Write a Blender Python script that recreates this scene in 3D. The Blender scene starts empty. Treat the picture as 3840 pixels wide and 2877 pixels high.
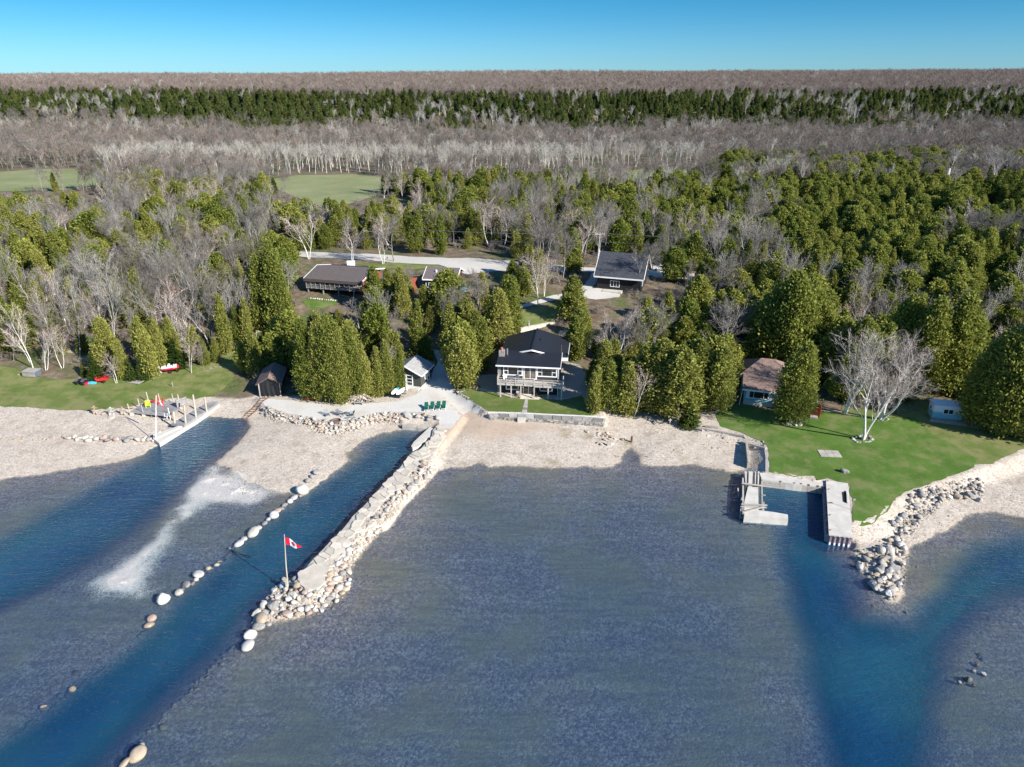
import bpy, bmesh, math, random
import numpy as np
from mathutils import Vector, Matrix, Euler
from mathutils.geometry import delaunay_2d_cdt

SC = bpy.context.scene
COL = SC.collection
R = math.radians
# ---------------------------------------------------------------- camera
CAM_H, PITCH = 52.0, 23.5
cam = bpy.data.cameras.new("camera")
cam.sensor_width = 36.0
cam.lens = 36.0 * 2663.0 / 3840.0
cam.clip_start, cam.clip_end = 1.0, 30000.0
cam_o = bpy.data.objects.new("camera", cam)
cam_o.location = (0, 0, CAM_H)
cam_o.rotation_euler = (R(90 - PITCH), 0, 0)
COL.objects.link(cam_o)
SC.camera = cam_o
# ---------------------------------------------------------------- sky and sun
SUN_AZ = math.atan2(0.80, -0.60)          # compass angle from +Y towards +X of the direction to the sun
SUN_EL = R(30)
world = bpy.data.worlds.new("World")
SC.world = world
world.use_nodes = True
wn = world.node_tree
wn.nodes.clear()
w_out = wn.nodes.new("ShaderNodeOutputWorld")
w_bg = wn.nodes.new("ShaderNodeBackground")
w_sky = wn.nodes.new("ShaderNodeTexSky")
w_sky.sky_type = 'NISHITA'
w_sky.sun_disc = False
w_sky.sun_elevation = SUN_EL
w_sky.sun_rotation = SUN_AZ
w_sky.air_density = 1.0
w_sky.dust_density = 0.0
w_sky.ozone_density = 4.0
w_sky.altitude = 200
w_tint = wn.nodes.new("ShaderNodeMix")
w_tint.data_type = 'RGBA'
w_tint.blend_type = 'MULTIPLY'
w_tint.inputs[0].default_value = 1.0
# very clear, polarised-looking air: the dome is deeper blue than the plain model, most of all a little above the horizon
w_tc = wn.nodes.new("ShaderNodeTexCoord")
w_sep = wn.nodes.new("ShaderNodeSeparateXYZ")
w_ramp = wn.nodes.new("ShaderNodeValToRGB")
w_ramp.color_ramp.interpolation = 'EASE'
_e = w_ramp.color_ramp.elements
_e[0].position, _e[0].color = 0.0, (0.20, 0.41, 0.66, 1)
_e[1].position, _e[1].color = 1.0, (0.46, 0.76, 0.92, 1)
_n = _e.new(0.10)
_n.color = (0.085, 0.325, 0.50, 1)
_n = _e.new(0.32)
_n.color = (0.26, 0.54, 0.74, 1)
wn.links.new(w_tc.outputs['Generated'], w_sep.inputs[0])
wn.links.new(w_sep.outputs[2], w_ramp.inputs[0])
wn.links.new(w_ramp.outputs[0], w_tint.inputs[7])
w_bg.inputs[1].default_value = 0.10
wn.links.new(w_sky.outputs[0], w_tint.inputs[6])
wn.links.new(w_tint.outputs[2], w_bg.inputs[0])
wn.links.new(w_bg.outputs[0], w_out.inputs[0])
sun = bpy.data.lights.new("sun", 'SUN')
sun.energy = 4.6
sun.angle = R(0.53)
sun.color = (1.0, 0.94, 0.86)
sun_o = bpy.data.objects.new("sun", sun)
d = Vector((math.sin(SUN_AZ) * math.cos(SUN_EL), math.cos(SUN_AZ) * math.cos(SUN_EL), math.sin(SUN_EL)))
sun_o.rotation_euler = d.to_track_quat('Z', 'Y').to_euler()
sun_o.location = (200, -150, 200)
COL.objects.link(sun_o)
SC.view_settings.view_transform = 'Standard'
SC.view_settings.look = 'None'
SC.view_settings.exposure = 1.08
SC.view_settings.gamma = 1.0
SC.view_settings.use_curve_mapping = False
SC.cycles.max_bounces = 6
SC.cycles.diffuse_bounces = 2
SC.cycles.glossy_bounces = 2
SC.cycles.transmission_bounces = 4
SC.cycles.transparent_max_bounces = 8

# ---------------------------------------------------------------- survey: picture measurements to places on the ground
F_PX, CX, CY = 2663.0, 1920.0, 1438.5
TH = R(PITCH)
REG = dict(S=(0, 0, 1), D=(0, 0, 2212 / 3840), A=(0, 200, 1.657), B=(1270, 200, 1.657), C=(2540, 200, 1.657),
		   E=(0, 1100, 2.209), F=(900, 1200, 2.209), G=(1700, 1150, 2.209), H=(2600, 1150, 1.7815), I=(500, 1750, 2.209),
		   J=(0, 1700, 3.156), K=(0, 2200, 2.448), L=(2900, 1900, 2.35), M=(1100, 850, 2.761), N=(1800, 850, 2.761),
		   O=(1840, 1200, 5.5225), P=(1440, 1300, 7.889), Q=(940, 1360, 5.5225), T=(440, 1450, 5.5225), U=(2740, 1300, 6.136),
		   V=(2740, 1740, 4.418), X=(1120, 960, 5.02), Y=(280, 1350, 5.5225), Z=(2180, 840, 3.1725), a=(1480, 1420, 4.23),
		   b=(1180, 1480, 3.732), c=(900, 2000, 2.116), d=(3180, 1760, 1.904), e=(1740, 1480, 2.118), f=(2240, 1560, 1.926),
		   g=(1000, 1950, 3.175), h=(1600, 980, 4.23))


def src(r, x, y):
	a = REG[r]
	return a[0] + x / a[2], a[1] + y / a[2]


def at_z(r, x, y, z=0.0):
	sx, sy = src(r, x, y)
	u, v = (sx - CX) / F_PX, -(sy - CY) / F_PX
	dx, dy, dz = u, math.cos(TH) + v * math.sin(TH), -math.sin(TH) + v * math.cos(TH)
	t = (z - CAM_H) / dz if dz < -1e-4 else 5000.0
	return dx * t, dy * t


def px_of(x, y, z):
	"""Source pixel of a place (used to keep trees off what the photograph shows clear)."""
	a, b = y, z - CAM_H
	w = a * math.cos(TH) - b * math.sin(TH)
	v = a * math.sin(TH) + b * math.cos(TH)
	return CX + F_PX * x / w, CY - F_PX * v / w


def poly(r, pts, z=0.0):
	return [at_z(r, x, y, z) for x, y in pts]


def height_at(r, ty, y, z0):
	"""Height above z0 of something at ground distance y whose top sits on picture row ty."""
	sy = src(r, 0, ty)[1]
	v = -(sy - CY) / F_PX
	return CAM_H + (-math.sin(TH) + v * math.cos(TH)) / (math.cos(TH) + v * math.sin(TH)) * y - z0


# ---------------------------------------------------------------- small numeric helpers
def hash2(ix, iy, seed):
	n = (ix.astype(np.int64) * 374761393 + iy.astype(np.int64) * 668265263 + seed * 1442695041) & 0x7fffffff
	n = ((n ^ (n >> 13)) * 1274126177) & 0x7fffffff
	n = n ^ (n >> 16)
	return (n & 0xffff) / 65535.0


def vnoise(x, y, seed=0):
	ix, iy = np.floor(x), np.floor(y)
	fx, fy = x - ix, y - iy
	fx, fy = fx * fx * (3 - 2 * fx), fy * fy * (3 - 2 * fy)
	a, b = hash2(ix, iy, seed), hash2(ix + 1, iy, seed)
	c, d_ = hash2(ix, iy + 1, seed), hash2(ix + 1, iy + 1, seed)
	return (a + (b - a) * fx) + ((c + (d_ - c) * fx) - (a + (b - a) * fx)) * fy


def fbm(x, y, scale, octs=4, seed=0):
	x, y = np.asarray(x, float) / scale, np.asarray(y, float) / scale
	t, amp, s = 0.0, 1.0, 0.0
	for o in range(octs):
		t = t + amp * (vnoise(x, y, seed + o * 17) - 0.5)
		s += amp * 0.5
		amp *= 0.5
		x, y = x * 2.03 + 11.3, y * 2.03 - 7.7
	return t / s


def sdf(x, y, pts):
	"""Signed distance to a polygon, positive inside."""
	x, y = np.asarray(x, float), np.asarray(y, float)
	best = np.full(x.shape, 1e9)
	ins = np.zeros(x.shape, bool)
	n = len(pts)
	for i in range(n):
		(x0, y0), (x1, y1) = pts[i], pts[(i + 1) % n]
		ex, ey = x1 - x0, y1 - y0
		t = np.clip(((x - x0) * ex + (y - y0) * ey) / (ex * ex + ey * ey + 1e-12), 0, 1)
		best = np.minimum(best, (x - x0 - t * ex) ** 2 + (y - y0 - t * ey) ** 2)
		if abs(ey) > 1e-9:
			c = ((y0 > y) != (y1 > y)) & (x < (x1 - x0) * (y - y0) / (y1 - y0) + x0)
			ins ^= c
	dd = np.sqrt(best)
	return np.where(ins, dd, -dd)


def smooth(e0, e1, x):
	t = np.clip((x - e0) / (e1 - e0), 0, 1)
	return t * t * (3 - 2 * t)


# ---------------------------------------------------------------- scene helpers
def tag(o, label=None, cat=None, group=None, kind=None):
	if label: o['label'] = label
	if cat: o['category'] = cat
	if group: o['group'] = group
	if kind: o['kind'] = kind
	return o


def empty(name, loc, rz=0.0, label=None, cat=None, group=None):
	o = bpy.data.objects.new(name, None)
	o.empty_display_size = 0.2
	COL.objects.link(o)
	o.location = loc
	o.rotation_euler = (0, 0, rz)
	return tag(o, label, cat, group)


def link_mesh(name, me, parent=None, loc=None):
	o = bpy.data.objects.new(name, me)
	COL.objects.link(o)
	if parent is not None:
		o.parent = parent
	if loc is not None:
		o.location = loc
	return o


def np_mesh(name, V, Fc, mats=None, mat_idx=None, smooth_=False, attrs=None):
	"""Mesh from numpy: V (n,3), Fc (m,k) with constant k."""
	me = bpy.data.meshes.new(name)
	V = np.ascontiguousarray(V, np.float32)
	Fc = np.ascontiguousarray(Fc, np.int32)
	m, k = Fc.shape
	me.vertices.add(len(V))
	me.vertices.foreach_set("co", V.ravel())
	me.loops.add(m * k)
	me.loops.foreach_set("vertex_index", Fc.ravel())
	me.polygons.add(m)
	me.polygons.foreach_set("loop_start", np.arange(0, m * k, k, dtype=np.int32))
	for mt in mats or ():
		me.materials.append(mt)
	if mat_idx is not None:
		me.polygons.foreach_set("material_index", np.ascontiguousarray(mat_idx, np.int32))
	if smooth_:
		me.polygons.foreach_set("use_smooth", np.ones(m, bool))
	else:
		me.polygons.foreach_set("use_smooth", np.zeros(m, bool))
	for an, av in (attrs or {}).items():
		a = me.attributes.new(an, 'FLOAT', 'POINT')
		a.data.foreach_set("value", np.ascontiguousarray(av, np.float32))
	me.update(calc_edges=True)
	return me


class MB:
	"""Collects boxes, bars, tubes and faces; build() links them as one mesh object."""
	def __init__(self):
		self.v, self.f, self.m = [], [], []

	def add(self, vs, fs, mi=0):
		b = len(self.v)
		self.v += [tuple(q) for q in vs]
		self.f += [tuple(i + b for i in q) for q in fs]
		self.m += [mi] * len(fs)
		return self

	def box(self, x0, x1, y0, y1, z0, z1, mi=0, rz=0.0, c=None):
		vs = [(x0, y0, z0), (x1, y0, z0), (x1, y1, z0), (x0, y1, z0), (x0, y0, z1), (x1, y0, z1), (x1, y1, z1), (x0, y1, z1)]
		if rz:
			cx, cy = c if c else ((x0 + x1) / 2, (y0 + y1) / 2)
			ca, sa = math.cos(rz), math.sin(rz)
			vs = [(cx + (x - cx) * ca - (y - cy) * sa, cy + (x - cx) * sa + (y - cy) * ca, z) for x, y, z in vs]
		return self.add(vs, [(0, 3, 2, 1), (4, 5, 6, 7), (0, 1, 5, 4), (1, 2, 6, 5), (2, 3, 7, 6), (3, 0, 4, 7)], mi)

	def beam(self, p0, p1, w, h, mi=0, up=(0, 0, 1)):
		p0, p1 = Vector(p0), Vector(p1)
		dv = (p1 - p0).normalized()
		u = Vector(up)
		if abs(dv.dot(u)) > 0.98:
			u = Vector((0, 1, 0))
		s = dv.cross(u).normalized() * (w / 2)
		t = s.cross(dv).normalized() * (h / 2)
		vs = [p0 - s - t, p0 + s - t, p0 + s + t, p0 - s + t, p1 - s - t, p1 + s - t, p1 + s + t, p1 - s + t]
		return self.add(vs, [(0, 1, 2, 3), (7, 6, 5, 4), (0, 4, 5, 1), (1, 5, 6, 2), (2, 6, 7, 3), (3, 7, 4, 0)], mi)

	def tube(self, pts, rad, n=8, mi=0, cap=True):
		pts = [Vector(p) for p in pts]
		rr = rad if isinstance(rad, (list, tuple)) else [rad] * len(pts)
		rings = []
		ref = Vector((0.3, 0.9, 0.2))
		for i, p in enumerate(pts):
			dv = (pts[min(i + 1, len(pts) - 1)] - pts[max(i - 1, 0)]).normalized()
			s = dv.cross(ref)
			if s.length < 0.05:
				s = dv.cross(Vector((1, 0, 0)))
			s.normalize()
			t = dv.cross(s)
			rings.append([p + (s * math.cos(2 * math.pi * k / n) + t * math.sin(2 * math.pi * k / n)) * rr[i] for k in range(n)])
		vs = [q for r_ in rings for q in r_]
		fs = []
		for i in range(len(pts) - 1):
			for k in range(n):
				fs.append((i * n + k, i * n + (k + 1) % n, (i + 1) * n + (k + 1) % n, (i + 1) * n + k))
		if cap:
			fs.append(tuple(range(n - 1, -1, -1)))
			fs.append(tuple((len(pts) - 1) * n + k for k in range(n)))
		return self.add(vs, fs, mi)

	def prism(self, pts, z0, z1, mi=0):
		"""Extruded polygon (pts counter-clockwise in xy); z0, z1 numbers or per-point lists."""
		n = len(pts)
		a = z0 if isinstance(z0, (list, tuple)) else [z0] * n
		b = z1 if isinstance(z1, (list, tuple)) else [z1] * n
		vs = [(p[0], p[1], a[i]) for i, p in enumerate(pts)] + [(p[0], p[1], b[i]) for i, p in enumerate(pts)]
		fs = [tuple(range(n - 1, -1, -1)), tuple(range(n, 2 * n))]
		fs += [(i, (i + 1) % n, n + (i + 1) % n, n + i) for i in range(n)]
		return self.add(vs, fs, mi)

	def slab(self, quad, th, mi=0):
		"""A sheet of thickness th under the polygon quad (roof plane)."""
		q = [Vector(p) for p in quad]
		nn = (q[1] - q[0]).cross(q[2] - q[0]).normalized()
		if nn.z < 0:
			nn = -nn
			q = q[::-1]
		lo = [p - nn * th for p in q]
		n = len(q)
		fs = [tuple(range(n)), tuple(range(2 * n - 1, n - 1, -1))] + [(i, n + i, n + (i + 1) % n, (i + 1) % n) for i in range(n)]
		return self.add(q + lo, fs, mi)

	def mesh(self, name, mats):
		me = bpy.data.meshes.new(name)
		me.from_pydata(self.v, [], self.f)
		for m_ in (mats if isinstance(mats, (list, tuple)) else [mats]):
			me.materials.append(m_)
		me.polygons.foreach_set("material_index", self.m)
		me.update()
		return me

	def build(self, name, mats, parent=None, smooth_=False, loc=None, label=None):
		me = self.mesh(name, mats)
		if smooth_:
			me.polygons.foreach_set("use_smooth", [True] * len(me.polygons))
		o = link_mesh(name, me, parent, loc)
		if label:
			o['label'] = label
		return o


# ---------------------------------------------------------------- materials
def new_mat(name):
	m = bpy.data.materials.new(name)
	m.use_nodes = True
	nt = m.node_tree
	nt.nodes.clear()
	out = nt.nodes.new("ShaderNodeOutputMaterial")
	return m, nt, out


def N(nt, typ, **kw):
	n = nt.nodes.new(typ)
	for k, v in kw.items():
		if k.startswith('i_'):
			key = k[2:]
			n.inputs[int(key) if key.isdigit() else key.replace('_', ' ')].default_value = v
		else:
			setattr(n, k, v)
	return n


def ramp(nt, fac, stops):
	r_ = nt.nodes.new("ShaderNodeValToRGB")
	e = r_.color_ramp.elements
	while len(e) < len(stops):
		e.new(0.5)
	for el, (p, c) in zip(e, stops):
		el.position = p
		el.color = (*c, 1) if len(c) == 3 else c
	nt.links.new(fac, r_.inputs[0])
	return r_.outputs[0]


def noise(nt, scale, detail=4, rough=0.55, coord=None, typ='noise'):
	n = nt.nodes.new("ShaderNodeTexNoise" if typ == 'noise' else "ShaderNodeTexVoronoi")
	n.inputs['Scale'].default_value = scale
	if typ == 'noise':
		n.inputs['Detail'].default_value = detail
		n.inputs['Roughness'].default_value = rough
	if coord is not None:
		nt.links.new(coord, n.inputs['Vector'])
	return n


def mixc(nt, fac, a, b, mode='MIX'):
	m = nt.nodes.new("ShaderNodeMix")
	m.data_type = 'RGBA'
	m.blend_type = mode
	for sock, val in ((0, fac), (6, a), (7, b)):
		if isinstance(val, bpy.types.NodeSocket):
			nt.links.new(val, m.inputs[sock])
		elif sock == 0:
			m.inputs[0].default_value = val
		else:
			m.inputs[sock].default_value = (*val, 1) if len(val) == 3 else val
	return m.outputs[2]


def math_n(nt, op, a, b=None, clamp=False):
	m = nt.nodes.new("ShaderNodeMath")
	m.operation = op
	m.use_clamp = clamp
	for i, val in enumerate((a, b)):
		if val is None:
			continue
		if isinstance(val, bpy.types.NodeSocket):
			nt.links.new(val, m.inputs[i])
		else:
			m.inputs[i].default_value = val
	return m.outputs[0]


def maprange(nt, v, a, b, c=0.0, d_=1.0):
	m = nt.nodes.new("ShaderNodeMapRange")
	nt.links.new(v, m.inputs[0])
	for i, q in enumerate((a, b, c, d_)):
		m.inputs[i + 1].default_value = q
	return m.outputs[0]


def plain(name, col, rough=0.7, var=0.12, scale=3.0, bump=0.0, bscale=20.0, rand=0.0, metal=0.0, spec=0.4, stretch=None):
	"""Principled with mottled colour, optional bump and per-object tone."""
	m, nt, out = new_mat(name)
	p = N(nt, "ShaderNodeBsdfPrincipled", i_Roughness=rough, i_Metallic=metal)
	p.inputs['Specular IOR Level'].default_value = spec
	tc = N(nt, "ShaderNodeTexCoord")
	co = tc.outputs['Object']
	if stretch:
		mp = N(nt, "ShaderNodeMapping")
		mp.inputs['Scale'].default_value = stretch
		nt.links.new(co, mp.inputs[0])
		co = mp.outputs[0]
	nz = noise(nt, scale, 5, 0.6, co)
	lo = tuple(max(0, c * (1 - 2.2 * var)) for c in col)
	hi = tuple(min(1, c * (1 + 2.2 * var)) for c in col)
	c = ramp(nt, nz.outputs[0], [(0.25, lo), (0.75, hi)])
	if rand:
		oi = N(nt, "ShaderNodeObjectInfo")
		f = maprange(nt, oi.outputs['Random'], 0, 1, 1 - rand, 1 + rand)
		c = mixc(nt, 1.0, c, f, 'MULTIPLY')
	nt.links.new(c, p.inputs['Base Color'])
	if bump:
		b = N(nt, "ShaderNodeBump", i_Strength=bump, i_Distance=0.05)
		n2 = noise(nt, bscale, 4, 0.6, co)
		nt.links.new(n2.outputs[0], b.inputs['Height'])
		nt.links.new(b.outputs[0], p.inputs['Normal'])
	nt.links.new(p.outputs[0], out.inputs[0])
	return m


def attr(nt, name):
	a = nt.nodes.new("ShaderNodeAttribute")
	a.attribute_name = name
	return a.outputs['Fac']
# ================================================================ THE GROUND
LAND = (poly('D', [(-900, 1090), (-200, 1047), (0, 1035), (60, 1029), (130, 1016), (220, 1004), (300, 986), (337, 962)])
		+ poly('E', [(1320, 1240), (1520, 1105), (1640, 1045), (1700, 1030), (1830, 1018), (2030, 1045), (2062, 1100), (2000, 1190), (1900, 1290),
					 (1780, 1400), (1880, 1450), (1980, 1490), (2100, 1580)])
		+ poly('F', [(60, 1325), (200, 1395), (330, 1440), (420, 1432), (500, 1455), (575, 1440), (680, 1350), (760, 1270), (850, 1200), (915, 1160),
					 (890, 1100), (960, 1035), (1050, 980), (1180, 930), (1300, 908), (1400, 898), (1500, 905), (1545, 925), (1430, 1055), (1250, 1290), (1085, 1480), (905, 1650)])
		+ poly('I', [(2030, 205), (1825, 400), (1650, 600), (1470, 780), (1370, 870), (1230, 960), (1090, 1090), (985, 1230), (980, 1320), (1110, 1310),
					 (1300, 1260), (1560, 1190), (1700, 1110), (1790, 990), (1790, 900), (1830, 790), (1900, 690), (2080, 510), (2200, 355)])
		+ poly('F', [(1275, 1650), (1385, 1480), (1500, 1385), (1640, 1265), (1760, 1215), (1850, 1225), (1990, 1170)])
		+ poly('G', [(100, 1305), (210, 1280), (300, 1335), (480, 1320), (700, 1340), (880, 1330), (1150, 1335), (1340, 1312), (1425, 1215), (1470, 1170), (1510, 1220),
					 (1535, 1300), (1700, 1320), (2000, 1312), (2209, 1350)])
		+ poly('H', [(120, 1062), (240, 1102), (340, 1100), (450, 1215), (890, 1270), (900, 1590), (1060, 1600)])
		+ poly('L', [(725, 470), (770, 560), (850, 645), (870, 730), (960, 780), (1000, 830), (1085, 815), (1130, 740), (1150, 600), (1180, 480), (1205, 385), (1330, 320),
					 (1480, 232), (1660, 122), (1780, 62), (1950, 47), (2209, 92)])
		+ poly('D', [(2320, 1140), (2800, 1300)]) + [(1500, 60), (1500, 9000), (-1500, 9000), (-1500, 60)])
CHANNELS = [
	poly('D', [(470, 905), (528, 905), (522, 935), (465, 1000), (380, 1082), (300, 1142), (200, 1212), (100, 1272), (0, 1325), (-200, 1420), (-700, 1650), (-700, 1300), (-200, 1240),
			   (0, 1175), (100, 1115), (200, 1060), (300, 1000), (325, 950), (380, 905)], -0.3),
	poly('D', [(800, 960), (870, 938), (935, 950), (885, 1012), (805, 1092), (725, 1172), (640, 1262), (560, 1322), (500, 1400), (415, 1470), (330, 1560), (260, 1640), (180, 1720), (0, 1900),
			   (-400, 2000), (-400, 1720), (-60, 1650), (60, 1575), (180, 1485), (300, 1390), (400, 1292), (500, 1202), (600, 1112), (690, 1045), (765, 1005)], -0.3),
	poly('D', [(1655, 1080), (1785, 1070), (1795, 1185), (1845, 1250), (1865, 1330), (1960, 1345), (2020, 1290), (2045, 1235), (2110, 1175), (2300, 1150), (2600, 1250), (2500, 1330), (2270, 1275),
			   (2150, 1310), (2085, 1370), (2045, 1440), (2015, 1540), (2000, 1750), (1990, 2100), (1800, 2100), (1800, 1750), (1775, 1600), (1738, 1450), (1705, 1300), (1665, 1190)], -0.3)]
BARS = [poly('D', [(365, 1128), (330, 1170), (262, 1208), (195, 1258), (212, 1278), (300, 1282), (322, 1240), (327, 1200), (352, 1160)]),
		poly('D', [(462, 1008), (540, 1045), (600, 1062), (565, 1075), (450, 1078), (402, 1110), (383, 1098), (420, 1050)])]
TERRACES = [  # (polygon of the top edge, height, slope outside it)
	(poly('F', [(130, 640), (225, 725), (330, 785), (480, 800), (620, 830), (680, 868), (830, 880), (960, 840), (1060, 800), (1200, 775), (1330, 785), (1500, 800), (1640, 835),
				(1650, 960), (1560, 1060), (1330, 1290), (1170, 1480), (1000, 1650)], 1.1)
	 + poly('I', [(2120, 205), (1880, 440), (1700, 640), (1520, 800), (1400, 900), (1370, 970), (1440, 1020), (1560, 1000), (1600, 890), (1720, 730), (1900, 520), (2100, 330)], 1.1)
	 + poly('F', [(1150, 1650), (1290, 1460), (1430, 1330), (1560, 1190), (1650, 1050), (1730, 940), (1850, 790), (1600, 560), (1300, 560), (700, 600)], 1.1), 1.0, 0.75),
	(poly('G', [(270, 878), (600, 900), (900, 915), (1250, 935), (1250, 700), (1000, 560), (200, 560), (20, 700), (150, 790)], 1.5), 1.5, 2.2),
	(poly('H', [(-60, 700), (60, 800), (330, 855), (480, 915), (495, 1100), (880, 1170), (1030, 1190), (1060, 1450), (1200, 1430), (1400, 1265), (1600, 1195), (1900, 1090), (2300, 960),
				(2700, 900), (2700, 400), (0, 400)], 1.25), 1.25, 0.45),
]
CARVED = [(poly('V', [(510, 255), (1590, 385), (1625, 1175), (2030, 1230), (2030, 1320), (1560, 1330), (970, 1000), (955, 930), (955, 835), (500, 785)], 0.6), 1.3),
		  (poly('V', [(60, 150), (222, 165), (225, 880), (940, 980), (900, 1060), (150, 960), (-60, 500)], 0.3), 0.5),
		  (poly('T', [(880, 1190), (1380, 880), (1620, 720), (1840, 600), (1900, 640), (1500, 900), (1000, 1220)], 0.2), 1.2)]
PROF = np.array([(-200, 0.2), (90, 0.25), (98, 0.55), (104, 0.85), (110, 1.15), (116, 1.6), (126, 2.9), (140, 5.5), (155, 7.6), (175, 9.0), (270, 10), (335, 10.5), (500, 12),
				 (545, 14), (580, 24), (605, 31), (700, 37), (900, 44), (1050, 44.5), (2000, 36), (9000, 20)])


def axis(lo, hi, step, out_lo, out_hi, g):
	a = list(np.arange(lo, hi, step))
	s, x = step, a[-1]
	while x < out_hi:
		s *= g
		x += s
		a.append(x)
	s, x, b = step, a[0], []
	while x > out_lo:
		s *= g
		x -= s
		b.append(x)
	return np.array(b[::-1] + a)


XS = axis(-84, 92, 0.42, -1500, 1500, 1.075)
YS = axis(34, 124, 0.42, -60, 8500, 1.035)
GX, GY = np.meshgrid(XS, YS)


def make_terrain():
	d = sdf(GX, GY, LAND)
	d = d + (fbm(GX, GY, 3.2, 4, 5) * 0.75 + fbm(GX, GY, 0.9, 2, 8) * 0.25) * np.exp(-np.abs(d) / 5.0)
	prof = np.interp(GY, PROF[:, 0], PROF[:, 1])
	# the escarpment bulges and notches along its length
	shift = fbm(GX, GX * 0 + 3.0, 160, 3, 21) * 34 - GX * 0.02
	prof_far = np.interp(GY + shift, PROF[:, 0], PROF[:, 1])
	w = smooth(420, 520, GY)
	prof = prof * (1 - w) + prof_far * w
	prof = prof + w * (fbm(GX, GY, 300, 3, 33) * 3.0 + 0.0045 * GX * smooth(600, 900, GY))
	beach = 0.072 * d + 0.02 + 0.006 * np.maximum(0, d - 18.0) ** 2
	k = 0.25
	hh = np.clip(0.5 + 0.5 * (prof - beach) / k, 0, 1)
	zl = prof * (1 - hh) + beach * hh - k * hh * (1 - hh) * 0.5
	bed = -0.05 - 0.33 * (1 - np.exp(d / 9.0)) + 0.06 * fbm(GX, GY, 6, 4, 12)
	bed = np.minimum(bed, -0.012 + 0.25 * np.clip(d, -0.4, 0))
	for pts in CHANNELS:
		s = sdf(GX, GY, pts) + fbm(GX, GY, 5, 3, 3) * 0.8
		bed = bed - 1.9 * smooth(-1.6, 6.2, s)
	pale = np.zeros_like(GX)
	for pts in BARS:
		s = sdf(GX, GY, pts) + fbm(GX, GY, 3.5, 4, 44) * 1.6
		pw = smooth(-2.2, 1.6, s)
		pale = np.maximum(pale, pw)
		bed = bed * (1 - pw) + (-0.012 + 0.05 * fbm(GX, GY, 0.9, 3, 9)) * pw
	z = np.where(d > 0, zl, bed)
	z = z + np.where(d > 0, np.clip(d / 3, 0, 1) * 0.05 * fbm(GX, GY, 2.2, 4, 2), 0)
	for pts, h, sl in TERRACES:
		s = sdf(GX, GY, pts) + (fbm(GX, GY, 1.5, 3, 6) * 0.25)
		z = np.maximum(z, h - sl * np.maximum(0, -s))
	for pts, dz in CARVED:
		s = sdf(GX, GY, pts)
		z = np.where(s > -0.25, np.minimum(z, -0.1 - dz * smooth(-0.3, 0.9, s)), z)
	rough = smooth(118, 170, GY)
	z = z + rough * (fbm(GX, GY, 14, 4, 77) * 0.5)
	return z, d, pale


GZ, GD, GPALE = make_terrain()


def ground_z(x, y):
	"""Bilinear height of the ground sheet; scalars or arrays."""
	x, y = np.asarray(x, float), np.asarray(y, float)
	i = np.clip(np.searchsorted(XS, x) - 1, 0, len(XS) - 2)
	j = np.clip(np.searchsorted(YS, y) - 1, 0, len(YS) - 2)
	fx = np.clip((x - XS[i]) / (XS[i + 1] - XS[i]), 0, 1)
	fy = np.clip((y - YS[j]) / (YS[j + 1] - YS[j]), 0, 1)
	return (GZ[j, i] * (1 - fx) * (1 - fy) + GZ[j, i + 1] * fx * (1 - fy) + GZ[j + 1, i] * (1 - fx) * fy + GZ[j + 1, i + 1] * fx * fy)


def on_ground(r, x, y):
	z = 1.0
	for _ in range(40):
		px, py = at_z(r, x, y, z)
		if py > 8000:
			break
		z = 0.5 * z + 0.5 * float(ground_z(px, py))
	px, py = at_z(r, x, y, z)
	return Vector((px, py, float(ground_z(px, py))))


def gpoly(r, pts):
	return [tuple(on_ground(r, x, y)[:2]) for x, y in pts]


# zones that colour the bare ground
SAND = gpoly('G', [(-330, 700), (20, 720), (270, 890), (600, 960), (880, 965), (900, 1060), (600, 1050), (300, 1100), (60, 1060), (-120, 1180), (-300, 1200), (-200, 1000)])
ALGAE = [gpoly('G', [(900, 1000), (1010, 990), (960, 1090), (880, 1070)]), gpoly('G', [(1020, 1060), (1160, 1070), (1140, 1100), (1050, 1090)]),
		 gpoly('G', [(1400, 1110), (1470, 1120), (1520, 1230), (1440, 1220)]), gpoly('G', [(740, 1250), (870, 1290), (830, 1320), (760, 1300)]),
		 gpoly('f', [(570, 260), (600, 260), (640, 340), (600, 330)])]


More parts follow.
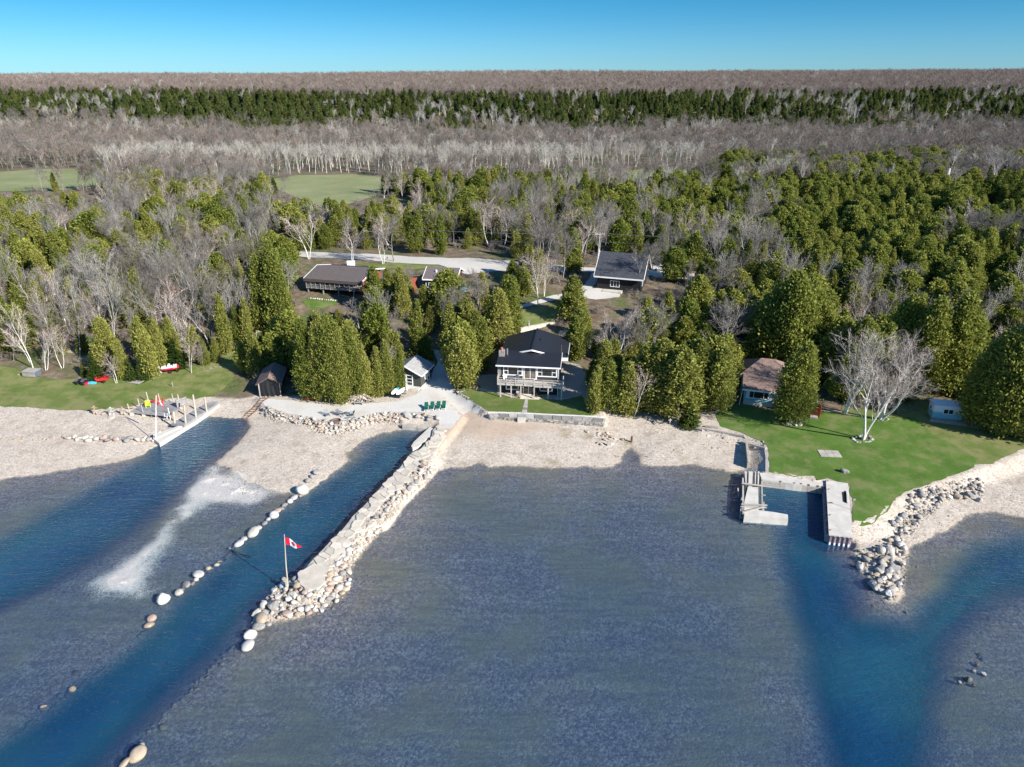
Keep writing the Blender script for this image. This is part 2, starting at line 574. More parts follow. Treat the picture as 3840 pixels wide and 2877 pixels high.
def build_ground():
	m, nt, out = new_mat("shore_ground")
	p = N(nt, "ShaderNodeBsdfPrincipled", i_Roughness=0.85)
	p.inputs['Specular IOR Level'].default_value = 0.25
	g = N(nt, "ShaderNodeNewGeometry")
	co = g.outputs['Position']
	pz = N(nt, "ShaderNodeSeparateXYZ")
	nt.links.new(co, pz.inputs[0])
	# pebbles: two sizes of cells, each stone its own tone
	v1 = noise(nt, 4.2, coord=co, typ='v')
	v2 = noise(nt, 9.5, coord=co, typ='v')
	t1 = N(nt, "ShaderNodeSeparateColor")
	nt.links.new(v1.outputs['Color'], t1.inputs[0])
	t2 = N(nt, "ShaderNodeSeparateColor")
	nt.links.new(v2.outputs['Color'], t2.inputs[0])
	stone = ramp(nt, math_n(nt, 'ADD', math_n(nt, 'MULTIPLY', t1.outputs[0], 0.4), math_n(nt, 'MULTIPLY', t2.outputs[0], 0.6)),
				 [(0.08, (0.245, 0.21, 0.172)), (0.3, (0.405, 0.352, 0.292)), (0.6, (0.52, 0.457, 0.38)), (0.92, (0.65, 0.59, 0.51))])
	big = noise(nt, 0.16, 6, 0.6, co)
	big2 = noise(nt, 0.5, 6, 0.65, co)
	beach = mixc(nt, maprange(nt, big.outputs[0], 0.35, 0.72), stone, mixc(nt, 0.5, stone, (0.42, 0.35, 0.28)))
	dirty = mixc(nt, maprange(nt, big2.outputs[0], 0.52, 0.72), beach, mixc(nt, 0.55, beach, (0.17, 0.14, 0.10)))
	sandc = mixc(nt, 0.28, ramp(nt, big2.outputs[0], [(0.3, (0.37, 0.265, 0.18)), (0.7, (0.47, 0.36, 0.26))]), stone)
	c = mixc(nt, attr(nt, 'sand'), dirty, sandc)
	# damp algae where seepage crosses the stones
	c = mixc(nt, math_n(nt, 'MULTIPLY', attr(nt, 'algae'), maprange(nt, big2.outputs[0], 0.35, 0.6)), c, mixc(nt, 0.25, (0.16, 0.115, 0.02), stone))
	# weed fringe just above and below the waterline, then the algae-brown bed
	wl = math_n(nt, 'ADD', pz.outputs[2], math_n(nt, 'MULTIPLY', math_n(nt, 'SUBTRACT', big2.outputs[0], 0.5), 0.16))
	fr = maprange(nt, wl, 0.10, 0.015)
	c = mixc(nt, math_n(nt, 'MULTIPLY', fr, 0.55), c, mixc(nt, 0.45, (0.24, 0.17, 0.085), stone))
	bedstone = ramp(nt, math_n(nt, 'ADD', math_n(nt, 'MULTIPLY', t1.outputs[1], 0.5), math_n(nt, 'MULTIPLY', t2.outputs[1], 0.5)),
					[(0.12, (0.080, 0.067, 0.070)), (0.5, (0.158, 0.136, 0.138)), (0.9, (0.32, 0.285, 0.265))])
	patch = noise(nt, 0.085, 5, 0.6, co)
	bed = mixc(nt, maprange(nt, patch.outputs[0], 0.42, 0.60), bedstone, mixc(nt, 0.75, bedstone, (0.185, 0.160, 0.085)))
	mpb = N(nt, "ShaderNodeMapping")
	mpb.inputs['Rotation'].default_value = (0, 0, R(28))
	mpb.inputs['Scale'].default_value = (0.10, 0.62, 1)
	nt.links.new(co, mpb.inputs[0])
	rid = noise(nt, 1.0, 6, 0.62, mpb.outputs[0])
	rid.inputs['Distortion'].default_value = 1.6
	bed = mixc(nt, maprange(nt, rid.outputs[0], 0.40, 0.66), mixc(nt, 1.0, bed, (0.92, 0.92, 0.95), 'MULTIPLY'), mixc(nt, 1.0, bed, (1.32, 1.30, 1.22), 'MULTIPLY'))
	silt = mixc(nt, maprange(nt, pz.outputs[2], -0.5, -1.4), bed, (0.10, 0.115, 0.11))
	c = mixc(nt, maprange(nt, math_n(nt, 'ADD', wl, math_n(nt, 'MULTIPLY', math_n(nt, 'SUBTRACT', t1.outputs[2], 0.5), 0.09)), 0.02, -0.09), c, silt)
	brk = math_n(nt, 'ADD', math_n(nt, 'MULTIPLY', math_n(nt, 'SUBTRACT', big2.outputs[0], 0.5), 0.8), math_n(nt, 'MULTIPLY', math_n(nt, 'SUBTRACT', t2.outputs[2], 0.5), 0.5))
	c = mixc(nt, maprange(nt, math_n(nt, 'ADD', attr(nt, 'pale'), brk), 0.30, 0.80), c, mixc(nt, 0.45, stone, (0.80, 0.78, 0.74)))
	# inland: leaf litter, dead grass, moss
	n3 = noise(nt, 0.6, 8, 0.65, co)
	lit = ramp(nt, n3.outputs[0], [(0.3, (0.075, 0.055, 0.036)), (0.5, (0.145, 0.11, 0.075)), (0.72, (0.24, 0.20, 0.145))])
	gr = ramp(nt, noise(nt, 1.7, 6, 0.6, co).outputs[0], [(0.3, (0.05, 0.065, 0.02)), (0.7, (0.13, 0.15, 0.055))])
	lit = mixc(nt, maprange(nt, noise(nt, 0.11, 5, 0.6, co).outputs[0], 0.5, 0.62), lit, gr)
	fo = maprange(nt, math_n(nt, 'ADD', attr(nt, 'inland'), math_n(nt, 'MULTIPLY', math_n(nt, 'SUBTRACT', big2.outputs[0], 0.5), 0.8)), 0.35, 0.65)
	c = mixc(nt, fo, c, lit)
	nt.links.new(c, p.inputs['Base Color'])
	b = N(nt, "ShaderNodeBump", i_Strength=0.42, i_Distance=0.08)
	hgt = math_n(nt, 'ADD', math_n(nt, 'MULTIPLY', v1.outputs['Distance'], -0.9), math_n(nt, 'MULTIPLY', v2.outputs['Distance'], -0.7))
	nt.links.new(hgt, b.inputs['Height'])
	nt.links.new(b.outputs[0], p.inputs['Normal'])
	nt.links.new(p.outputs[0], out.inputs[0])

	x, y, z, dd = GX.ravel(), GY.ravel(), GZ.ravel(), GD.ravel()
	nx, ny = len(XS), len(YS)
	sand = np.zeros_like(GX)
	near = slice(0, int(np.searchsorted(YS, 135)))
	sand[near] = smooth(-1.5, 2.0, sdf(GX[near], GY[near], SAND) + fbm(GX[near], GY[near], 3, 3, 51) * 2.0)
	alg = np.zeros_like(GX)
	for pts in ALGAE:
		alg[near] = np.maximum(alg[near], smooth(-0.6, 0.8, sdf(GX[near], GY[near], pts) + fbm(GX[near], GY[near], 1.5, 3, 52) * 0.7))
	inland = smooth(0.0, 6.0, GY - 110.5 + 3.0 * fbm(GX, GY, 9, 3, 61) - 2.0 * smooth(0, 30, GX) + 1.5 * smooth(-20, -60, GX))
	inland = np.maximum(inland, smooth(104, 107, GY) * smooth(19.5, 22.5, GX + 1.5 * fbm(GX, GY, 4, 2, 62)))
	at = dict(sand=sand.ravel(), algae=alg.ravel(), pale=GPALE.ravel(), inland=inland.ravel())
	jj, ii = np.meshgrid(np.arange(ny - 1), np.arange(nx - 1), indexing='ij')
	a = (jj * nx + ii).ravel()
	quads = np.stack([a, a + 1, a + nx + 1, a + nx], 1)
	zc = z[quads].max(1)
	dc = inland.ravel()[quads].min(1)
	kind = np.where(zc < 0.0, 0, np.where(dc > 0.98, 2, 1))
	V = np.stack([x, y, z], 1)
	for k_, nm in enumerate(("lake_bed", "beach", "forest_floor")):
		q = quads[kind == k_]
		used, inv = np.unique(q, return_inverse=True)
		me = np_mesh(nm, V[used], inv.reshape(q.shape), [m], smooth_=True, attrs={kk: vv[used] for kk, vv in at.items()})
		tag(link_mesh(nm, me), kind='structure')
	return quads, V


QUADS, GV = build_ground()


# ---------------------------------------------------------------- the lake surface
def build_water():
	m, nt, out = new_mat("lake_water")
	g = N(nt, "ShaderNodeNewGeometry")
	mp = N(nt, "ShaderNodeMapping")
	mp.inputs['Rotation'].default_value = (0, 0, R(24))
	mp.inputs['Scale'].default_value = (0.55, 1.35, 1)
	nt.links.new(g.outputs['Position'], mp.inputs[0])
	n1 = noise(nt, 1.5, 5, 0.62, mp.outputs[0])
	n2 = noise(nt, 4.5, 4, 0.6, mp.outputs[0])
	mp2 = N(nt, "ShaderNodeMapping")
	mp2.inputs['Rotation'].default_value = (0, 0, R(15))
	mp2.inputs['Scale'].default_value = (0.09, 0.5, 1)
	nt.links.new(g.outputs['Position'], mp2.inputs[0])
	n3 = noise(nt, 1.0, 5, 0.6, mp2.outputs[0])
	n3.inputs['Distortion'].default_value = 1.2
	hgt = math_n(nt, 'ADD', math_n(nt, 'ADD', math_n(nt, 'MULTIPLY', n1.outputs[0], 0.55), math_n(nt, 'MULTIPLY', n2.outputs[0], 0.22)), math_n(nt, 'MULTIPLY', n3.outputs[0], 0.35))
	b = N(nt, "ShaderNodeBump", i_Strength=0.95, i_Distance=0.30)
	nt.links.new(hgt, b.inputs['Height'])
	depth = attr(nt, 'depth')
	# what the water itself scatters back: clear blue-green in the deep, denser with depth
	body = N(nt, "ShaderNodeBsdfDiffuse")
	body.inputs[0].default_value = (0.004, 0.060, 0.155, 1)
	deepn = noise(nt, 0.09, 3, 0.5, g.outputs['Position'])
	deepc = ramp(nt, deepn.outputs[0], [(0.35, (0.006, 0.046, 0.116)), (0.68, (0.014, 0.078, 0.130))])
	nt.links.new(mixc(nt, maprange(nt, depth, 0.15, 1.0), (0.050, 0.066, 0.175), deepc), body.inputs[0])  # violet-blue of the shallows puts reflected sky into the body colour
	nt.links.new(b.outputs[0], body.inputs['Normal'])
	tr = N(nt, "ShaderNodeBsdfTransparent")
	absb = N(nt, "ShaderNodeCombineColor")
	for i, kk in enumerate((0.62, 0.17, 0.10)):
		e = math_n(nt, 'POWER', 2.71828, math_n(nt, 'MULTIPLY', depth, -kk * 1.6))
		nt.links.new(e, absb.inputs[i])
	nt.links.new(absb.outputs[0], tr.inputs[0])
	k_ = math_n(nt, 'SUBTRACT', 1.0, math_n(nt, 'POWER', 2.71828, math_n(nt, 'MULTIPLY', math_n(nt, 'ADD', depth, 0.09), -0.95)))
	mx = N(nt, "ShaderNodeMixShader")
	nt.links.new(k_, mx.inputs[0])
	nt.links.new(tr.outputs[0], mx.inputs[1])
	nt.links.new(body.outputs[0], mx.inputs[2])
	gl = N(nt, "ShaderNodeBsdfGlossy", i_Roughness=0.06)
	nt.links.new(b.outputs[0], gl.inputs['Normal'])
	dot = N(nt, "ShaderNodeVectorMath", operation='DOT_PRODUCT')
	nt.links.new(b.outputs[0], dot.inputs[0])
	nt.links.new(g.outputs['Incoming'], dot.inputs[1])
	cosv = math_n(nt, 'ABSOLUTE', dot.outputs['Value'])
	frv = math_n(nt, 'ADD', 0.02, math_n(nt, 'MULTIPLY', 0.98, math_n(nt, 'POWER', math_n(nt, 'SUBTRACT', 1.0, cosv, True), 5.0)))
	mx2 = N(nt, "ShaderNodeMixShader")
	nt.links.new(frv, mx2.inputs[0])
	nt.links.new(mx.outputs[0], mx2.inputs[1])
	nt.links.new(gl.outputs[0], mx2.inputs[2])
	nt.links.new(mx2.outputs[0], out.inputs[0])
	z = GV[:, 2]
	lo = z[QUADS].min(1)
	cy = GV[QUADS][:, :, 1].max(1)
	q = QUADS[(lo < 0.0) & (cy < 140)]
	used, inv = np.unique(q, return_inverse=True)
	V = GV[used].copy()
	dep = np.maximum(0, -V[:, 2])
	V[:, 2] = 0.0
	me = np_mesh("lake_water", V, inv.reshape(q.shape), [m], smooth_=True, attrs=dict(depth=dep))
	tag(link_mesh("lake_water", me), kind='structure')


build_water()


# ---------------------------------------------------------------- lawns, gravel, road: sheets draped on the ground
def drape(name, pts, mat, off=0.04, step=1.0, rag=0.25, edge_step=0.5, seed=1, kind='structure'):
	"""pts in world xy; a ragged-edged sheet lying on the ground."""
	n = len(pts)
	ring = []
	for i in range(n):
		(x0, y0), (x1, y1) = pts[i], pts[(i + 1) % n]
		L = math.hypot(x1 - x0, y1 - y0)
		k = max(1, int(L / edge_step))
		nxn, nyn = (y1 - y0) / (L + 1e-9), -(x1 - x0) / (L + 1e-9)
		for j in range(k):
			t = j / k
			x, y = x0 + (x1 - x0) * t, y0 + (y1 - y0) * t
			o = rag * float(fbm(x, y, edge_step * 2.2, 3, seed + 5))
			ring.append((x + nxn * o, y + nyn * o))
	ax, ay = np.array([p[0] for p in ring]), np.array([p[1] for p in ring])
	gx, gy = np.meshgrid(np.arange(ax.min(), ax.max(), step), np.arange(ay.min(), ay.max(), step))
	s = sdf(gx, gy, pts)
	inner = [(float(a), float(b_)) for a, b_ in zip(gx[s > step * 0.6], gy[s > step * 0.6])]
	vs = [Vector(p) for p in ring + inner]
	es = [(i, (i + 1) % len(ring)) for i in range(len(ring))]
	vo, _e, fo, *_ = delaunay_2d_cdt(vs, es, [], 1, 1e-4)
	xy = np.array([(v.x, v.y) for v in vo])
	z = ground_z(xy[:, 0], xy[:, 1]) + off
	me = np_mesh(name, np.column_stack([xy, z]), np.array([f[:3] for f in fo if len(f) == 3]), [mat], smooth_=True)
	o = link_mesh(name, me)
	if kind:
		o['kind'] = kind
	return o


def grass_mat(name, lo, mid, hi, dry, dry_amt, scale=1.0):
	m, nt, out = new_mat(name)
	p = N(nt, "ShaderNodeBsdfPrincipled", i_Roughness=0.8)
	p.inputs['Specular IOR Level'].default_value = 0.2
	g = N(nt, "ShaderNodeNewGeometry")
	co = g.outputs['Position']
	a = noise(nt, 0.22 * scale, 6, 0.6, co)
	f = noise(nt, 5.0 * scale, 4, 0.7, co)
	c = ramp(nt, math_n(nt, 'ADD', math_n(nt, 'MULTIPLY', a.outputs[0], 0.6), math_n(nt, 'MULTIPLY', f.outputs[0], 0.4)), [(0.3, lo), (0.5, mid), (0.7, hi)])
	d1 = noise(nt, 0.35 * scale, 6, 0.65, co)
	c = mixc(nt, maprange(nt, d1.outputs[0], 0.62 - dry_amt * 0.3, 0.78 - dry_amt * 0.3), c, mixc(nt, 0.4, c, dry))
	nt.links.new(c, p.inputs['Base Color'])
	b = N(nt, "ShaderNodeBump", i_Strength=0.6, i_Distance=0.1)
	f2 = noise(nt, 9.0 * scale, 3, 0.7, co)
	nt.links.new(f2.outputs[0], b.inputs['Height'])
	nt.links.new(b.outputs[0], p.inputs['Normal'])
	nt.links.new(p.outputs[0], out.inputs[0])
	return m


def gravel_mat(name, lo, hi, tint, tamt, patch=0.25):
	m, nt, out = new_mat(name)
	p = N(nt, "ShaderNodeBsdfPrincipled", i_Roughness=0.9)
	p.inputs['Specular IOR Level'].default_value = 0.2
	g = N(nt, "ShaderNodeNewGeometry")
	co = g.outputs['Position']
	f = noise(nt, 6.0, 5, 0.75, co)
	c = ramp(nt, f.outputs[0], [(0.3, lo), (0.7, hi)])
	a = noise(nt, patch, 6, 0.6, co)
	c = mixc(nt, maprange(nt, a.outputs[0], 0.45, 0.7), c, mixc(nt, tamt, c, tint))
	nt.links.new(c, p.inputs['Base Color'])
	b = N(nt, "ShaderNodeBump", i_Strength=0.5, i_Distance=0.05)
	nt.links.new(f.outputs[0], b.inputs['Height'])
	nt.links.new(b.outputs[0], p.inputs['Normal'])
	nt.links.new(p.outputs[0], out.inputs[0])
	return m


MG = {}
MG['lawn'] = grass_mat("lawn_grass", (0.045, 0.098, 0.012), (0.076, 0.145, 0.022), (0.115, 0.185, 0.04), (0.25, 0.22, 0.11), 0.52)
MG['lawn_house'] = grass_mat("house_lawn_grass", (0.06, 0.095, 0.018), (0.098, 0.140, 0.030), (0.14, 0.178, 0.052), (0.25, 0.22, 0.11), 0.4)
MG['lawn_dry'] = grass_mat("dry_lawn_grass", (0.06, 0.10, 0.02), (0.11, 0.15, 0.035), (0.16, 0.19, 0.06), (0.30, 0.25, 0.13), 0.65)
MG['field'] = grass_mat("field_grass", (0.15, 0.175, 0.075), (0.20, 0.225, 0.10), (0.25, 0.265, 0.14), (0.31, 0.27, 0.15), 0.45, 0.25)
MG['gravel'] = gravel_mat("white_gravel", (0.47, 0.455, 0.415), (0.61, 0.595, 0.55), (0.44, 0.36, 0.275), 0.55)
MG['pebble'] = gravel_mat("white_pebbles", (0.45, 0.43, 0.40), (0.78, 0.76, 0.72), (0.35, 0.31, 0.26), 0.4, 0.6)
MG['road'] = gravel_mat("gravel_road", (0.42, 0.40, 0.36), (0.52, 0.50, 0.45), (0.36, 0.33, 0.28), 0.4, 0.1)
MG['track'] = gravel_mat("drive_dirt", (0.27, 0.24, 0.20), (0.40, 0.37, 0.32), (0.22, 0.18, 0.14), 0.5)
MG['tan'] = gravel_mat("tan_earth", (0.30, 0.235, 0.17), (0.45, 0.37, 0.28), (0.22, 0.19, 0.10), 0.5, 0.5)

Z_LAWN_L = gpoly('E', [(-250, 680), (0, 600), (170, 640), (330, 700), (560, 715), (700, 720), (960, 700), (1170, 720), (1350, 640), (1620, 600), (1850, 520), (2060, 420), (2209, 400),
					   (2160, 470), (1990, 600), (1930, 720), (1840, 800), (1780, 850), (1600, 880), (1450, 860), (1250, 900), (1090, 940), (950, 960), (760, 970), (500, 970), (250, 945), (0, 940), (-250, 945)])
Z_LAWN_L2 = gpoly('E', [(610, 390), (680, 350), (790, 370), (800, 400), (690, 440), (610, 430)])
Z_TAN_L = gpoly('E', [(570, 390), (640, 350), (600, 420), (690, 440), (820, 400), (900, 470), (860, 560), (700, 560), (600, 500), (480, 480), (330, 400), (450, 380)])
Z_HOUSE_LAWN = gpoly('G', [(20, 735), (110, 650), (190, 690), (330, 715), (390, 735), (540, 760), (740, 765), (900, 775), (1060, 740), (1150, 800), (1190, 895), (1150, 903), (900, 893), (610, 880), (560, 878), (290, 868), (230, 830), (150, 780)])
Z_RIGHT = gpoly('H', [(150, 720), (240, 640), (530, 690), (850, 700), (1000, 710), (1250, 740), (1480, 740), (1600, 860), (1750, 930), (1900, 1030), (1880, 1075), (1700, 1140), (1560, 1190), (1420, 1240), (1330, 1300), (1290, 1370), (1190, 1450),
					 (1120, 1465), (1070, 1440), (1050, 1200), (900, 1150), (820, 1165), (640, 1130), (510, 1105), (500, 930), (440, 895), (330, 850), (180, 800)])
Z_SHADY = gpoly('H', [(1000, 600), (1250, 560), (1580, 640), (1580, 770), (1800, 800), (2050, 850), (2209, 760), (2300, 900), (2000, 1050), (1880, 1060), (1690, 980), (1420, 830), (1220, 790), (1000, 735)])
Z_PATIO = gpoly('F', [(170, 690), (230, 655), (330, 660), (430, 670), (560, 690), (700, 700), (800, 720), (860, 700), (1000, 700), (1100, 690), (1300, 680), (1450, 620), (1500, 585), (1530, 510), (1590, 440), (1640, 340), (1590, 240),
					 (1680, 260), (1700, 400), (1740, 500), (1775, 560), (1780, 610), (1850, 650), (1930, 680), (2000, 730), (2030, 775), (1900, 760), (1860, 780), (1790, 850), (1740, 905), (1640, 900), (1655, 830), (1500, 765), (1350, 765), (1200, 775),
					 (1060, 805), (960, 840), (830, 880), (700, 855), (620, 825), (480, 790), (330, 770), (230, 720)])
Z_PATH_R = gpoly('G', [(880, 470), (960, 460), (1040, 480), (1100, 560), (1110, 650), (1160, 740), (1100, 765), (1050, 735), (900, 760), (870, 640)])
Z_POOL_R = gpoly('G', [(860, 210), (1000, 180), (1130, 190), (1120, 260), (1090, 380), (960, 385), (930, 330), (1040, 300), (900, 240)])
Z_GRAV_L = gpoly('G', [(180, 570), (370, 560), (370, 715), (280, 690), (190, 640)])
Z_ROAD = gpoly('M', [(-900, 215), (-300, 245), (0, 255), (400, 275), (1000, 300), (1500, 325), (2170, 350), (2600, 395), (2900, 415), (3400, 440), (3900, 470), (4600, 520), (4600, 580), (3900, 530), (3400, 495), (2900, 470), (2500, 450), (2000, 470),
				   (1800, 500), (1700, 460), (1500, 395), (1000, 372), (700, 345), (400, 330), (0, 310), (-300, 300), (-900, 265)])
Z_DRIVE = gpoly('N', [(370, 830), (480, 800), (700, 730), (900, 685), (1000, 660), (1100, 590), (1160, 480), (1240, 500), (1220, 560), (1160, 640), (1000, 705), (800, 755), (620, 800), (400, 850)])
Z_YARD = gpoly('N', [(1000, 700), (1150, 640), (1300, 640), (1460, 680), (1440, 730), (1200, 760), (1040, 730)])
Z_PARK = gpoly('N', [(1780, 460), (1880, 455), (2080, 470), (2100, 520), (1900, 540), (1790, 520)])
Z_BACK = gpoly('N', [(430, 880), (620, 825), (760, 815), (900, 850), (880, 900), (830, 950), (700, 1010), (560, 1060), (430, 1060), (400, 960)])
Z_FIELD = gpoly('D', [(565, 392), (640, 379), (760, 377), (880, 388), (905, 393), (850, 412), (760, 440), (700, 450), (650, 430), (600, 410)])
Z_FIELD2 = gpoly('D', [(-120, 385), (0, 372), (80, 366), (180, 366), (220, 378), (290, 392), (240, 405), (120, 412), (0, 415), (-120, 420)])
Z_FIELD3 = gpoly('D', [(1040, 395), (1120, 388), (1250, 372), (1400, 366), (1560, 370), (1560, 384), (1400, 392), (1200, 400), (1060, 410)])
Z_VERGE = gpoly('M', [(960, 380), (1100, 372), (1450, 400), (1680, 440), (1650, 460), (1350, 440), (1100, 440), (960, 440), (700, 400), (560, 380)])
Z_LODGE = gpoly('M', [(90, 770), (250, 760), (450, 775), (440, 810), (300, 850), (140, 840)])
Z_TOPMEAD = gpoly('M', [(1550, 700), (1720, 700), (1780, 800), (1700, 830), (1580, 760)])
for nm, pts, mt, off, st, rg, es in (
		("lawn", Z_LAWN_L, 'lawn_dry', .035, .9, .45, .5), ("lawn", Z_LAWN_L2, 'lawn', .05, .9, .3, .5), ("bare_earth", Z_TAN_L, 'tan', .03, .9, .4, .5), ("lawn", Z_HOUSE_LAWN, 'lawn_house', .04, .7, .15, .4), ("lawn", Z_RIGHT, 'lawn', .04, .9, .35, .5),
		("lawn", Z_SHADY, 'lawn_dry', .032, .9, .35, .5), ("gravel_patio", Z_PATIO, 'gravel', .03, .8, .25, .4), ("gravel_path", Z_PATH_R, 'track', .03, .8, .25, .4),
		("gravel_path", Z_POOL_R, 'track', .06, .8, .2, .4), ("gravel_path", Z_GRAV_L, 'track', .03, .8, .2, .4), ("road", Z_ROAD, 'road', .08, 2.0, .4, 1.2),
		("driveway", Z_DRIVE, 'road', .07, 1.0, .25, .6), ("driveway", Z_YARD, 'road', .07, 1.0, .25, .6), ("driveway", Z_PARK, 'road', .07, 1.0, .25, .6),
		("lawn", Z_BACK, 'lawn_dry', .06, 1.0, .3, .5), ("field", Z_FIELD, 'field', .12, 4, 1.0, 2.5), ("field", Z_FIELD2, 'field', .12, 4, 1.0, 2.5), ("field", Z_FIELD3, 'field', .1, 4, 1.0, 2.5),
		("verge", Z_VERGE, 'lawn_dry', .06, 1.5, .4, 1.0), ("lawn", Z_LODGE, 'lawn', .06, 1.0, .3, .5), ("bare_earth", Z_TOPMEAD, 'tan', .06, 1.0, .3, .5)):
	drape(nm, pts, MG[mt], off, st, rg, es)
# ================================================================ TREES
RNG = np.random.default_rng(11)


def leaf_mat(name, dark, light, rand=0.22, trans=0.42):
	m, nt, out = new_mat(name)
	oi = N(nt, "ShaderNodeObjectInfo")
	g = N(nt, "ShaderNodeNewGeometry")
	hue = mixc(nt, oi.outputs['Random'], dark, light)
	isl = maprange(nt, g.outputs['Random Per Island'], 0, 1, 0.62, 1.38)
	c = mixc(nt, 1.0, hue, isl, 'MULTIPLY')
	df = N(nt, "ShaderNodeBsdfDiffuse")
	tl = N(nt, "ShaderNodeBsdfTranslucent")
	nt.links.new(c, df.inputs[0])
	nt.links.new(c, tl.inputs[0])
	mx = N(nt, "ShaderNodeMixShader", i_0=trans)
	nt.links.new(df.outputs[0], mx.inputs[1])
	nt.links.new(tl.outputs[0], mx.inputs[2])
	nt.links.new(mx.outputs[0], out.inputs[0])
	return m


MT = dict(
	cedar=leaf_mat("cedar_foliage", (0.175, 0.205, 0.044), (0.33, 0.33, 0.088)),
	darkcedar=leaf_mat("dark_cedar_foliage", (0.165, 0.205, 0.042), (0.32, 0.33, 0.078)),  # denser kind of cedar with its own deeper green
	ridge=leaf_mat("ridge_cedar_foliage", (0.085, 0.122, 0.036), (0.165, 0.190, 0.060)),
	spruce=leaf_mat("spruce_foliage", (0.052, 0.085, 0.020), (0.10, 0.130, 0.03)),
	bud=leaf_mat("opening_leaves", (0.14, 0.15, 0.045), (0.21, 0.20, 0.075)),
	twig_grey=leaf_mat("grey_twigs", (0.135, 0.122, 0.107), (0.20, 0.182, 0.16), trans=0.0),
	twig_brown=leaf_mat("brown_twigs", (0.20, 0.162, 0.140), (0.275, 0.225, 0.195), trans=0.0),  # brown lightened to put distance haze into the twig colour
	twig_pale=leaf_mat("pale_twigs", (0.26, 0.25, 0.22), (0.36, 0.345, 0.30), trans=0.0),
	twig_red=leaf_mat("reddish_twigs", (0.19, 0.115, 0.085), (0.26, 0.165, 0.12), trans=0.0),
	bark=plain("grey_bark", (0.22, 0.205, 0.185), 0.9, 0.2, 2.0, rand=0.2),
	paleb=plain("pale_bark", (0.40, 0.385, 0.355), 0.9, 0.15, 2.0, rand=0.15),
	birch=plain("birch_bark", (0.66, 0.63, 0.58), 0.8, 0.12, 1.6, rand=0.1, stretch=(1, 1, 3)),
	cedarbark=plain("cedar_bark", (0.22, 0.175, 0.14), 0.95, 0.2, 2.0, rand=0.2, stretch=(4, 4, 0.6)),
)


def rot_axes(n):
	"""n random orthonormal pairs."""
	a = RNG.normal(size=(n, 3))
	a /= np.linalg.norm(a, axis=1, keepdims=True)
	b = RNG.normal(size=(n, 3))
	b -= a * (a * b).sum(1, keepdims=True)
	b /= np.linalg.norm(b, axis=1, keepdims=True)
	return a, b


def tube_np(pts, rad, n=5):
	"""A tapered tube along pts as (V, quads)."""
	pts = np.asarray(pts, float)
	k = len(pts)
	tan = np.gradient(pts, axis=0)
	tan /= np.linalg.norm(tan, axis=1, keepdims=True) + 1e-9
	ref = np.array([0.31, 0.9, 0.29])
	s = np.cross(tan, ref)
	s /= np.linalg.norm(s, axis=1, keepdims=True) + 1e-9
	t = np.cross(tan, s)
	an = np.arange(n) * 2 * math.pi / n
	ring = s[:, None, :] * np.cos(an)[None, :, None] + t[:, None, :] * np.sin(an)[None, :, None]
	V = (pts[:, None, :] + ring * np.asarray(rad)[:, None, None]).reshape(-1, 3)
	i = np.arange(k - 1)[:, None] * n
	j = np.arange(n)[None, :]
	j2 = (j + 1) % n
	Q = np.stack([i + j, i + j2, i + n + j2, i + n + j], -1).reshape(-1, 4)
	return V, Q


class NB:
	"""numpy quads collector"""
	def __init__(self):
		self.V, self.Q, self.n = [], [], 0

	def add(self, V, Q):
		self.V.append(V)
		self.Q.append(Q + self.n)
		self.n += len(V)

	def arrays(self):
		return (np.concatenate(self.V), np.concatenate(self.Q)) if self.V else (np.zeros((0, 3)), np.zeros((0, 4), int))


def cards(c, ln, wd, a, b):
	"""Kite-shaped quads at centres c with long axis a and short axis b."""
	n = len(c)
	L, W_ = (ln[:, None] * a) / 2, (wd[:, None] * b) / 2
	V = np.stack([c - L, c + W_ - L * 0.1, c + L, c - W_ - L * 0.1], 1).reshape(-1, 3)
	return V, np.arange(4 * n).reshape(n, 4)


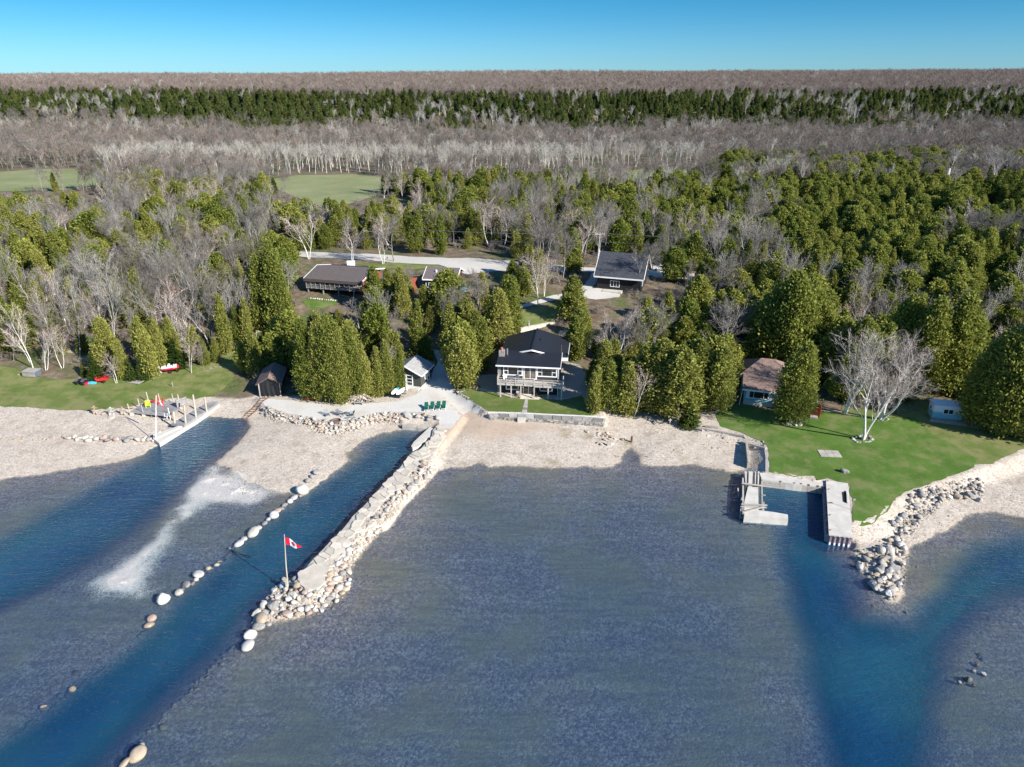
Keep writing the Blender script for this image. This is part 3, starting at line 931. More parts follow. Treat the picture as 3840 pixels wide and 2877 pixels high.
def cedar_crown(h, r, clumps=170, per=24, leaf=0.30, shape=0.0, leaders=1, base=0.06, lean=0.0):
	"""Conifer crown of scale-leaf sprays gathered in clumps; shape 0 = cone-egg, 1 = rounder."""
	nb = NB()
	C, S, D_ = [], [], []
	tops = [(0.0, 0.0, 1.0)] + [(RNG.uniform(-.42, .42) * r, RNG.uniform(-.42, .42) * r, RNG.uniform(.74, .95)) for _ in range(leaders - 1)]
	for i in range(clumps):
		lx, ly, lh = tops[RNG.integers(len(tops))] if leaders > 1 else tops[0]
		t = RNG.random() ** 0.85
		th = RNG.uniform(0, 2 * math.pi)
		prof = (1 - t ** (1.5 + shape)) ** (0.72 - 0.1 * shape) * (0.35 + 0.65 * min(1, (t + 0.06) / 0.22))
		lump = 0.82 + 0.34 * (vnoise(np.array([th * 1.6 + i % 2]), np.array([t * 6.0]), int(h * 10))[0] - 0.3)
		rr = r * prof * lump * RNG.uniform(0.42, 1.08) ** 0.7 * (1 if leaders == 1 else 0.72)
		C.append((lx * (1 - 0.2 * t) + rr * math.cos(th) + lean * t * h, ly * (1 - 0.2 * t) + rr * math.sin(th), h * lh * (base + (1 - base) * t)))
		S.append(max(0.16, (0.12 + 0.13 * (1 - t)) * r * RNG.uniform(0.7, 1.2)))
		D_.append((math.cos(th), math.sin(th), 0.75))
	C, S, D_ = np.array(C), np.array(S), np.array(D_)
	n = clumps * per
	ci = np.repeat(np.arange(clumps), per)
	off = RNG.normal(size=(n, 3)) * np.array([.62, .62, .75]) * S[ci][:, None]
	c = C[ci] + off
	c[:, 2] = np.clip(c[:, 2], 0.15, None)
	a = D_[ci] + RNG.normal(size=(n, 3)) * 0.75
	a /= np.linalg.norm(a, axis=1, keepdims=True)
	b = np.cross(a, RNG.normal(size=(n, 3)))
	b /= np.linalg.norm(b, axis=1, keepdims=True) + 1e-9
	sz = leaf * RNG.uniform(0.7, 1.5, n)
	nb.add(*cards(c, sz * 1.5, sz * 1.0, a, b))
	return nb.arrays()


def spruce_crown(h, r, tiers=20, per=15, leaf=0.26):
	nb = NB()
	cs, As = [], []
	for k in range(tiers):
		t = 0.05 + 0.93 * k / tiers
		nbr = int(max(4, per * (1 - t) + 4))
		R_ = r * (1 - t) ** 0.85 + 0.08
		for j in range(nbr):
			th = RNG.uniform(0, 2 * math.pi)
			L = R_ * RNG.uniform(0.75, 1.1)
			m = int(4 + 16 * L / max(r, .1))
			s = RNG.uniform(0.1, 1, m) ** 0.8
			x = s * L
			z = h * t - 0.22 * x + 0.10 * x * x / max(R_, .2) * 0.6 + RNG.normal(size=m) * 0.06
			side = RNG.normal(size=m) * 0.13 * L * (0.4 + s)
			cs.append(np.stack([x * math.cos(th) - side * math.sin(th), x * math.sin(th) + side * math.cos(th), z], 1))
			As.append(np.tile([math.cos(th), math.sin(th), -0.15], (m, 1)))
	c, a = np.concatenate(cs), np.concatenate(As)
	n = len(c)
	a = a + RNG.normal(size=(n, 3)) * 0.45
	a /= np.linalg.norm(a, axis=1, keepdims=True)
	b = np.cross(a, np.array([0, 0, 1.0]) + RNG.normal(size=(n, 3)) * 0.5)
	b /= np.linalg.norm(b, axis=1, keepdims=True) + 1e-9
	sz = leaf * RNG.uniform(0.7, 1.4, n)
	nb.add(*cards(c, sz * 1.7, sz * 0.7, a, b))
	return nb.arrays()


def conifer_trunk(h, rad, lean=0.0):
	z = np.linspace(-0.4, h * 0.92, 6)
	pts = np.stack([z * lean + RNG.normal(size=6) * 0.03, RNG.normal(size=6) * 0.03, z], 1)
	return tube_np(pts, np.linspace(rad, rad * 0.15, 6), 6)


def bare_tree(h, spread=0.5, stems=1, first=0.3, levels=3, twigs=1500, tw=0.022, rad=0.16, kids=7, up=0.35, droop=0.0, lean=0.12, tl=1.0, wob=0.16):
	"""Leafless broadleaf: limbs as tapered tubes (trunk mesh) and a haze of fine twigs (crown mesh)."""
	limbs, ends = NB(), []

	def grow(p, d, L, rr, lev, nseg):
		pts, rs = [p.copy()], [rr]
		dd = d / np.linalg.norm(d)
		dirs = []
		for i in range(nseg):
			dd = dd + RNG.normal(size=3) * wob * (0.6 if lev == 0 else 1.0) + np.array([0, 0, up * (0.25 if lev == 0 else 0.5)]) / nseg - np.array([0, 0, droop * (lev > 1)]) / nseg
			dd /= np.linalg.norm(dd)
			p = p + dd * L / nseg
			pts.append(p.copy())
			dirs.append(dd.copy())
			rs.append(rr * (1 - (0.80 if lev == 0 else 0.88) * (i + 1) / nseg))
		limbs.add(*tube_np(pts, np.maximum(rs, 0.012), 5 if lev == 0 else (4 if lev == 1 else 3)))
		pts = np.array(pts)
		if lev >= levels - 1:
			ends.append((pts, rr, L))
		if lev < levels:
			nk = kids if lev == 0 else max(3, int(kids * (0.72 if lev == 1 else 0.55)))
			for j in range(nk):
				f0 = first if lev == 0 else 0.22
				s = f0 + (1 - f0) * (j + RNG.random()) / nk
				s = min(s, 0.985)
				q = s * nseg
				i = min(int(q), nseg - 1)
				pp = pts[i] * (1 - (q - i)) + pts[i + 1] * (q - i)
				th = RNG.uniform(0, 2 * math.pi)
				side = np.cross(dirs[i], [math.cos(th), math.sin(th), 0.3])
				side /= np.linalg.norm(side) + 1e-9
				sp = spread * RNG.uniform(0.7, 1.3)
				nd = dirs[i] * math.cos(sp) + side * math.sin(sp)
				rl = rs[i] * RNG.uniform(0.34, 0.54)
				LL = L * (0.66 if lev == 0 else 0.60) * RNG.uniform(0.6, 1.1) * (1.12 - 0.55 * (s if lev == 0 else s * 0.7))
				grow(pp, nd, LL, rl, lev + 1, 4 if lev == 0 else 3)

	for s in range(stems):
		th = RNG.uniform(0, 2 * math.pi)
		ln = lean * (RNG.uniform(0.6, 1.6) if stems > 1 else RNG.uniform(0, 1))
		d = np.array([math.cos(th) * ln, math.sin(th) * ln, 1.0])
		hh = h * (1 if s == 0 else RNG.uniform(0.7, 0.98))
		grow(np.array([0.12 * math.cos(th) * (stems > 1), 0.12 * math.sin(th) * (stems > 1), -0.4]), d, hh * 0.84, rad * (1 if s == 0 else .8), 0, 7)
	# twigs: thin blades that leave the outer branches
	w = np.array([e[2] for e in ends])
	pick = RNG.choice(len(ends), twigs, p=w / w.sum())
	c, a = np.zeros((twigs, 3)), np.zeros((twigs, 3))
	ln = np.zeros(twigs)
	for i, k in enumerate(pick):
		pts, rr, L = ends[k]
		s = RNG.random() ** 0.7 * (len(pts) - 1)
		j = min(int(s), len(pts) - 2)
		pp = pts[j] + (pts[j + 1] - pts[j]) * (s - j)
		dd = pts[j + 1] - pts[j]
		dd = dd / (np.linalg.norm(dd) + 1e-9) + RNG.normal(size=3) * 0.55 + np.array([0, 0, 0.25 - droop])
		dd /= np.linalg.norm(dd)
		l_ = tl * RNG.uniform(0.45, 1.15) * (0.05 * h + 0.25)
		c[i], a[i], ln[i] = pp + dd * l_ * 0.45, dd, l_
	b = np.cross(a, RNG.normal(size=(twigs, 3)))
	b /= np.linalg.norm(b, axis=1, keepdims=True) + 1e-9
	tv, tq = cards(c, ln, np.full(twigs, tw) * RNG.uniform(0.7, 1.3, twigs), a, b)
	lv, lq = limbs.arrays()
	zmax = max(lv[:, 2].max(), tv[:, 2].max())
	k = h / zmax
	return lv * k, lq, tv * k, tq


class Proto:
	"""A tree model of unit kind: trunk mesh and crown mesh (and their join for the far forest)."""
	def __init__(self, kind, name, lv, lq, lm, cv, cq, cm, h, r):
		self.kind, self.h, self.r = kind, h, r
		self.trunk = np_mesh(name + "_trunk", lv, lq, [lm], smooth_=True)
		self.crown = np_mesh(name + "_crown", cv, cq, [cm])
		V = np.concatenate([lv, cv])
		Q = np.concatenate([lq, cq + len(lv)])
		self.both = np_mesh(name, V, Q, [lm, cm], np.concatenate([np.zeros(len(lq)), np.ones(len(cq))]))
		self.src = None


PROTO = {}


def make_protos():
	def con(kind, n, mat, hs, rs, **kw):
		PROTO[kind] = []
		for i in range(n):
			h, r = RNG.uniform(*hs), RNG.uniform(*rs)
			k2 = dict(kw)
			k2['leaders'] = kw.get('leaders', (1, 1))[0] + (i % (kw.get('leaders', (1, 1))[1] - kw.get('leaders', (1, 1))[0] + 1))
			cv, cq = cedar_crown(h, r, **k2)
			lv, lq = conifer_trunk(h, 0.16 + 0.012 * h)
			PROTO[kind].append(Proto(kind, "cedar", lv, lq, MT['cedarbark'], cv, cq, MT[mat], h, r))
	con('cedar', 8, 'cedar', (9.0, 10.5), (2.1, 2.8), clumps=250, per=46, leaf=0.19, shape=.25, leaders=(1, 3))
	con('roundcedar', 4, 'cedar', (8.5, 9.5), (3.0, 3.5), clumps=330, per=46, leaf=0.20, shape=0.9, leaders=(2, 3), base=0.16)
	con('darkcedar', 7, 'darkcedar', (8.0, 10.0), (2.6, 3.3), clumps=230, per=40, leaf=0.25, shape=1.1, leaders=(1, 3), base=0.14)
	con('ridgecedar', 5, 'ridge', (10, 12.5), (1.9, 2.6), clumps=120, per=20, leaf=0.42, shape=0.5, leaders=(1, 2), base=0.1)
	con('bigcedar', 3, 'cedar', (14.5, 15.5), (3.2, 3.9), clumps=480, per=46, leaf=0.22, shape=0.6, leaders=(2, 3), base=0.08)
	con('bigdark', 3, 'darkcedar', (14.0, 15.0), (4.0, 4.8), clumps=560, per=46, leaf=0.24, shape=1.0, leaders=(2, 4), base=0.1)
	PROTO['spruce'] = []
	for i in range(4):
		h, r = 7.5, RNG.uniform(1.7, 2.2)
		cv, cq = spruce_crown(h, r)
		lv, lq = conifer_trunk(h, 0.14)
		PROTO['spruce'].append(Proto('spruce', "spruce", lv, lq, MT['cedarbark'], cv, cq, MT['spruce'], h, r))

	def bare(kind, n, bm, tm, hs, **kw):
		PROTO[kind] = []
		for i in range(n):
			h = RNG.uniform(*hs)
			lv, lq, cv, cq = bare_tree(h, **kw)
			r = np.abs(lv[:, :2]).max()
			PROTO[kind].append(Proto(kind, kind, lv, lq, MT[bm], cv, cq, MT[tm], h, r))
	bare('birch', 6, 'birch', 'twig_red', (11, 12.5), spread=0.5, stems=2, first=0.34, levels=3, twigs=2600, tw=0.02, rad=0.14, kids=8, up=0.5, droop=0.25, lean=0.16)
	bare('hardwood', 6, 'bark', 'twig_grey', (11, 13), spread=0.55, stems=1, first=0.34, levels=3, twigs=3200, tw=0.024, rad=0.17, kids=10, up=0.35, lean=0.1)
	bare('paletree', 5, 'paleb', 'twig_grey', (11, 13.5), spread=0.5, stems=2, first=0.36, levels=3, twigs=2200, tw=0.022, rad=0.15, kids=8, up=0.55, lean=0.18)
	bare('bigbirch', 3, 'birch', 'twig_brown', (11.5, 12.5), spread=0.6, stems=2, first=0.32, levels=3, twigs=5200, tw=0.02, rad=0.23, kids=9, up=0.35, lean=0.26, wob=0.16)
	bare('fartree', 6, 'bark', 'twig_grey', (11, 13.5), spread=0.5, stems=1, first=0.35, levels=2, twigs=900, tw=0.05, rad=0.16, kids=9, up=0.5, lean=0.1, tl=1.5)
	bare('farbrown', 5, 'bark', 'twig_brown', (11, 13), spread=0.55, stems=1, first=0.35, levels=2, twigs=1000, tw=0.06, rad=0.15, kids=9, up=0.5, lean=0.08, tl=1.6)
	bare('aspen', 5, 'birch', 'twig_pale', (11.5, 13.5), spread=0.42, stems=1, first=0.42, levels=2, twigs=1000, tw=0.05, rad=0.15, kids=10, up=0.6, lean=0.08, tl=1.4)
	bare('budding', 3, 'bark', 'bud', (9, 11), spread=0.6, stems=1, first=0.25, levels=3, twigs=2600, tw=0.07, rad=0.15, kids=9, up=0.35, lean=0.1, tl=0.7)
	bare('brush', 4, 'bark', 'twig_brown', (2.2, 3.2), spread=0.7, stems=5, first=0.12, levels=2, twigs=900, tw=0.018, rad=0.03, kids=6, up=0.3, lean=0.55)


make_protos()
THINGS_TREES = []     # (kind, x, y, height, width scale, rz, label, group, lean)
NAMES = dict(cedar=("cedar_tree", "cedar"), roundcedar=("cedar_tree", "cedar"), darkcedar=("cedar_tree", "cedar"), ridgecedar=("cedar_tree", "cedar"), bigcedar=("cedar_tree", "cedar"), bigdark=("cedar_tree", "cedar"), spruce=("spruce_tree", "spruce"),
			 birch=("birch_tree", "birch"), bigbirch=("birch_tree", "birch"), hardwood=("bare_tree", "bare tree"), paletree=("bare_tree", "bare tree"), fartree=("bare_tree", "bare tree"),
			 farbrown=("bare_tree", "bare tree"), aspen=("aspen_tree", "aspen"), budding=("budding_tree", "budding tree"), brush=("bare_shrub", "shrub"))


def plant(kind, x, y, h, ws=1.0, label=None, group=None, rz=None, lean=(0, 0), var=None, z=None):
	if h > 12.2 and kind in ('cedar', 'darkcedar', 'roundcedar'):
		ws = ws * (0.98 if kind == 'cedar' else .85) * (1 if kind != 'roundcedar' else 1.15)
		kind = {'cedar': 'bigcedar', 'darkcedar': 'bigdark', 'roundcedar': 'bigdark'}[kind]
	P_ = PROTO[kind][(RNG.integers(len(PROTO[kind])) if var is None else var) % len(PROTO[kind])]
	s = h / P_.h
	nm, cat = NAMES[kind]
	o = empty(nm, (x, y, float(ground_z(x, y)) - 0.05 if z is None else z), 0, label, cat, group)
	o.rotation_euler = (lean[1], lean[0], RNG.uniform(0, 6.28) if rz is None else rz)
	o.scale = (s * ws, s * ws, s)
	link_mesh("trunk", P_.trunk, o)
	link_mesh("crown", P_.crown, o)
	return o


def forest_stuff(name, protos, pts, label):
	"""One object: points that carry instanced copies of the tree models."""
	src_c = bpy.data.collections.new(name + "_models")
	for i, P_ in enumerate(protos):
		o = bpy.data.objects.new(f"{name}_model_{i:02d}", P_.both if isinstance(P_, Proto) else P_)
		src_c.objects.link(o)
	pts = np.array(pts, float)      # x y z scale_xy scale_z rz idx
	me = bpy.data.meshes.new(name)
	me.vertices.add(len(pts))
	me.vertices.foreach_set("co", np.ascontiguousarray(pts[:, :3], np.float32).ravel())
	a = me.attributes.new("scl", 'FLOAT_VECTOR', 'POINT')
	a.data.foreach_set("vector", np.ascontiguousarray(pts[:, [3, 3, 4]], np.float32).ravel())
	a = me.attributes.new("rot", 'FLOAT_VECTOR', 'POINT')
	rv = np.zeros((len(pts), 3), np.float32)
	rv[:, 2] = pts[:, 5]
	rv[:, 0] = RNG.normal(size=len(pts)) * 0.045
	rv[:, 1] = RNG.normal(size=len(pts)) * 0.045
	a.data.foreach_set("vector", rv.ravel())
	a = me.attributes.new("idx", 'INT', 'POINT')
	a.data.foreach_set("value", np.ascontiguousarray(pts[:, 6], np.int32))
	o = link_mesh(name, me)
	ng = bpy.data.node_groups.new(name + "_scatter", 'GeometryNodeTree')
	ng.interface.new_socket("Geometry", in_out='INPUT', socket_type='NodeSocketGeometry')
	ng.interface.new_socket("Geometry", in_out='OUTPUT', socket_type='NodeSocketGeometry')
	gi, go = ng.nodes.new("NodeGroupInput"), ng.nodes.new("NodeGroupOutput")
	ci = ng.nodes.new("GeometryNodeCollectionInfo")
	ci.inputs['Collection'].default_value = src_c
	ci.inputs['Separate Children'].default_value = True
	ci.inputs['Reset Children'].default_value = True
	ip = ng.nodes.new("GeometryNodeInstanceOnPoints")
	ip.inputs['Pick Instance'].default_value = True

	def named(n, t):
		q = ng.nodes.new("GeometryNodeInputNamedAttribute")
		q.data_type = t
		q.inputs[0].default_value = n
		return q.outputs[0]
	er = ng.nodes.new("FunctionNodeEulerToRotation")
	ng.links.new(named("rot", 'FLOAT_VECTOR'), er.inputs[0])
	ng.links.new(gi.outputs[0], ip.inputs['Points'])
	ng.links.new(ci.outputs[0], ip.inputs['Instance'])
	ng.links.new(named("idx", 'INT'), ip.inputs['Instance Index'])
	ng.links.new(er.outputs[0], ip.inputs['Rotation'])
	ng.links.new(named("scl", 'FLOAT_VECTOR'), ip.inputs['Scale'])
	ng.links.new(ip.outputs[0], go.inputs[0])
	md = o.modifiers.new("scatter", 'NODES')
	md.node_group = ng
	tag(o, label, None, None, 'stuff')
	return o
# ---------------------------------------------------------------- where the trees stand
OPEN = [Z_LAWN_L, Z_HOUSE_LAWN, Z_RIGHT, Z_PATIO, Z_PATH_R, Z_ROAD, Z_DRIVE, Z_YARD, Z_PARK, Z_BACK, Z_FIELD, Z_FIELD2, Z_FIELD3, Z_LODGE]
FOOT = [gpoly('O', [(120, 1600), (1500, 1660), (1600, 560), (1000, 250), (300, 430), (120, 900)]),
		gpoly('N', [(1190, 690), (1480, 690), (1820, 500), (1780, 350), (1260, 350)]),
		gpoly('M', [(90, 790), (760, 760), (1010, 660), (1000, 560), (240, 560), (100, 640)]),
		gpoly('M', [(1320, 700), (1700, 720), (1780, 620), (1760, 540), (1330, 520)]),
		gpoly('F', [(1310, 600), (1510, 600), (1600, 450), (1420, 420)]),
		gpoly('Q', [(130, 740), (640, 720), (760, 500), (300, 450)]),
		gpoly('H', [(310, 680), (860, 770), (900, 560), (320, 480)]),
		gpoly('H', [(1570, 770), (1770, 780), (1800, 640), (1580, 640)])]
# what the photograph shows free of trees in front of it: box in full-view pixels, distance of the thing
CLEAR = [((1068, 705, 1228, 862), 111), ((885, 768, 935, 838), 114), ((548, 795, 622, 860), 112), ((652, 570, 772, 625), 149), ((1284, 542, 1412, 604), 152), ((1284, 600, 1345, 640), 152), ((652, 620, 740, 668), 149),
		 ((640, 540, 1088, 574), 189), ((1118, 625, 1245, 662), 140), ((1128, 655, 1212, 705), 133), ((590, 378, 885, 422), 268), ((-20, 365, 215, 408), 284),
		 ((1212, 705, 1275, 800), 118), ((1596, 772, 1685, 880), 107), ((1660, 870, 1772, 908), 103), ((2008, 858, 2066, 910), 101), ((480, 715, 600, 800), 118),
		 ((918, 690, 960, 800), 122), ((1255, 500, 1300, 590), 170), ((1410, 565, 1470, 600), 160), ((640, 640, 700, 670), 140)]
PLANTED = []


def free_mask(x, y, margin=1.0):
	"""True where no lawn, road, house or yard is nearer than margin."""
	ok = np.ones(len(x), bool)
	for p_ in OPEN + FOOT:
		q = np.array(p_)
		m = ok & (x > q[:, 0].min() - margin) & (x < q[:, 0].max() + margin) & (y > q[:, 1].min() - margin) & (y < q[:, 1].max() + margin)
		if m.any():
			i = np.nonzero(m)[0]
			ok[i[sdf(x[i], y[i], p_) > -margin]] = False
	return ok


def survey(xs, ys, margin):
	z = ground_z(xs, ys)
	w = ys * math.cos(TH) - (z - CAM_H) * math.sin(TH)
	v = ys * math.sin(TH) + (z - CAM_H) * math.cos(TH)
	k = 2212 / 3840
	return (CX + F_PX * xs / w) * k, (CY - F_PX * v / w) * k, free_mask(xs, ys, margin)


def blocks(x, y, h, r, soft=False):
	z = float(ground_z(x, y))
	bx, by = px_of(x, y, z)
	tx, ty = px_of(x, y, z + h)
	k = 2212 / 3840
	w = r * F_PX / (y * math.cos(TH) + (CAM_H - z) * math.sin(TH)) * k * (0.5 if soft else 0.85)
	for (x0, y0, x1, y1), D0 in CLEAR:
		if y < D0 - 0.5 and bx * k + w > x0 and bx * k - w < x1 and by * k > y0 and ty * k < y1:
			return True
	return False


def hand(kind, bx, by, ty, ws=1.0, label=None, group=None, lean=(0, 0), reg='D', var=None):
	g = on_ground(reg, bx, by)
	h = max(1.5, height_at(reg, ty, g.y, g.z))
	PLANTED.append((g.x, g.y))
	return plant(kind, g.x, g.y, h, ws, label, group, None, lean, var)


def hand_trees():
	W_ = "row of cedars between the boathouse and the small building"
	rows = [(666, 846, 716, .9, "cedar at the boathouse corner, first of the dense waterside row"), (668, 862, 690, 1.0, "tall cedar over the red kayak in the waterside row"),
			(694, 866, 700, .95, "cedar third from the boathouse in the waterside row"), (720, 868, 692, 1.0, "tallest cedar in the middle of the waterside row"),
			(742, 868, 704, .9, "slim cedar left of the woodpile in the waterside row"), (765, 862, 715, 1.0, "cedar right behind the woodpile"),
			(790, 858, 735, .95, "thin grey-green cedar behind the right end of the woodpile"), (818, 852, 742, .95, "cedar with a bare lower trunk beside the paddle boards"),
			(838, 850, 735, .9, "cedar in front of the white doors of the small dark building"), (868, 846, 762, .85, "shorter cedar that hides the small building's front wall"),
			(690, 832, 690, 1.1, "cedar behind the boathouse roof"), (700, 840, 680, 1.1, "back cedar of the waterside row, above the kayak"), (760, 838, 700, 1.1, "back cedar behind the woodpile")]
	for bx, by, ty, ws, lb in rows:
		hand('cedar', bx, by, ty + RNG.uniform(-8, 10), ws * .80, lb, W_)
	hand('roundcedar', 995, 838, 712, .82, "broad egg-shaped cedar in a stone ring beside the gravel drive")
	for bx, by, ty, ws, lb in ((1045, 800, 690, .9, "cedar between the drive and the dark house's chimney"), (1078, 748, 625, 1.0, "tall cedar above the stone wall left of the dark house"),
							   (1030, 770, 672, 1.0, "cedar behind the egg-shaped cedar"), (975, 765, 655, .9, "cedar at the bend of the shaded drive"), (1104, 722, 610, .9, "cedar beside the upper lawn behind the dark house"),
							   (1058, 712, 640, 1.0, "cedar uphill of the dark house, beside the lane"), (905, 758, 648, .8, "dark upright cedar behind the small building"),
							   (930, 720, 662, .8, "cedar on the left edge of the shaded drive"), (1180, 560, 560, 1, None)):
		if lb: hand('cedar', bx, by, ty, ws, lb, "cedars around the gravel drive")
	hand('cedar', 1236, 590, 495, 1.15, "tall cedar beside the driveway entrance left of the black gabled house")
	hand('cedar', 905, 545, 458, 1.2, "broad cone-shaped cedar standing by itself behind the gravel road")
	hand('cedar', 955, 548, 462, .9, "dark cedar behind the road, right of the cone-shaped one")
	# left shore
	L_ = "young conifers along the top of the left lawn"
	for k_, bx, by, ty, ws, lb in (('spruce', 207, 820, 758, 1.1, "small dark spruce on the bank behind the red trailer"), ('spruce', 183, 812, 775, .9, "smallest spruce on the bare bank"),
								   ('cedar', 272, 818, 735, .75, "narrow cedar behind the white birch on the left lawn"), ('spruce', 285, 822, 770, 1.1, "spruce directly right of the white birch on the left lawn"),
								   ('spruce', 310, 820, 765, 1.1, "spruce beside the plank platform"), ('cedar', 322, 812, 685, .8, "pointed cedar above the plank platform"), ('cedar', 352, 800, 690, .75, "cedar left of the white and pink boat"),
								   ('spruce', 382, 795, 728, 1.2, "dark spruce behind the white and pink boat"), ('cedar', 378, 780, 688, .8, "cedar behind the boat on its trailer"), ('cedar', 445, 790, 735, .8, "low cedar right of the birch clump"),
								   ('cedar', 468, 782, 730, .7, "bushy cedar at the edge of the left lawn"), ('cedar', 492, 765, 638, .6, "tall slim cedar at the lawn's wooded corner"), ('cedar', 540, 752, 645, .7, "slim cedar at the head of the left lawn"),
								   ('cedar', 520, 745, 660, .7, "cedar behind the head of the left lawn"), ('cedar', 25, 730, 640, 1.0, "yellow-green cedar at the far left of the wooded bank"), ('cedar', 60, 720, 618, 1.0, "cedar above the left birch clump"),
								   ('cedar', 100, 712, 610, 1.0, "cedar on the left bank above the grassy patch"), ('cedar', 128, 715, 640, .8, "cedar beside the grassy patch on the left bank"), ('cedar', 5, 760, 665, 1.1, "cedar cut by the left edge of the view"),
								   ('cedar', 170, 700, 600, .9, "cedar behind the grassy patch on the left bank"), ('spruce', 215, 712, 640, 1.0, "shaded spruce in the wood above the red trailer"), ('spruce', 255, 705, 630, 1.0, "second shaded spruce in the wood above the red trailer")):
		hand(k_, bx, by, ty, ws, lb, L_)
	hand('cedar', 574, 712, 552, .85, "very tall cedar, left one of the pair near the lodge")
	hand('cedar', 606, 716, 524, .82, "very tall cedar, right one of the pair beside the lodge")
	hand('cedar', 548, 700, 590, .8, "cedar left of the tall pair near the lodge")
	B_ = "birches along the left shore"
	for k_, bx, by, ty, ws, lb, ln in (('birch', 72, 798, 640, .8, "leaning birch clump behind the grey slatted crate", (-.16, 0)), ('birch', 100, 800, 690, .8, "thin birch beside the grey slatted crate", (-.2, 0)),
									   ('birch', 135, 795, 700, .8, "birch in the brush right of the grey slatted crate", (-.2, 0)), ('birch', 252, 828, 758, .9, "small white birch on the left lawn behind the red trailer", (0, 0)),
									   ('birch', 414, 806, 690, .8, "clump of white birch stems beside the boat trailer", (-.05, 0)), ('birch', 150, 722, 580, .7, "white birch on the bank above the grassy patch", (-.1, 0)),
									   ('birch', 228, 728, 600, .7, "birch in the wood's edge above the red trailer", (-.1, 0)), ('paletree', 292, 748, 640, .8, "crooked pale tree at the wood's edge", (.05, 0)),
									   ('hardwood', 440, 800, 735, .5, "thin bare sapling on the left lawn", (0, 0)), ('paletree', 270, 700, 535, 1.0, "wide pale bare tree with many trunks in the left wood", (0, 0)),
									   ('paletree', 232, 690, 540, .9, "pale fan-shaped bare tree in the left wood", (-.05, 0)), ('hardwood', 410, 690, 520, 1.0, "tall bare tree with a pinkish crown in the left wood", (0, 0)),
									   ('paletree', 480, 720, 560, .9, "pale bare tree left of the tall cedar pair", (0, 0)), ('paletree', 505, 730, 575, .8, "pale tall bare tree at the wood's right edge", (0, 0)),
									   ('hardwood', 400, 600, 470, 1.2, "broad bare crown high in the left wood", (0, 0))):
		hand(k_, bx, by, ty, ws, lb, B_ if k_ == 'birch' else None, ln)
	for i, (bx, by, ty, ws, k_) in enumerate(((128, 735, 600, .7, 'birch'), (172, 738, 575, .8, 'paletree'), (205, 715, 560, .8, 'paletree'), (248, 742, 590, .7, 'paletree'), (318, 722, 560, .8, 'hardwood'), (345, 730, 575, .8, 'paletree'), (372, 715, 545, .8, 'hardwood'),
											  (392, 735, 590, .6, 'birch'), (428, 728, 560, .8, 'paletree'), (458, 735, 570, .7, 'hardwood'), (520, 725, 585, .7, 'paletree'), (30, 690, 540, .8, 'hardwood'), (70, 680, 520, .8, 'paletree'), (110, 690, 540, .8, 'paletree'), (5, 700, 560, .8, 'birch'))):
		side = "left" if bx < 200 else ("middle" if bx < 380 else "right")
		hand(k_, bx, by, ty, ws, f"long-trunked {'birch' if k_ == 'birch' else ('pale bare tree' if k_ == 'paletree' else 'grey bare tree')} at the front of the left wood, in its {side} part", "bare trees along the front of the left wood", (RNG.normal() * .05, 0))
	# middle
	hand('paletree', 790, 735, 640, 1.1, "spreading pale bare tree behind the waterside cedars", lean=(0, 0))
	hand('paletree', 830, 735, 610, .9, "tall pale bare tree between the lodge and the shaded drive")
	hand('hardwood', 862, 770, 650, .7, "thin bare tree behind the small dark building")
	hand('hardwood', 955, 740, 600, .9, "bare tree on the right edge of the shaded drive")
	hand('hardwood', 1035, 690, 590, 1.3, "wide bare tree beside the brown house with the blue tarp")
	for bx, by, ty, ws, lb in ((668, 560, 450, 1.0, "leaning white birch behind the lodge roof's left end"), (762, 565, 462, 1.1, "white birch behind the middle of the lodge roof"), (828, 570, 470, .8, "slim white birch beside the mailbox"),
							   (1163, 662, 530, .8, "pair of white birch stems beside the lane to the black house"), (1175, 640, 540, .8, "birch behind the lane, right of the white pair")):
		hand('birch', bx, by, ty, ws, lb, "white birches near the gravel road")
	hand('hardwood', 851, 565, 445, 1.0, "bare grey tree with a curved trunk beside the road")
	hand('budding', 1150, 560, 505, 1.0, "reddish budding tree behind the lane birches")
	hand('cedar', 812, 672, 578, 1.2, "cedar in front of the lodge's red gable")
	hand('cedar', 862, 668, 590, 1.2, "cedar in front of the lodge's lower wing")
	# right of the dark house
	hand('bigbirch', 1318, 800, 655, .85, "large white birch with several trunks right of the dark house", var=0)
	hand('bigbirch', 1352, 760, 668, .7, "smaller white birch uphill of the large one", var=1)
	for bx, by, ty, ws, lb in ((1288, 888, 790, 0.98, "cedar with bare lower trunks at the right end of the house lawn"), (1312, 890, 780, 1.10, "cedar behind the slim birch at the stone wall's end"), (1352, 896, 785, 1.17, "bright cedar at the wall's right end"),
							   (1395, 880, 750, 1.30, "cedar behind the slim beach birch"), (1425, 885, 735, 1.43, "big cedar left of the dark spruce"), (1462, 900, 752, 1.30, "cedar above the beach brush"),
							   (1500, 880, 738, 1.30, "cedar behind the dark spruce"), (1330, 850, 762, 1.17, "cedar under the large white birch"), (1530, 862, 730, 1.43, "cedar left of the cottage")):
		hand('cedar', bx, by, ty, ws, lb, "cedars between the dark house and the cottage")
	hand('cedar', 1304, 846, 738, 1.25, "big cedar shading the path right of the dark house")
	hand('cedar', 1284, 838, 768, 1.1, "cedar at the edge of the shaded path right of the dark house")
	hand('roundcedar', 1548, 888, 752, .85, "broad bright cedar with three trunks beside the cottage's left end")
	hand('birch', 1368, 900, 785, .7, "slim white birch in front of the cedars above the beach")
	hand('spruce', 1490, 920, 868, 1.9, "low dark spruce at the top of the beach")
	hand('hardwood', 1412, 790, 640, 1.3, "bare tree with many fine limbs right of the large birch")
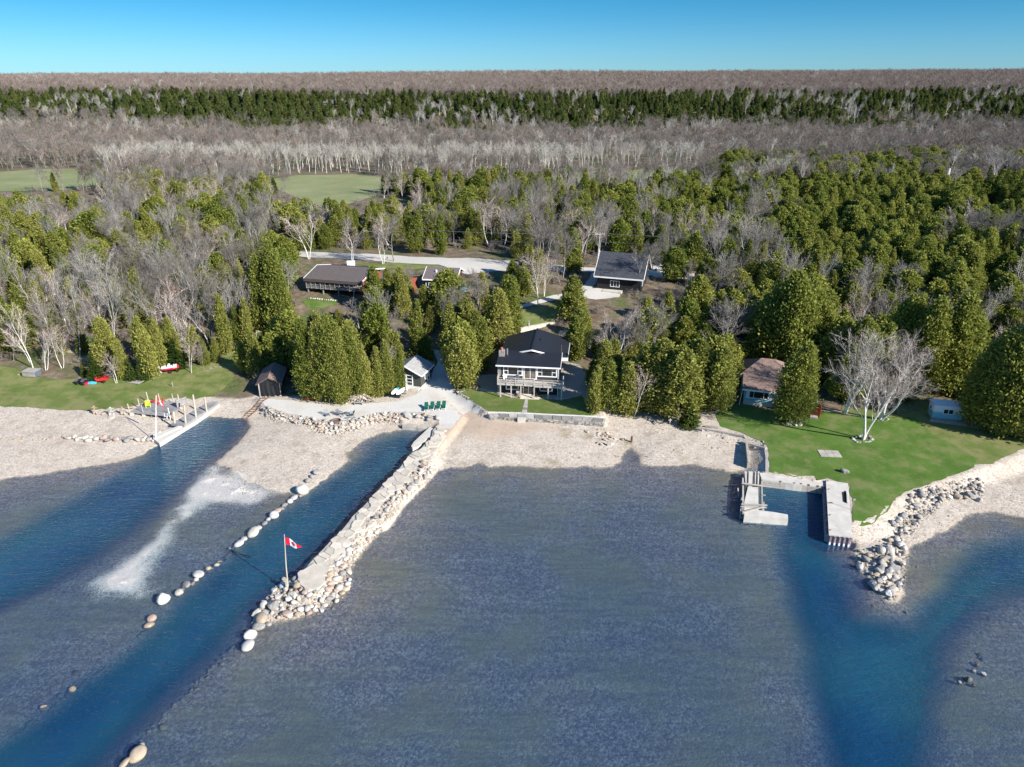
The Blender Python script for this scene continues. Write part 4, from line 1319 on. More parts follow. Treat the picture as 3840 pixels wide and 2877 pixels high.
	hand('hardwood', 1562, 800, 635, 1.5, "wide fan-shaped bare tree above the cottage")
	hand('roundcedar', 1720, 912, 745, .88, "large round cedar in front of the red deck")
	hand('bigbirch', 1822, 892, 690, 1.0, "white birch at the flat stone patch behind the right lawn", lean=(.06, 0), var=2)
	hand('bigbirch', 1864, 948, 715, .72, "white birch in a stone ring on the right lawn", lean=(.06, 0), var=0)
	hand('bigbirch', 1900, 906, 705, 1.25, "birch leaning right behind the stone-ring birch", lean=(.25, 0), var=1)
	for bx, by, ty, ws, lb in ((2100, 918, 745, 0.95, "cedar that partly hides the small blue trailer"), (2135, 928, 722, 1.15, "cedar right of the small blue trailer"), (2172, 932, 700, 1.3, "big cedar above the shaded track"), (2205, 930, 690, 1.4, "cedar at the far right of the shaded track")):
		hand('darkcedar', bx, by, ty, ws, lb, "cedar clump right of the blue trailer")
	for i, (bx, by, ty, ws) in enumerate(((1640, 780, 640, 1.2), (1690, 800, 590, 1.3), (1730, 790, 610, 1.2), (1765, 800, 660, 1.2), (1845, 850, 690, 1.2), (1940, 830, 640, 1.3), (1985, 850, 650, 1.3), (2040, 850, 640, 1.3), (1890, 840, 700, 1.2), (1800, 830, 690, 1.1))):
		hand('darkcedar', bx, by, ty, ws * .85, "dark cedar in the wood behind the cottage and the blue trailer", "dark cedars behind the cottage")


hand_trees()


def forest():
	cand = {}
	P_ = np.array(PLANTED)

	def area(x0, x1, y0, y1, n, fn):
		xs, ys = RNG.uniform(x0, x1, n), np.sqrt(RNG.uniform(y0 ** 2, y1 ** 2, n)) if y1 < 2000 else RNG.uniform(y0, y1, n)
		xs = xs * ys / y1 if True else xs
		for x, y in zip(xs, ys):
			fn(x, y)
	cell = {}

	def spaced(x, y, s):
		k = (int(x // s), int(y // s))
		for i in (-1, 0, 1):
			for j in (-1, 0, 1):
				for (a, b) in cell.get((s, k[0] + i, k[1] + j), ()):
					if (a - x) ** 2 + (b - y) ** 2 < s * s:
						return False
		cell.setdefault((s, *k), []).append((x, y))
		return True

	def put(kind, x, y, h, ws):
		cand.setdefault(kind, []).append((x, y, h, ws))
	big = lambda x, y, s, seed: float(fbm(x, y, s, 3, seed))

	# the near wood, 112..275 m
	xs = RNG.uniform(-1, 1, 16000)
	ys = np.sqrt(RNG.uniform(108 ** 2, 285 ** 2, 16000))
	xs = xs * (ys * 0.80 + 14)
	DX, DY, FR = survey(xs, ys, 1.6)
	NN = fbm(xs, ys, 26, 3, 90)
	for x, y, dx, dy, fr, n in zip(xs, ys, DX, DY, FR, NN):
		if not fr:
			continue
		if x > 0 and y < 112 and x < 12:
			continue
		if y < 119 and x < -22:
			continue
		if y < 116 and x < 36:
			continue
		if y < 110 and x < 62:
			continue
		if y < 104:
			continue
		right = smooth(1180, 1480, dx)
		left = 1 - smooth(450, 640, dx)
		conifer = 0.46 + 0.46 * right + 0.05 * left + 0.62 * n
		if 800 < dx < 1300 and dy < 560:
			conifer += 0.22
		if dx > 1450 and dy < 540:
			conifer += 0.12
		if 1180 < dx < 1560 and 560 < dy < 730:
			conifer -= 0.25
		s = 3.3 if conifer > 0.55 else 3.7
		if y > 200:
			s *= 1.1
		if not spaced(x, y, s):
			continue
		if np.min((P_[:, 0] - x) ** 2 + (P_[:, 1] - y) ** 2) < 8.0:
			continue
		if RNG.random() < conifer:
			kind = 'darkcedar' if (right > 0.5 and RNG.random() < 0.8) or RNG.random() < 0.25 else 'cedar'
			h = RNG.uniform(5.0, 10.5) * (1 - .12 * right)
			ws = RNG.uniform(0.85, 1.35)
			r = PROTO[kind][0].r * h / 9.5 * ws
			soft = False
		else:
			q = RNG.random()
			kind = 'hardwood' if q < .45 else ('paletree' if q < .78 else ('birch' if q < .92 else 'budding'))
			h = RNG.uniform(9.0, 14.0)
			ws = RNG.uniform(0.8, 1.15)
			r = 2.6
			soft = True
		if blocks(x, y, h, r, soft):
			continue
		put(kind, x, y, h, ws)
	# spruce tops far right
	for _ in range(16):
		y = RNG.uniform(225, 262)
		x = y * RNG.uniform(0.60, 0.80)
		if True:
			put('spruce', x, y, RNG.uniform(12, 16), .62)
	# behind the fields, 285..600 m
	xs = RNG.uniform(-1, 1, 26000)
	ys = np.sqrt(RNG.uniform(282 ** 2, 640 ** 2, 26000))
	xs = xs * (ys * 0.78 + 20)
	DX, DY, FR = survey(xs, ys, 3.0)
	NN, N2, RS = fbm(xs, ys, 40, 3, 101), fbm(xs, ys, 18, 3, 102), ys + 34 * fbm(xs, xs * 0 + 3.0, 160, 3, 21) - 0.02 * xs
	for x, y, dx, dy, fr, n, n2, ridge in zip(xs, ys, DX, DY, FR, NN, N2, RS):
		s = 4.6 if y < 560 else 4.2
		if y < 360: s = 3.8
		if not fr or not spaced(x, y, s):
			continue
		if ridge > 552 - 26 * n - 16 * n2 and ridge < 618 + 16 * n2:
			if RNG.random() < 0.90 + 0.4 * n:
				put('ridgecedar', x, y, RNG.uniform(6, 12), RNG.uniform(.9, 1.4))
			else:
				put('aspen', x, y, RNG.uniform(11, 13), 1)
		elif ridge > 500 and n > 0.16 and RNG.random() < 0.75:
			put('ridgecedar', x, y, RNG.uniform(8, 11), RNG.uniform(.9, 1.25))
		else:
			if dx > 1560 and y < 380 and n > -0.05 and RNG.random() < .75:
				put('darkcedar', x, y, RNG.uniform(6, 9), 1.2)
			elif y < 372 and -190 < x < 90 and y > 334:
				put('aspen', x, y, RNG.uniform(11, 13.5), RNG.uniform(.8, 1.1))
			elif y < 345 and n2 > .45:
				put('cedar', x, y, RNG.uniform(5, 8), 1)
			else:
				q = RNG.random() + 0.25 * n
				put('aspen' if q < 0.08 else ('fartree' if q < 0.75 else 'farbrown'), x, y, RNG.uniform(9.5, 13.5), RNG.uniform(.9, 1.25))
	# the plateau
	xs = RNG.uniform(-1, 1, 26000)
	ys = 596 + 560 * RNG.random(26000) ** 1.2
	xs = xs * (ys * 0.78 + 20)
	RS = ys + 34 * fbm(xs, xs * 0 + 3.0, 160, 3, 21) - 0.02 * xs
	for x, y, ridge in zip(xs, ys, RS):
		if ridge < 618 or not spaced(x, y, 4.4 if y < 900 else 5.2):
			continue
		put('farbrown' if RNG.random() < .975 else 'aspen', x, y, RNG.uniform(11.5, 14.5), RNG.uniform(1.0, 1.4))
	# ---- labels and the split: the largest of each kind are things, the rest one mass of each kind
	lim = dict(cedar=120, darkcedar=110, hardwood=110, paletree=85, birch=40, budding=14, spruce=12, aspen=90, ridgecedar=40, fartree=0, farbrown=0)
	desc = dict(cedar="yellow-green cedar", darkcedar="dark green cedar", hardwood="grey leafless tree", paletree="pale-limbed leafless tree", birch="white birch", budding="tree with opening yellow-green buds", spruce="dark pointed spruce",
				aspen="white-stemmed aspen", ridgecedar="dark cedar")

	def where(x, y):
		if y > 540: return "on the escarpment cliff"
		if y > 282: return "at the fields' far edge"
		if y > 200: return "beyond the road, left of field" if x < -60 else ("beyond the road below the field" if x < 40 else "in the dense right-hand wood")
		if x > 75: return "right of the trailer"
		if x > 36: return "behind the cottage" if y < 150 else "uphill of the cottage"
		if x > 10: return "between the dark and black houses"
		if x > -30: return "along the shaded drive" if y < 150 else "beside the gravel road"
		if x > -62: return "around the brown-roofed lodge"
		return "above the left lawn" if y < 160 else "left of the lodge"
	masses = {}
	for kind, lst in cand.items():
		lst.sort(key=lambda q: -q[2] / math.hypot(q[1], 30))
		n = lim.get(kind, 0)
		for i, (x, y, h, ws) in enumerate(lst):
			if i < n:
				sz = "tall" if h > 10.3 else ("young" if h < 7.2 else "middling")
				w = where(x, y)
				plant(kind, x, y, h, ws, f"{sz} {desc[kind]} {w}", f"{desc[kind]}s {w}")
			else:
				masses.setdefault(kind, []).append((x, y, h, ws))
	labels = dict(cedar="yellow-green cedars filling the wood", darkcedar="dense dark green cedar wood", hardwood="grey leafless trees filling the wood", paletree="pale leafless trees filling the wood", birch="white birches in the wood", budding="budding trees in the wood",
				  spruce="far spruces", aspen="white-stemmed aspens along the hillside", ridgecedar="dark cedars covering the escarpment cliff", fartree="grey leafless hillside forest", farbrown="brown leafless forest on the plateau and hillside")
	nm = dict(cedar="cedar_wood", darkcedar="dark_cedar_wood", hardwood="bare_wood", paletree="pale_bare_wood", birch="birch_wood", budding="budding_wood", spruce="spruce_wood", aspen="aspen_wood", ridgecedar="cliff_cedar_forest", fartree="hillside_forest", farbrown="plateau_forest")
	for kind, lst in masses.items():
		pr = PROTO[kind]
		rows = []
		for (x, y, h, ws) in lst:
			i = int(RNG.integers(len(pr)))
			s = h / pr[i].h
			rows.append((x, y, float(ground_z(x, y)) - .1, s * ws, s, RNG.uniform(0, 6.28), i))
		forest_stuff(nm[kind], pr, rows, labels[kind])
	# brush under and beside the trees
	rows = []
	ys = np.sqrt(RNG.uniform(104 ** 2, 300 ** 2, 9000))
	xs = RNG.uniform(-1, 1, 9000) * (ys * .8 + 10)
	FR = free_mask(xs, ys, 0.8)
	for x, y, fr in zip(xs, ys, FR):
		if not fr or (y < 117 and x < -20) or (y < 113 and x < 36):
			continue
		if blocks(x, y, 2.2, 1.0):
			continue
		s = RNG.uniform(.5, 1.1)
		rows.append((x, y, float(ground_z(x, y)) - .05, s, s, RNG.uniform(0, 6.28), int(RNG.integers(4))))
		if len(rows) > 3200:
			break
	forest_stuff("undergrowth", PROTO['brush'], rows, "leafless brush on the forest floor")
	print("TREES", {k: len(v) for k, v in cand.items()})


forest()
# ================================================================ STONE AND CONCRETE ALONG THE SHORE
def stone_mat(name, rough=0.85, bump=0.6, base=None):
	"""Stone whose base tone is the object's own colour."""
	m, nt, out = new_mat(name)
	p = N(nt, "ShaderNodeBsdfPrincipled", i_Roughness=rough)
	p.inputs['Specular IOR Level'].default_value = 0.25
	oi = N(nt, "ShaderNodeObjectInfo")
	g = N(nt, "ShaderNodeNewGeometry")
	a = noise(nt, 2.2, 6, 0.65, g.outputs['Position'])
	f = noise(nt, 11.0, 4, 0.7, g.outputs['Position'])
	k = maprange(nt, math_n(nt, 'ADD', math_n(nt, 'MULTIPLY', a.outputs[0], 0.6), math_n(nt, 'MULTIPLY', f.outputs[0], 0.4)), 0.3, 0.7, 0.68, 1.28)
	c0 = oi.outputs['Color'] if base is None else mixc(nt, oi.outputs['Random'], tuple(v * .72 for v in base), tuple(v * 1.3 for v in base))
	c = mixc(nt, 1.0, c0, k, 'MULTIPLY')
	# dark water stain on stones that stand in the lake
	sz = N(nt, "ShaderNodeSeparateXYZ")
	nt.links.new(g.outputs['Position'], sz.inputs[0])
	wet = maprange(nt, math_n(nt, 'ADD', sz.outputs[2], math_n(nt, 'MULTIPLY', math_n(nt, 'SUBTRACT', a.outputs[0], .5), .2)), 0.0, 0.14)
	c = mixc(nt, wet, mixc(nt, 0.6, c, (0.10, 0.075, 0.045)), c)
	nt.links.new(c, p.inputs['Base Color'])
	b = N(nt, "ShaderNodeBump", i_Strength=bump, i_Distance=0.06)
	nt.links.new(a.outputs[0], b.inputs['Height'])
	nt.links.new(b.outputs[0], p.inputs['Normal'])
	nt.links.new(p.outputs[0], out.inputs[0])
	return m


MS = dict(stone=stone_mat("stone"),
		  conc=plain("concrete", (0.50, 0.475, 0.42), 0.9, 0.09, 0.8, 0.3, 14), conc_d=plain("old_concrete", (0.36, 0.335, 0.29), 0.9, 0.14, 0.9, 0.4, 12),
		  flag=plain("flagstone", (0.52, 0.47, 0.385), 0.9, 0.10, 0.7, 0.4, 8, rand=0.14), cap=plain("capstone", (0.31, 0.295, 0.265), 0.9, 0.14, 0.9, 0.4, 9, rand=0.38),
		  wood=plain("weathered_wood", (0.36, 0.33, 0.29), 0.85, 0.12, 1.2, 0.3, 10, rand=0.15, stretch=(1, 1, 1)), greywood=plain("grey_deck_wood", (0.26, 0.255, 0.25), 0.85, 0.12, 1.5, 0.2, 10, rand=0.15),
		  post=plain("post_wood", (0.45, 0.40, 0.32), 0.85, 0.12, 1.5, 0.2, 10, rand=0.12), dark=plain("dark_shingle", (0.030, 0.031, 0.034), 0.8, 0.15, 6.0, 0.3, 14),
		  steel=plain("sheet_pile_steel", (0.30, 0.24, 0.26), 0.6, 0.25, 1.2, 0.2, 10), white=plain("white_paint", (0.80, 0.80, 0.79), 0.5, 0.03, 2.0), black=plain("black_rubber", (0.012, 0.012, 0.013), 0.7, 0.1),
		  rust=plain("rusty_iron", (0.16, 0.085, 0.05), 0.8, 0.3, 2.0, 0.2, 10), fill=stone_mat("rock_fill", base=(0.34, 0.30, 0.25)))


def rock_mesh(name, seed, sub, angular):
	rng = np.random.default_rng(seed)
	bm = bmesh.new()
	bmesh.ops.create_icosphere(bm, subdivisions=sub, radius=1.0)
	V = np.array([v.co[:] for v in bm.verts])
	for _ in range(9 if angular else 4):
		n = rng.normal(size=3)
		n /= np.linalg.norm(n)
		d0 = rng.uniform(0.55, 0.8) if angular else rng.uniform(0.74, 0.92)
		s = V @ n - d0
		V -= np.where(s > 0, s, 0)[:, None] * n * (0.95 if angular else 0.75)
	V += rng.normal(size=V.shape) * (0.02 if angular else 0.012)
	V *= np.array([rng.uniform(.85, 1.25), rng.uniform(.75, 1.05), rng.uniform(.6, .85)])
	for v, c in zip(bm.verts, V):
		v.co = c
	me = bpy.data.meshes.new(name)
	bm.to_mesh(me)
	bm.free()
	me.materials.append(MS['stone'])
	me.polygons.foreach_set("use_smooth", [not angular] * len(me.polygons))
	return me


ROCKS_R = [rock_mesh("round_rock", 100 + i, 3, False) for i in range(6)]
ROCKS_A = [rock_mesh("angular_rock", 200 + i, 2, True) for i in range(8)]
ROCKS_BIG = [rock_mesh("angular_boulder", 300 + i, 3, True) for i in range(5)]
TONES = dict(pale=(0.43, 0.40, 0.345), grey=(0.26, 0.25, 0.235), pinkish=(0.37, 0.275, 0.225), tan=(0.36, 0.295, 0.215), white=(0.47, 0.455, 0.42), dark=(0.12, 0.115, 0.11))


def rock(name, x, y, size, tone, label, group=None, angular=True, z=None, big=False, flat=1.0, sink=0.28):
	ms = ROCKS_BIG if big else (ROCKS_A if angular else ROCKS_R)
	o = link_mesh(name, ms[RNG.integers(len(ms))])
	s = size / 2
	o.location = (x, y, (float(ground_z(x, y)) if z is None else z) + s * flat * (0.7 - sink))
	o.rotation_euler = (RNG.normal() * .25, RNG.normal() * .25, RNG.uniform(0, 6.28))
	o.scale = (s * RNG.uniform(.9, 1.1), s * RNG.uniform(.9, 1.1), s * flat * RNG.uniform(.85, 1.1))
	t = TONES[tone]
	k = RNG.uniform(.88, 1.12)
	o.color = (t[0] * k, t[1] * k, t[2] * k, 1)
	return tag(o, label, "boulder" if name == "boulder" else "rock", group)


FILL_ROWS = []


def rock_pile(pts, n, smin, smax, tones, where, group, fill=120, lift=0.0):
	"""Rocks heaped in a polygon: the n largest stand as things, smaller ones between them go to the fill."""
	a = np.array(pts)
	placed = []
	tries = 0
	while len(placed) < n and tries < n * 60:
		tries += 1
		x, y = RNG.uniform(a[:, 0].min(), a[:, 0].max()), RNG.uniform(a[:, 1].min(), a[:, 1].max())
		if sdf(np.array([x]), np.array([y]), pts)[0] < 0:
			continue
		k = 1 - len(placed) / n
		s = smin + (smax - smin) * k ** 1.6 * RNG.uniform(.8, 1.1)
		if any((x - q[0]) ** 2 + (y - q[1]) ** 2 < ((s + q[2]) * 0.36) ** 2 for q in placed):
			continue
		placed.append((x, y, s))
	for x, y, s in placed:
		tn = tones[RNG.integers(len(tones))]
		sz = "large" if s > smin + .6 * (smax - smin) else ("small" if s < smin + .2 * (smax - smin) else "middle-sized")
		ang = RNG.random() < .6
		rock("rock", x, y, s, tn, f"{sz} {tn} {'angular' if ang else 'rounded'} rock {where}", group, ang, z=float(ground_z(x, y)) + lift + RNG.uniform(0, .12), sink=.2)
	m = 0
	while m < fill:
		x, y = RNG.uniform(a[:, 0].min(), a[:, 0].max()), RNG.uniform(a[:, 1].min(), a[:, 1].max())
		if sdf(np.array([x]), np.array([y]), pts)[0] < -.25:
			continue
		m += 1
		s = RNG.uniform(.10, .26)
		FILL_ROWS.append((x, y, float(ground_z(x, y)) + .02, s, s * .8, RNG.uniform(0, 6.28), int(RNG.integers(8))))


def voronoi_cells(seeds, gap):
	"""Cells of the seeds by clipping with the bisectors of near neighbours, pulled in by gap."""
	S = np.array(seeds)
	out = []
	for i, p in enumerate(S):
		d_ = np.linalg.norm(S - p, axis=1)
		near = np.argsort(d_)[1:15]
		R_ = 2.6
		pg = [(p[0] - R_, p[1] - R_), (p[0] + R_, p[1] - R_), (p[0] + R_, p[1] + R_), (p[0] - R_, p[1] + R_)]
		for j in near:
			q = S[j]
			n = (q - p) / (np.linalg.norm(q - p) + 1e-9)
			c = (p + q) / 2 @ n - gap
			res = []
			for k in range(len(pg)):
				A, B = np.array(pg[k]), np.array(pg[(k + 1) % len(pg)])
				da, db = A @ n - c, B @ n - c
				if da <= 0:
					res.append(tuple(A))
				if da * db < 0:
					t = da / (da - db)
					res.append(tuple(A + (B - A) * t))
			pg = res
			if len(pg) < 3:
				break
		out.append(pg)
	return out


def flagstones(parent, outline, spacing, mat, top, th, gap=0.035, inset=0.15, name="flagstone", jitter=.38):
	a = np.array(outline)
	seeds = []
	y = a[:, 1].min() - spacing
	while y < a[:, 1].max() + spacing:
		x = a[:, 0].min() - spacing + RNG.uniform(0, spacing)
		while x < a[:, 0].max() + spacing:
			seeds.append((x + RNG.normal() * jitter * spacing * .6, y + RNG.normal() * jitter * spacing * .6))
			x += spacing * RNG.uniform(.8, 1.35)
		y += spacing * .85
	S = np.array(seeds)
	dd = sdf(S[:, 0], S[:, 1], outline)
	cells = voronoi_cells(seeds, gap)
	px, py = parent.location.x, parent.location.y
	for (sx, sy), s, pg in zip(seeds, dd, cells):
		if s < inset or len(pg) < 3:
			continue
		# pull corners that stick out back to the outline
		q = []
		for (x, y) in pg:
			e = sdf(np.array([x]), np.array([y]), outline)[0]
			if e < -.08:
				t = min(1, (-e - .08) / (s - e))
				x, y = x + (sx - x) * t, y + (sy - y) * t
			q.append((x - px, y - py))
		zt = (top if not callable(top) else top(sx, sy)) + RNG.uniform(-.025, .025) - parent.location.z
		tilt = RNG.normal() * .012
		mb = MB().prism(q, [zt - th] * len(q), [zt + tilt * (c[0] - q[0][0]) for c in q])
		mb.build(name, mat, parent)


def causeway():
	left = poly('F', [(1655, 850), (1600, 905), (1590, 960), (1500, 1060), (1430, 1090), (1300, 1250), (1200, 1345), (1110, 1450), (1000, 1560), (905, 1655)], 1.1) + \
		poly('I', [(1940, 300), (1820, 400), (1780, 455), (1700, 560), (1640, 605), (1570, 680), (1500, 745), (1440, 820), (1360, 890), (1350, 970), (1440, 1030), (1540, 1020)], 1.1)
	right = poly('I', [(1600, 890), (1640, 820), (1760, 700), (1850, 590), (1960, 440)], 1.1) + \
		poly('F', [(1100, 1620), (1160, 1560), (1230, 1490), (1330, 1400), (1430, 1330), (1480, 1215), (1560, 1150), (1640, 1040), (1700, 960), (1740, 905)], 1.1)
	outline = left + right
	o = empty("causeway", (outline[0][0], outline[0][1], 0), 0, "long stone causeway paved with pale flagstones running out into the lake to the flagpole", "causeway")
	ox, oy = o.location.x, o.location.y
	# body under the stones, with a rough vertical face on the slip side
	ring = []
	for i, (x, y) in enumerate(outline):
		e = fbm(x, y, .7, 2, 3) * .12
		ring.append((x - ox + e, y - oy + e))
	c = np.mean(np.array(ring), 0)
	body = MB()
	n = len(ring)
	vs = [(x, y, -1.2) for x, y in ring] + [(x, y, .99 + .03 * float(fbm(x, y, 1, 2, 8))) for x, y in ring]
	tri = delaunay_2d_cdt([Vector(p) for p in ring], [(i, (i + 1) % n) for i in range(n)], [], 1, 1e-4)
	body.add(vs, [(i, (i + 1) % n, n + (i + 1) % n, n + i)[::-1] for i in range(n)])
	b0 = len(body.v)
	body.add([(v.x, v.y, .99) for v in tri[0]], [tuple(f) for f in tri[2]])
	body.build("core", MS['conc_d'], o)
	flagstones(o, outline, 1.25, MS['flag'], 1.13, .16, .03, .18)
	# the poured round end by the flagpole and the long low wing beside the slip
	tipo = poly('I', [(1365, 905), (1420, 850), (1500, 800), (1560, 830), (1590, 890), (1585, 960), (1530, 1015), (1450, 1022), (1385, 980)], 1.12)
	MB().prism([(x - ox, y - oy) for x, y in tipo], .9, 1.165).build("concrete_end", MS['flag'], o)
	w = poly('F', [(1572, 885), (1612, 905), (1590, 950), (1475, 1050), (1430, 1062), (1418, 1045), (1440, 1010)], .75)
	w = w[::-1] if sum((w[i][0] - w[i - 1][0]) * (w[i][1] + w[i - 1][1]) for i in range(len(w))) < 0 else w
	t = empty("concrete_block", (w[0][0], w[0][1], 0), 0, "long low concrete block lying along the left side of the causeway at the slip", "concrete block")
	MB().prism([(x - w[0][0], y - w[0][1]) for x, y in w], -1.2, .75).build("block", MS['conc'], t)
	q = poly('F', [(1352, 858), (1470, 866), (1580, 880), (1575, 905), (1465, 892), (1345, 882)], .55)
	q = q[::-1]
	t = empty("concrete_wall", (q[0][0], q[0][1], 0), 0, "low concrete wall in two sections across the head of the middle slip", "wall")
	for k0, k1 in ((0, 1), (1, 2)):
		idx = {0: (5, 4, 1, 0), 1: (4, 3, 2, 1)}[k0]
		qq = poly('F', [[(1352, 858), (1470, 866), (1580, 880), (1575, 905), (1465, 892), (1345, 882)][i] for i in idx], .55)
		sg = .04 if k0 else -.04
		MB().prism([(x - q[0][0] + sg, y - q[0][1]) for x, y in qq], -.6, .55 - .03 * k0).build("section", MS['conc_d'], t)


causeway()


def shore_rocks():
	P4 = ["pale", "pale", "grey", "pinkish", "tan", "white"]
	rip = gpoly('Q', [(220, 950), (330, 930), (560, 1010), (800, 1110), (1000, 1125), (1280, 1140), (1380, 1190), (1540, 1210), (1700, 1270), (1880, 1270), (2000, 1255), (2200, 1190), (2209, 1400), (1950, 1450), (1800, 1520), (1650, 1510),
					   (1430, 1470), (1260, 1350), (1180, 1285), (850, 1260), (650, 1230), (400, 1160), (230, 1080)])
	rock_pile(rip, 84, .42, .82, P4, "in the riprap slope below the gravel patio", "riprap below the patio", 700)
	rip2 = gpoly('b', [(560, 385), (700, 322), (880, 268), (1000, 258), (1225, 262), (1245, 330), (1150, 395), (1000, 385), (850, 405), (700, 435), (600, 495), (560, 495)])
	rock_pile(rip2, 40, .42, .76, P4, "in the riprap between fire pit and grey boulders", "riprap by the loungers", 350)
	tip = gpoly('c', [(120, 640), (200, 520), (280, 430), (380, 340), (440, 340), (455, 400), (490, 465), (560, 490), (640, 450), (690, 395), (660, 340), (720, 255), (830, 175), (905, 105), (925, 200), (880, 270), (870, 350), (880, 430), (800, 520),
					  (740, 590), (620, 635), (500, 670), (400, 680), (280, 700), (180, 690)])
	rock_pile(tip, 90, .46, .95, P4, "heaped round the causeway tip", "rocks at the causeway tip", 500)
	edge = gpoly('F', [(1500, 1185), (1600, 1175), (1630, 1240), (1490, 1370), (1370, 1480), (1290, 1590), (1190, 1640), (1190, 1560), (1290, 1460), (1400, 1340)])
	rock_pile(edge, 24, .5, 1.0, P4, "along the beach side of the causeway", "rocks along the causeway", 240)
	edge2 = gpoly('I', [(1640, 850), (1760, 725), (1900, 535), (2050, 365), (2180, 240), (2200, 320), (2080, 480), (1900, 660), (1830, 770), (1780, 860)])
	rock_pile(edge2, 24, .45, .95, P4, "on the outer half of the causeway's lake side", "rocks along the outer causeway", 260)
	r1 = gpoly('d', [(60, 560), (150, 575), (250, 545), (340, 475), (400, 520), (430, 600), (395, 660), (395, 740), (385, 850), (320, 925), (250, 890), (180, 840), (160, 760), (80, 700)])
	rock_pile(r1, 46, .5, 1.2, ["pale", "grey", "grey", "tan"], "in the rock point beside the sheet-pile pier", "rocks of the right point", 260)
	r2 = gpoly('d', [(300, 390), (400, 310), (450, 190), (560, 140), (700, 112), (900, 72), (975, 85), (950, 185), (830, 215), (690, 215), (600, 300), (500, 400), (420, 480), (350, 470)])
	rock_pile(r2, 54, .45, 1.0, ["pale", "grey", "grey", "tan"], "in the rock bank at the right lawn's edge", "rocks along the right lawn", 420)
	crib = gpoly('V', [(110, 930), (220, 900), (900, 985), (915, 1050), (700, 1070), (400, 1055), (200, 1015)])
	rock_pile(crib, 16, .35, .7, ["tan", "grey", "pinkish"], "under the front of the concrete L dock", "rocks under the L dock", 130, .05)
	# named boulders
	G_ = "line of boulders along the middle channel"
	rows = [(1390, 205, 60, 'white', 'largest white boulder at the top of the channel line, on the beach edge'), (1325, 255, 33, 'white', 'white boulder just below the largest one of the channel line'), (1295, 285, 28, 'white', 'small white boulder third in the channel line'),
			(1250, 315, 27, 'grey', 'grey boulder fourth in the channel line'), (1220, 343, 25, 'grey', 'low grey boulder fifth in the channel line'), (1185, 362, 32, 'pinkish', 'pinkish flat boulder in the channel line'),
			(1158, 400, 48, 'white', 'long white boulder below the pinkish one in the channel line'), (1112, 433, 24, 'white', 'small white boulder under the long white one'), (1083, 465, 28, 'grey', 'upright grey boulder in the channel line'),
			(1035, 503, 30, 'pale', 'pale oval boulder above the big pointed one in the channel line'), (985, 545, 50, 'pale', 'big pointed pale boulder in the middle of the channel line'), (910, 593, 30, 'pale', 'flat pale boulder below the big pointed one'),
			(868, 634, 42, 'white', 'round white boulder at the lower end of the close-set channel line'), (790, 672, 18, 'grey', "little boulder in the flag's shadow"), (825, 665, 15, 'grey', "smallest boulder beside the flag's shadow"),
			(770, 735, 25, 'tan', 'half-sunk tan boulder after the gap in the channel line'), (708, 780, 20, 'tan', 'small tan boulder well below the gap in the channel line'), (688, 808, 26, 'pale', 'flat pale boulder near water level in the lower channel line'),
			(617, 838, 30, 'tan', 'tan oval boulder above the large lower white one'), (530, 888, 52, 'white', 'large white boulder of the lower channel line'), (512, 930, 28, 'pale', 'pale boulder tucked under the large lower white one'),
			(490, 955, 22, 'grey', 'low grey boulder of the lower channel line'), (425, 972, 40, 'grey', 'long grey sunken boulder of the lower channel line'), (405, 1002, 20, 'white', 'small white boulder next to the long sunken one'),
			(370, 1040, 42, 'pale', 'flat pale slab-like boulder above the great angular one'), (140, 1255, 45, 'pinkish', 'pinkish boulder almost under water below the great angular one'), (122, 1305, 42, 'tan', 'lower tan boulder almost under water below the great angular one'),
			(1520, 60, 30, 'grey', 'grey boulder highest up the beach above the channel line'), (1480, 95, 22, 'grey', 'second grey boulder on the beach above the channel line'), (1440, 130, 25, 'grey', 'third grey boulder on the beach above the channel line')]
	sc = 2.209
	for x, y, r, tn, lb in rows:
		bx, by = at_z('I', x, y + r * .5, 0)
		w = math.hypot(by, CAM_H)
		size = 2 * r / sc / F_PX * (by * math.cos(TH) + CAM_H * math.sin(TH))
		low = 'sunk' in lb or 'under water' in lb
		rock("boulder", bx, by + size * .25, size * 1.02, tn, lb, G_, angular=False, z=max(float(ground_z(bx, by)), -.25 if not low else -.45) + size * .08, flat=.85)
	lr = np.random.default_rng(9)
	for (x0, y0, _r, _t, _l), (x1, y1, _r2, _t2, _l2) in zip(rows[:-4], rows[1:-3]):
		gapL = math.hypot(x1 - x0, y1 - y0)
		if gapL > 260: continue
		for q in range(max(3, int(gapL / 11))):
			s_ = lr.random()
			bx, by = at_z('I', x0 + (x1 - x0) * s_ + lr.normal() * 12, y0 + (y1 - y0) * s_ + 14 + lr.normal() * 8, 0)
			z_ = lr.uniform(.12, .3)
			FILL_ROWS.append((bx, by, max(float(ground_z(bx, by)) + .1, -.22 + z_ * .4), z_, z_ * .75, lr.uniform(0, 6.28), int(lr.integers(8))))
	for q in range(150):      # sunken edging stones along both sides of the channel mouth
		if q % 2:
			xk, yk = lr.uniform(1080, 2130), 0
			yk = 1560 - (xk - 1130) * 1.02 + lr.normal() * 16
		else:
			xk, yk = lr.uniform(100, 1400), 0
			yk = 1330 - (xk - 150) * .74 + lr.normal() * 16
		bx, by = at_z('K', xk, yk, 0)
		z_ = lr.uniform(.08, .22)
		FILL_ROWS.append((bx, by, -.34 + z_ * .3, z_, z_ * .7, lr.uniform(0, 6.28), int(lr.integers(8))))

